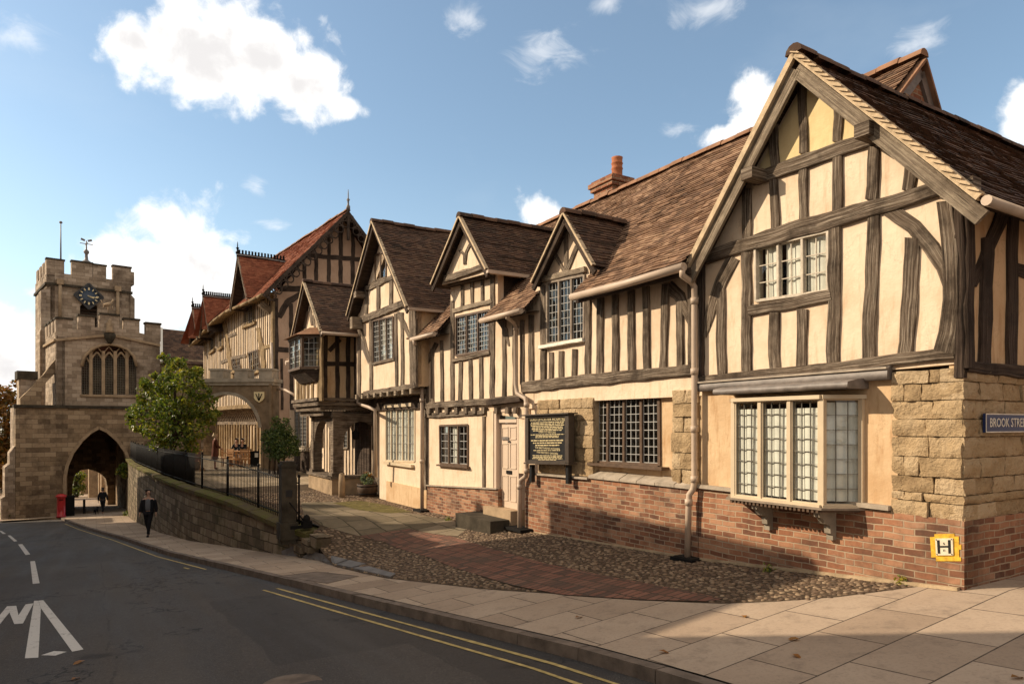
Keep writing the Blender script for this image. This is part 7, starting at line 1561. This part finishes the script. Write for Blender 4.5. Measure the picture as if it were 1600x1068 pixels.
for b, w_, t in ((.862, .80, 'ooooo ooo oooo oo ooooooooo ooo oooo oooooooo'), (.825, .82, 'oooo ooooooo oo ooo oooooooo ooooo oo ooo oooo'), (.788, .80, 'ooo oooooo ooooo oo ooooooo oooo oo oooooooo'), (.750, .76, 'oooo oo ooo ooooooo ooooo ooo oooooo oo'), (.712, .70, 'ooooooo oo ooo ooooo oooooooo')): pass
def scribble(b, w_, h):
    """a line of lettering too small to read in the photograph: a row of little strokes"""
    mb = MB(); x = .5 - w_ / 2
    while x < .5 + w_ / 2 - .012:
        L = random.uniform(.03, .10); e = min(x + L, .5 + w_ / 2); y = x
        while y < e - .004:
            qbar(mb, nf, nq, y, y + .0075, b - h * random.uniform(.3, .5), b + h * random.uniform(.3, .55), -.02, -.014); y += .0098
        x = e + .014
    mb.build('small_lettering', 'gold', nb)
for b, w_ in ((.862, .80), (.826, .82), (.790, .80), (.754, .74), (.718, .76), (.682, .70)): scribble(b, w_, .022)
board_line('OPEN TO VISITORS', .640, hB * .050, maxw=.42)
for b, w_ in ((.592, .82), (.560, .56), (.530, .58)): scribble(b, w_, .020)
for b, w_ in ((.462, .80), (.408, .70), (.355, .58)): scribble(b, w_, .030)
board_line("THE BRETHREN'S KITCHEN", .288, hB * .052, maxw=.60)
scribble(.243, .68, .018)
board_line("THE MASTER'S GARDEN", .185, hB * .052, maxw=.52)
for b, w_ in ((.128, .72), (.095, .70), (.064, .74), (.036, .44)): scribble(b, w_, .020)
# street nameplate on the side wall
s0 = S.uz(1539, 661, .05); zt5, zb5 = S.uz(1539, 645.5, .05)[1], S.uz(1539, 675.5, .05)[1]; hS = zt5 - zb5; Ls = hS * 6.6
sp_ = thing('street_nameplate', 'blue street nameplate with white letters on the stone side wall', 'street sign', S.W(s0[0] + Ls / 2, .03, zb5))
mb = MB(); S.box(mb, s0[0], s0[0] + Ls, .03, .058, zb5, zt5); mb.build('plate', 'sign_blue', sp_)
mb = MB(); bw = hS * .055
for u0_, u1_, z0_, z1_ in ((s0[0], s0[0] + Ls, zt5 - bw, zt5), (s0[0], s0[0] + Ls, zb5, zb5 + bw), (s0[0], s0[0] + bw, zb5 + bw, zt5 - bw), (s0[0] + Ls - bw, s0[0] + Ls, zb5 + bw, zt5 - bw)): S.box(mb, u0_, u1_, .058, .061, z0_, z1_)
mb.build('border', 'white_paint', sp_)
t = text_mesh('lettering', 'BROOK STREET', hS * .68, 'white_paint', sp_, face_matrix(S.W(s0[0] + hS * .38, .0605, (zt5 + zb5) / 2), S.d, Z), .0015, 'LEFT', sx=.92)
# hydrant plate
hf = Frame(W(0, .058, 0), D, N); hq = [hf.uz(1453, 834), hf.uz(1499, 833), hf.uz(1500, 876), hf.uz(1456, 876)]
hy = thing('hydrant_plate', 'white plate with a black H in a yellow painted square on the brick', 'hydrant sign', W(hq[1][0] + .1, .06, hq[2][1]))
mb = MB()
for c in ((0, .98, .14, .90), (.16, .84, .90, 1.0), (.16, 1.04, 0, .14), (.98, 1.06, .42, .60)): qbar(mb, hf, hq, *c, -.006, .004)
mb.build('yellow_backing', 'yellow_paint', hy)
mb = MB(); qbar(mb, hf, hq, .20, .80, .22, .84, 0, .018); mb.build('plate', 'plate_white', hy)
mb = MB()
for c in ((.27, .355, .29, .78), (.645, .73, .29, .78), (.355, .645, .51, .57)): qbar(mb, hf, hq, *c, .018, .022)
mb.build('letter_h', 'sign_black', hy)
mb = MB()
for a, b in ((.24, .80), (.76, .80), (.24, .26), (.76, .26)): x = bil(hq, a, b); mb.ball(hf.W(x[0], .02, x[1]), (.006, .006, .006), 6, 4)
mb.build('screw', 'iron', hy)
mb = MB()
for c in ((.485, .515, .63, .69), (.495, .54, .615, .635), (.47, .485, .36, .44), (.515, .53, .36, .44)): qbar(mb, hf, hq, *c, .018, .021)
mb.build('small_digits', 'sign_black', hy)

# ================================================================== pillar box, bollards, furniture
pb = at(95.5, 806, 44.0); pb.z = gz(pb.x, pb.y) if gz(pb.x, pb.y) < -5 else pb.z
pbx = thing('pillar_box', 'red pillar box on the pavement in front of the chapel gateway', 'post box', pb)
mb = MB(); mb.lathe(pb, [(.0, 0), (.27, 0), (.27, .1), (.235, .12), (.235, 1.28), (.26, 1.30)], 24); mb.build('body', 'red_paint', pbx)
mb = MB(); mb.lathe(pb + Z * 1.28, [(.25, 0), (.31, .02), (.31, .1), (.29, .13), (.16, .21), (.0, .235)], 24); mb.build('cap', 'red_paint', pbx)
toc = Vector((-pb.x, -pb.y, 0)).normalized(); sd_ = Z.cross(toc); mb = MB(); mb.bar(pb + toc * .235 + Z * 1.14 - sd_ * .12, pb + toc * .235 + Z * 1.14 + sd_ * .12, Z, .045, .03); mb.build('posting_slot', 'iron', pbx)
mb = MB(); mb.bar(pb + toc * .24 + Z * .45, pb + toc * .24 + Z * 1.0, sd_, .26, .02); mb.build('door', 'red_paint', pbx)
b_ = gp(131.5, 802); mb = MB(); mb.lathe(b_, [(.0, 0), (.09, 0), (.09, .05), (.075, .06), (.075, .88), (.09, .9), (.06, .98), (0, 1.0)], 10); tag(mb.build('bollard', 'iron'), 'thin black bollard standing inside the gateway arch', 'bollard')
b_ = at(108, 804, 45.3); mb = MB(); mb.box(b_ - Z * .2, (.55, .5, 1.35), CB.d); mb.box(b_ + Z * 1.15, (.6, .55, .12), CB.d); tag(mb.build('litter_bin', 'iron'), 'dark litter bin in the shade beside the red pillar box', 'bin')
TZ = -2.16
def chair(name, label, c, ang, group=None, seat_h=.45):
    c = Vector(c); f = Vector((math.cos(ang), math.sin(ang), 0)); s = Z.cross(f); t = thing(name, label, 'chair', c, group)
    mb = MB(); mb.box(c + Z * (seat_h - .04), (.44, .44, .045), f); mb.build('seat', 'wood_chair', t)
    for a in (-1, 1):
        for b in (-1, 1): mb = MB(); p = c + f * .19 * a + s * .19 * b; mb.bar(p, p + Z * (seat_h - .04 if a > 0 else .92), f, .04, .04); mb.build('leg', 'wood_chair', t)
    mb = MB()
    for z in (.58, .72, .86): mb.bar(c - f * .19 + s * .19 + Z * z, c - f * .19 - s * .19 + Z * z, Z, .06 if z < .8 else .09, .025)
    mb.build('backrest', 'wood_chair', t)
    for b in (-1, 1): mb = MB(); mb.bar(c - f * .19 + s * .21 * b + Z * .66, c + f * .2 + s * .21 * b + Z * .66, s, .045, .03); mb.bar(c + f * .18 + s * .21 * b + Z * .42, c + f * .18 + s * .21 * b + Z * .66, s, .035, .035); mb.build('armrest', 'wood_chair', t)
    return t
def terr(px, d): p = Vector(((px - CX) / FPX, 1, 0)) * d; p.z = gz(p.x, p.y); return p
tb = terr(376, 35.0); tt = thing('garden_table', 'long wooden garden table on the sunlit terrace under the arch', 'table', tb)
mb = MB(); mb.box(tb + Z * .70, (1.15, .8, .05), Vector((1, .15, 0))); mb.build('tabletop', 'wood_chair', tt)
for a, b in ((-.35, -.3), (.35, -.3), (-.35, .3), (.35, .3)): mb = MB(); mb.bar(tb + Vector((a, b, 0)), tb + Vector((a, b, .7)), Vector((1, 0, 0)), .09, .09); mb.build('leg', 'wood_chair', tt)
chair('garden_chair', 'wooden armchair at the left end of the garden table', terr(353.5, 34.2), .2, 'chairs round the garden table')
chair('garden_chair', 'wooden armchair in front of the garden table', terr(384, 33.6), 1.7, 'chairs round the garden table')
chair('garden_chair', 'low wooden chair at the near left corner of the garden table', terr(364, 33.8), 1.2, 'chairs round the garden table', .42)
p = terr(398, 32.6); fb = thing('menu_board', 'dark menu stand with a white sheet beside the arch pier', 'menu board', p); mb = MB(); mb.box(p + Z * .1, (.40, .06, .75), Vector((1, .1, 0)))
for a in (-.18, .18): mb.bar(p + Vector((a, 0, -.02)), p + Vector((a, 0, .95)), Vector((1, 0, 0)), .04, .04)
mb.build('board', 'iron', fb); mb = MB(); mb.box(p + Vector((.1, -.045, .55)), (.15, .01, .2), Vector((1, .1, 0))); mb.build('paper', 'white_paint', fb)
p = terr(306, 30.6); fc = thing('deck_chair', 'folding deck chair with a reddish back behind the railing', 'chair', p); mb = MB()
for a in (-.27, .27): mb.bar(p + Vector((a, -.2, 0)), p + Vector((a - .1, .3, .98)), Vector((1, 0, 0)), .04, .04); mb.bar(p + Vector((a, .35, 0)), p + Vector((a - .05, -.2, .5)), Vector((1, 0, 0)), .04, .04)
mb.bar(p + Vector((-.35, .29, .96)), p + Vector((.17, .29, .96)), Z, .05, .04); mb.build('frame', 'wood_chair', fc); mb = MB(); mb.grid([[p + Vector((-.30 - .04 * k, -.05 + .08 * k, .45 + .12 * k)), p + Vector((.22 - .04 * k, -.05 + .08 * k, .45 + .12 * k))] for k in range(5)]); mb.build('canvas', 'cloth_brown', fc)
# parked cars far down the street at the left edge
for i, (px, d, lab, mt) in enumerate(((6, 78, 'silver car parked far down the street at the left edge', 'stone_grey'), (-6, 84, 'dark car parked behind the silver one at the left edge', 'iron'))):
    c = at(px, 801, d); c.z = -8.1 if i == 0 else -8.3; car = thing('parked_car', lab, 'car', c, 'cars parked down the street'); ax = Vector((-.45, .9, 0)).normalized(); sd2 = Z.cross(ax)
    prof = [(-2.0, .35), (-2.05, .65), (-1.9, .85), (-1.2, .95), (-.6, 1.42), (.9, 1.45), (1.6, 1.0), (2.0, .9), (2.05, .4)]
    rows = [[c + ax * x + sd2 * y * (.86 if z > 1.2 else 1.0) + Z * z for x, z in prof] for y in (-.85, -.8, .8, .85)]
    mb = MB(); mb.grid(rows, False, 0, .5, False); mb.face(rows[0]); mb.face(list(reversed(rows[-1]))); mb.build('body', mt, car)
    for a in (-1.25, 1.25):
        for s2 in (-.8, .8): mb = MB(); mb.tube([c + ax * a + sd2 * (s2 - .1) + Z * .32, c + ax * a + sd2 * (s2 + .1) + Z * .32], .32, 12); mb.build('wheel', 'iron', car)
    mb = MB(); mb.bar(c - ax * .92 + Z * 1.2, c - ax * 1.1 + Z * 1.05, sd2, 1.4, .32); mb.build('windscreen', 'glass_dull', car)
hf_ = thing('terrace_house', 'pale terraced house far down the street at the left edge', 'house', at(-30, 802, 92)); mb = MB(); c = at(-30, 802, 95); mb.box(c - Z, (14, 5, 8), Vector((.3, 1, 0))); mb.build('wall', 'plaster', hf_)
mb = MB(); mb.bar(c + Z * 7 - Vector((2.1, 7, 0)), c + Z * 7 + Vector((2.1, 7, 0)), Vector((1, 0, 0)), 5.6, .3); mb.build('roof', 'tile_dark', hf_)
# ================================================================== houses across the street (they stand left of and behind the camera and shade the road)
def townhouse(name, label, A, B, top, depth, mat, roof='flat', zb=-5.0, win=True):
    A, B = Vector((A[0], A[1])), Vector((B[0], B[1])); d = (B - A).normalized(); n = Vector((d.y, -d.x)); 
    if n.x < 0: n = -n
    fr = Frame(A, d, n); L = (B - A).length; t = thing(name, label, 'house', fr.W(L / 2, -depth / 2, zb), 'houses across the street')
    mb = MB(); fr.box(mb, 0, L, -depth, 0, zb, top); mb.build('wall', mat, t)
    if roof == 'flat': mb = MB(); fr.box(mb, -.03, L + .03, -depth - .05, .06, top, top + .12); mb.build('parapet', 'stone_grey', t)
    k = max(1, int(L / 2.2))
    for i in range(k):
        for z in (top - 1.9, top - 4.6):
            if z - 1 < zb + .5: continue
            u = L * (i + .5) / k; mb = MB(); fr.box(mb, u - .5, u + .5, .005, .05, z - .8, z + .8); o = mb.build('window', 'white_paint', t)
            mb = MB(); fr.box(mb, u - .43, u - .02, .05, .06, z - .73, z + .73); fr.box(mb, u + .02, u + .43, .05, .06, z - .73, z + .73); mb.build('pane', 'sign_black', o)
    mb = MB(); fr.box(mb, L * .5 - .5, L * .5 + .5, .01, .06, zb, zb + 2.6); mb.build('door', 'red_paint', t)
    return t, fr, L
townhouse('town_house', 'brick town house across the street, opposite the long tiled house', (-9.0, 9.22), (-11.6, 13.9), 5.55, 7, 'brick')
t, fr, L = townhouse('town_house', 'cream town house across the street, opposite the front door', (-12.0, 14.2), (-14.15, 17.55), 3.7, 7, 'plaster', zb=-6)
mb = MB(); fr.box(mb, L * .72, L * .72 + .5, -1.2, -.5, 3.75, 5.5); fr.box(mb, L * .72 + .12, L * .72 + .36, -1.0, -.7, 5.5, 6.1); mb.build('chimney', 'brick_dark', t)
t, fr, L = townhouse('town_house', 'brick town house across the street, opposite the porch', (-14.45, 17.85), (-19.0, 23.4), 3.2, 7, 'brick_dark', zb=-6)
mb = MB(); fr.box(mb, L * .4, L * .4 + .6, -1.2, -.5, 3.2, 4.8); mb.build('chimney', 'brick_dark', t)
townhouse('town_house', 'cream town house across the street, opposite the terrace', (-19.4, 23.8), (-23.6, 28.9), 3.8, 7, 'plaster', zb=-7)
townhouse('town_house', 'tall narrow brick house across the street near the chapel', (-24.6, 29.4), (-30.5, 36.6), 3.4, 6, 'brick', zb=-8)
townhouse('town_house', 'last brick house across the street before the chapel', (-31.5, 37.2), (-35.2, 42.2), .6, 6, 'brick_dark', zb=-8)
# a gabled house nearer than the rest: its steep roof lets the sun through in a wedge
hn = thing('gabled_cottage', 'steep gabled cottage across the street, nearest the camera', 'house', (-11.5, 3, -1.7), 'houses across the street')
CG = Frame((-9.0, 7.15), (0, -1), (1, 0))
mb = MB(); CG.slab(mb, [(0, -3), (0, 3.9), (2.0, 9.2), (12.0, 9.2), (14.0, 4), (14, -3)], -8, 0); mb.build('wall', 'plaster', hn)
mb = MB()
for u, z in ((2.5, 1), (5, 1), (8, 1), (11, 1), (3.5, 4.5), (7, 4.5), (10, 4.5)): CG.box(mb, u - .5, u + .5, .005, .05, z - .8, z + .8)
mb.build('window_panels', 'timber_dark', hn)
mb = MB(); mb.bar(CG.W(-.1, -4, 3.75), CG.W(2.05, -4, 9.4), CG.n, 8.2, .15); mb.build('roof', 'tile', hn)
# house on the other corner of the side street, right of and behind the camera
bs_ = Frame((8.4, 1.0), (0.854, 0.52), (-0.52, 0.854)); hc = thing('corner_house', 'brick house on the opposite corner of the side street', 'house', bs_.W(8, -3, -1.7), 'houses across the street')
mb = MB(); bs_.box(mb, 0, 22, -8, 0, -3, 10); mb.build('wall', 'brick_dark', hc)
mb = MB(); bs_.box(mb, -.2, 22.2, -8.2, .2, 10, 10.25); mb.build('parapet', 'stone_grey', hc)
for i in range(7):
    for z in (.6, 3.8): mb = MB(); bs_.box(mb, 1.2 + i * 3, 2.2 + i * 3, .005, .05, z - .8, z + .8); o = mb.build('window', 'white_paint', hc); mb = MB(); bs_.box(mb, 1.27 + i * 3, 2.13 + i * 3, .05, .06, z - .73, z + .73); mb.build('pane', 'sign_black', o)
# ================================================================== people (and a dog)
def skin(name, nodes, edges, mat, parent, M4, sub=2, smooth=True):
    """grows one continuous surface over a joint skeleton: nodes {key: (x, y, z, rx[, ry])}"""
    keys = list(nodes); idx = {k: i for i, k in enumerate(keys)}
    me = bpy.data.meshes.new(name); me.from_pydata([nodes[k][:3] for k in keys], [(idx[a], idx[b]) for a, b in edges], [])
    o = bpy.data.objects.new('tmp_skin', me); COL.objects.link(o); m = o.modifiers.new('s', 'SKIN'); m.use_smooth_shade = True
    for k in keys:
        v = me.skin_vertices[0].data[idx[k]]; n = nodes[k]; v.radius = (n[3], n[4] if len(n) > 4 else n[3]); v.use_root = (idx[k] == 0)
    s = o.modifiers.new('d', 'SUBSURF'); s.levels = sub; s.render_levels = sub
    dg = bpy.context.evaluated_depsgraph_get(); r = bpy.data.meshes.new_from_object(o.evaluated_get(dg)); bpy.data.objects.remove(o)
    r.transform(M4); r.transform(Matrix.Translation(-ORG[parent.name])); r.name = name
    p = bpy.data.objects.new(name, r); COL.objects.link(p); p.parent = parent; ORG[p.name] = ORG[parent.name]
    r.materials.clear(); r.materials.append(MT[mat]); return p
def chain(*ks): return list(zip(ks, ks[1:]))
def person(label, base, ang, J, clothes, hair, hair_len=.0, height=1.68, group=None, fingers=True, head_turn=0.0, head_tilt=0.0, hair_mat='hair'):
    """J: joints of the pose (metres, facing -Y); clothes: list of (name, material, {joint: radius}, chains, offset)"""
    t = thing('person', label, 'person', base, group); M4 = Matrix.Translation(Vector(base)) @ Matrix.Rotation(ang, 4, 'Z') @ Matrix.Scale(height / 1.68, 4)
    n = {'pelvis': (*J['pelvis'], .12, .09), 'waist': (*J['waist'], .105, .08), 'chest': (*J['chest'], .14, .095), 'nb': (*J['nb'], .065, .06)}
    nk = Vector(J['nb']); hd = Matrix.Rotation(head_turn, 3, 'Z') @ Matrix.Rotation(head_tilt, 3, 'X'); H = nk + Vector((0, -.015, .07))
    def hp(x, y, z): return tuple(H + hd @ Vector((x, y, z)))
    n['neck'] = (*H, .048); n['jaw'] = (*hp(0, -.025, .055), .062, .058); n['face'] = (*hp(0, -.02, .12), .076, .082); n['crown'] = (*hp(0, -.005, .185), .068, .075)
    n['nose'] = (*hp(0, -.112, .10), .011, .012); n['nosetip'] = (*hp(0, -.118, .088), .012, .010)
    e = chain('pelvis', 'waist', 'chest', 'nb', 'neck', 'jaw', 'face', 'crown') + [('face', 'nose'), ('nose', 'nosetip')]
    for s in 'lr':
        n['sh' + s] = (*J['sh' + s], .052); n['el' + s] = (*J['el' + s], .040); n['wr' + s] = (*J['wr' + s], .027)
        n['hip' + s] = (*J['hip' + s], .085); n['kn' + s] = (*J['kn' + s], .055); n['an' + s] = (*J['an' + s], .036); n['toe' + s] = (*J['toe' + s], .034)
        e += [('chest', 'sh' + s)] + chain('sh' + s, 'el' + s, 'wr' + s) + [('pelvis', 'hip' + s)] + chain('hip' + s, 'kn' + s, 'an' + s, 'toe' + s)
        if fingers:
            w = Vector(J['wr' + s]); f = (w - Vector(J['el' + s])).normalized(); sx = 1 if s == 'l' else -1; pal = w + f * .055
            n['palm' + s] = (*pal, .018, .030); e.append(('wr' + s, 'palm' + s)); ac = Vector((0, 1, 0)) - f * f.y; ac.normalize(); inn = Vector((-sx, 0, 0))
            for q, (o_, L) in enumerate(((-.028, .062), (-.010, .072), (.009, .068), (.027, .052))):
                a = pal + ac * o_ + f * .035; b = a + f * L * .55 + inn * .008; c = b + f * L * .4 + inn * .022
                n['f%d%s' % (q, s)] = (*a, .0085); n['g%d%s' % (q, s)] = (*b, .008); n['h%d%s' % (q, s)] = (*c, .0065); e += [('palm' + s, 'f%d%s' % (q, s))] + chain('f%d%s' % (q, s), 'g%d%s' % (q, s), 'h%d%s' % (q, s))
            a = pal - ac * .034 + f * .0; b = a - ac * .018 + f * .03 + inn * .015; n['t' + s] = (*a, .010); n['u' + s] = (*b, .0085); e += [('palm' + s, 't' + s), ('t' + s, 'u' + s)]
    skin('body', n, e, 'skin', t, M4, 2)
    for nm, mt, rad, ed, off in clothes:
        nn = {}
        for k, r in rad.items():
            p = J[k]; r = r if isinstance(r, tuple) else (r,); nn[k] = (p[0], p[1] + off, p[2], *r)
        skin(nm, nn, ed, mt, t, M4, 2)
    hn_ = {'a': (*hp(0, .02, .15), .088, .088), 'b': (*hp(0, .005, .205), .06, .066), 'c': (*hp(0, .05, .08), .07, .05), 'd': (*hp(0, .055, .08 - hair_len), .06, .04)}
    skin('hair', hn_, [('a', 'b'), ('a', 'c'), ('c', 'd')], hair_mat, t, M4, 2)
    for sx in (-1, 1):
        mb = MB(); c = M4 @ Vector(hp(sx * .03, -.094, .122)); mb.ball(c, (.009, .009, .007), 6, 4); mb.build('eye', 'sign_black', t)
    mb = MB(); c0, c1 = M4 @ Vector(hp(-.024, -.097, .058)), M4 @ Vector(hp(.024, -.097, .058)); cm = M4 @ Vector(hp(0, -.103, .056)); mb.tube([c0, cm, c1], [.004, .008, .004], 6); mb.build('mouth', 'cloth_brown', t)
    for sx in (-1, 1): mb = MB(); mb.ball(M4 @ Vector(hp(sx * .078, 0, .105)), (.012, .02, .03), 6, 5); mb.build('ear', 'skin', t)
    return t, M4
walkJ = dict(pelvis=(0, 0, .92), waist=(0, 0, 1.07), chest=(0, -.005, 1.27), nb=(0, 0, 1.42), shl=(.165, 0, 1.37), shr=(-.165, 0, 1.37), ell=(.235, .04, 1.11), elr=(-.235, -.01, 1.11), wrl=(.25, .0, .87), wrr=(-.26, -.09, .89),
             hipl=(.085, 0, .87), hipr=(-.085, 0, .87), knl=(.055, -.14, .50), knr=(-.06, .03, .48), anl=(.035, -.20, .085), anr=(-.03, .20, .13), toel=(.04, -.33, .035), toer=(-.035, .09, .035))
walkJ.update(ja=(.115, -.045, 1.38), jb=(.135, -.07, 1.12), jc=(.135, -.06, .86), jd=(-.115, -.045, 1.38), je=(-.135, -.07, 1.12), jf=(-.135, -.06, .86))
base = gp(232, 838); fa_ = math.atan2(base.y, base.x) + math.pi    # towards the camera
p1, M1 = person('woman in an open dark jacket and grey top walking up the pavement beside the wall', base, 0.25, walkJ, [
    ('trousers', 'cloth_black', dict(pelvis=(.145, .115), hipl=.105, knl=.07, anl=.05, hipr=.105, knr=.07, anr=.05), [('pelvis', 'hipl')] + chain('hipl', 'knl', 'anl') + [('pelvis', 'hipr')] + chain('hipr', 'knr', 'anr'), .0),
    ('shoe', 'cloth_black', dict(anl=.045, toel=.042), [('anl', 'toel')], 0), ('shoe', 'cloth_black', dict(anr=.045, toer=.042), [('anr', 'toer')], 0),
    ('grey_top', 'cloth_grey', dict(pelvis=(.135, .115), waist=(.13, .12), chest=(.165, .125), nb=(.075, .07)), chain('pelvis', 'waist', 'chest', 'nb'), -.012),
    ('jacket', 'cloth_black', dict(pelvis=(.185, .115), waist=(.165, .11), chest=(.18, .12), shl=.085, shr=.085, nb=(.085, .07)), chain('pelvis', 'waist', 'chest', 'nb') + [('chest', 'shl'), ('chest', 'shr')], .045),
    ('jacket_front', 'cloth_black', dict(ja=.062, jb=.06, jc=.07), chain('ja', 'jb', 'jc'), 0), ('jacket_front', 'cloth_black', dict(jd=.062, je=.06, jf=.07), chain('jd', 'je', 'jf'), 0),
    ('sleeve', 'cloth_black', dict(shl=.082, ell=.072, wrl=.058), chain('shl', 'ell', 'wrl'), .005), ('sleeve', 'cloth_black', dict(shr=.082, elr=.072, wrr=.058), chain('shr', 'elr', 'wrr'), .005)],
    'hair', .06, 1.66, head_turn=.55, head_tilt=-.22)
mb = MB(); mb.ball(M1 @ Vector((-.11, .08, 1.45)), (.07, .06, .05), 8, 6, jit=.06); mb.build('hood_lining', 'cloth_cream', p1)
standJ = dict(walkJ); standJ.update(knl=(.08, -.03, .48), knr=(-.08, .02, .48), anl=(.08, -.02, .08), anr=(-.08, .06, .08), toel=(.09, -.16, .03), toer=(-.09, -.08, .03), ell=(.23, -.06, 1.12), elr=(-.23, -.05, 1.12), wrl=(.12, -.22, 1.02), wrr=(-.12, -.22, 1.02))
standJ['hem'] = (0, .01, .42); standJ['hem2'] = (0, .01, .62)
b2_ = terr(336, 32.0)
person('woman in a long brown coat standing on the terrace near the deck chair', b2_, 2.2, standJ, [
    ('coat', 'cloth_brown', dict(hem=(.23, .17), hem2=(.215, .16), pelvis=(.20, .15), waist=(.175, .13), chest=(.18, .13), nb=(.07, .06), shl=.078, ell=.066, wrl=.05, shr=.078, elr=.066, wrr=.05), chain('hem', 'hem2', 'pelvis', 'waist', 'chest', 'nb') + [('chest', 'shl')] + chain('shl', 'ell', 'wrl') + [('chest', 'shr')] + chain('shr', 'elr', 'wrr'), .0),
    ('shoe', 'cloth_brown', dict(anl=.045, toel=.042), [('anl', 'toel')], 0), ('shoe', 'cloth_brown', dict(anr=.045, toer=.042), [('anr', 'toer')], 0)], 'hair', .05, 1.66, hair_mat='hair_blond')
sitJ = dict(pelvis=(0, 0, .54), waist=(0, .02, .70), chest=(0, .0, .92), nb=(0, -.02, 1.07), shl=(.165, -.01, 1.02), shr=(-.165, -.01, 1.02), ell=(.22, -.12, .80), elr=(-.22, -.12, .80), wrl=(.12, -.33, .76), wrr=(-.12, -.33, .76), hipl=(.09, -.03, .52), hipr=(-.09, -.03, .52), knl=(.1, -.43, .50), knr=(-.1, -.43, .50), anl=(.1, -.42, .09), anr=(-.1, -.42, .09), toel=(.1, -.55, .035), toer=(-.1, -.55, .035))
for px, lab, lab2, a in ((370, 'seated person with dark hair, left of the two behind the garden table', 'wooden chair under the left of the two people behind the table', .05), (379.5, 'seated person with dark hair, right of the two behind the garden table', 'wooden chair under the right of the two people behind the table', -.1)):
    bs = terr(px, 36.1); person(lab, bs, a, sitJ, [
        ('jumper', 'cloth_black', dict(pelvis=(.15, .12), waist=(.135, .11), chest=(.16, .12), nb=(.06, .055), shl=.07, ell=.058, wrl=.042, shr=.07, elr=.058, wrr=.042), chain('pelvis', 'waist', 'chest', 'nb') + [('chest', 'shl')] + chain('shl', 'ell', 'wrl') + [('chest', 'shr')] + chain('shr', 'elr', 'wrr'), 0),
        ('trousers', 'cloth_grey', dict(pelvis=(.15, .11), hipl=.09, knl=.07, anl=.05, hipr=.09, knr=.07, anr=.05), [('pelvis', 'hipl')] + chain('hipl', 'knl', 'anl') + [('pelvis', 'hipr')] + chain('hipr', 'knr', 'anr'), 0)], 'hair', .05, 1.66, 'people seated at the garden table')
    chair('garden_chair', lab2, bs + Vector((0, .02, 0)), -1.57 + a, 'chairs round the garden table')
b3 = gp(160.5, 802.5)
person('dark clad person walking away through the gateway with a small dog', b3, 3.5, walkJ, [
    ('coat', 'cloth_black', dict(pelvis=(.2, .14), waist=(.175, .13), chest=(.185, .13), nb=(.07, .06), shl=.08, ell=.07, wrl=.05, shr=.08, elr=.07, wrr=.05), chain('pelvis', 'waist', 'chest', 'nb') + [('chest', 'shl')] + chain('shl', 'ell', 'wrl') + [('chest', 'shr')] + chain('shr', 'elr', 'wrr'), 0),
    ('trousers', 'cloth_black', dict(pelvis=(.15, .12), hipl=.1, knl=.07, anl=.05, hipr=.1, knr=.07, anr=.05), [('pelvis', 'hipl')] + chain('hipl', 'knl', 'anl') + [('pelvis', 'hipr')] + chain('hipr', 'knr', 'anr'), 0)], 'hair', .03, 1.74)
bd = gp(150, 803); dog = thing('dog', 'small dark dog on a lead beside the person in the gateway', 'dog', bd); MD = Matrix.Translation(bd) @ Matrix.Rotation(3.3, 4, 'Z')
nd_ = dict(chest=(0, -.12, .30, .085, .10), belly=(0, .05, .31, .065, .075), rump=(0, .18, .31, .07, .08), neck=(0, -.22, .38, .05), head=(0, -.29, .45, .055), muz=(0, -.38, .43, .028), tail=(0, .27, .38, .022), tail2=(0, .33, .46, .014), earl=(.045, -.27, .51, .016), earr=(-.045, -.27, .51, .016))
ed_ = chain('rump', 'belly', 'chest', 'neck', 'head', 'muz') + [('rump', 'tail'), ('tail', 'tail2'), ('head', 'earl'), ('head', 'earr')]
for s, x in (('l', .055), ('r', -.055)):
    dy = .03 if s == 'l' else -.03
    nd_['fe' + s] = (x, -.13 + dy * .3, .18, .03); nd_['fw' + s] = (x, -.14 + dy, .09, .021); nd_['fp' + s] = (x, -.16 + dy, .018, .022); ed_ += [('chest', 'fe' + s)] + chain('fe' + s, 'fw' + s, 'fp' + s)
    nd_['hk' + s] = (x, .14 - dy * .3, .20, .042); nd_['hh' + s] = (x, .22 - dy, .11, .02); nd_['hp' + s] = (x, .19 - dy, .018, .022); ed_ += [('rump', 'hk' + s)] + chain('hk' + s, 'hh' + s, 'hp' + s)
skin('body', nd_, ed_, 'cloth_black', dog, MD, 2)
mb = MB(); mb.tube([MD @ Vector((0, -.2, .42)), lerp(MD @ Vector((0, -.2, .42)), b3 + Z * .85, .5) - Z * .04, b3 + Z * .85], .006, 5); mb.build('lead', 'iron', dog)
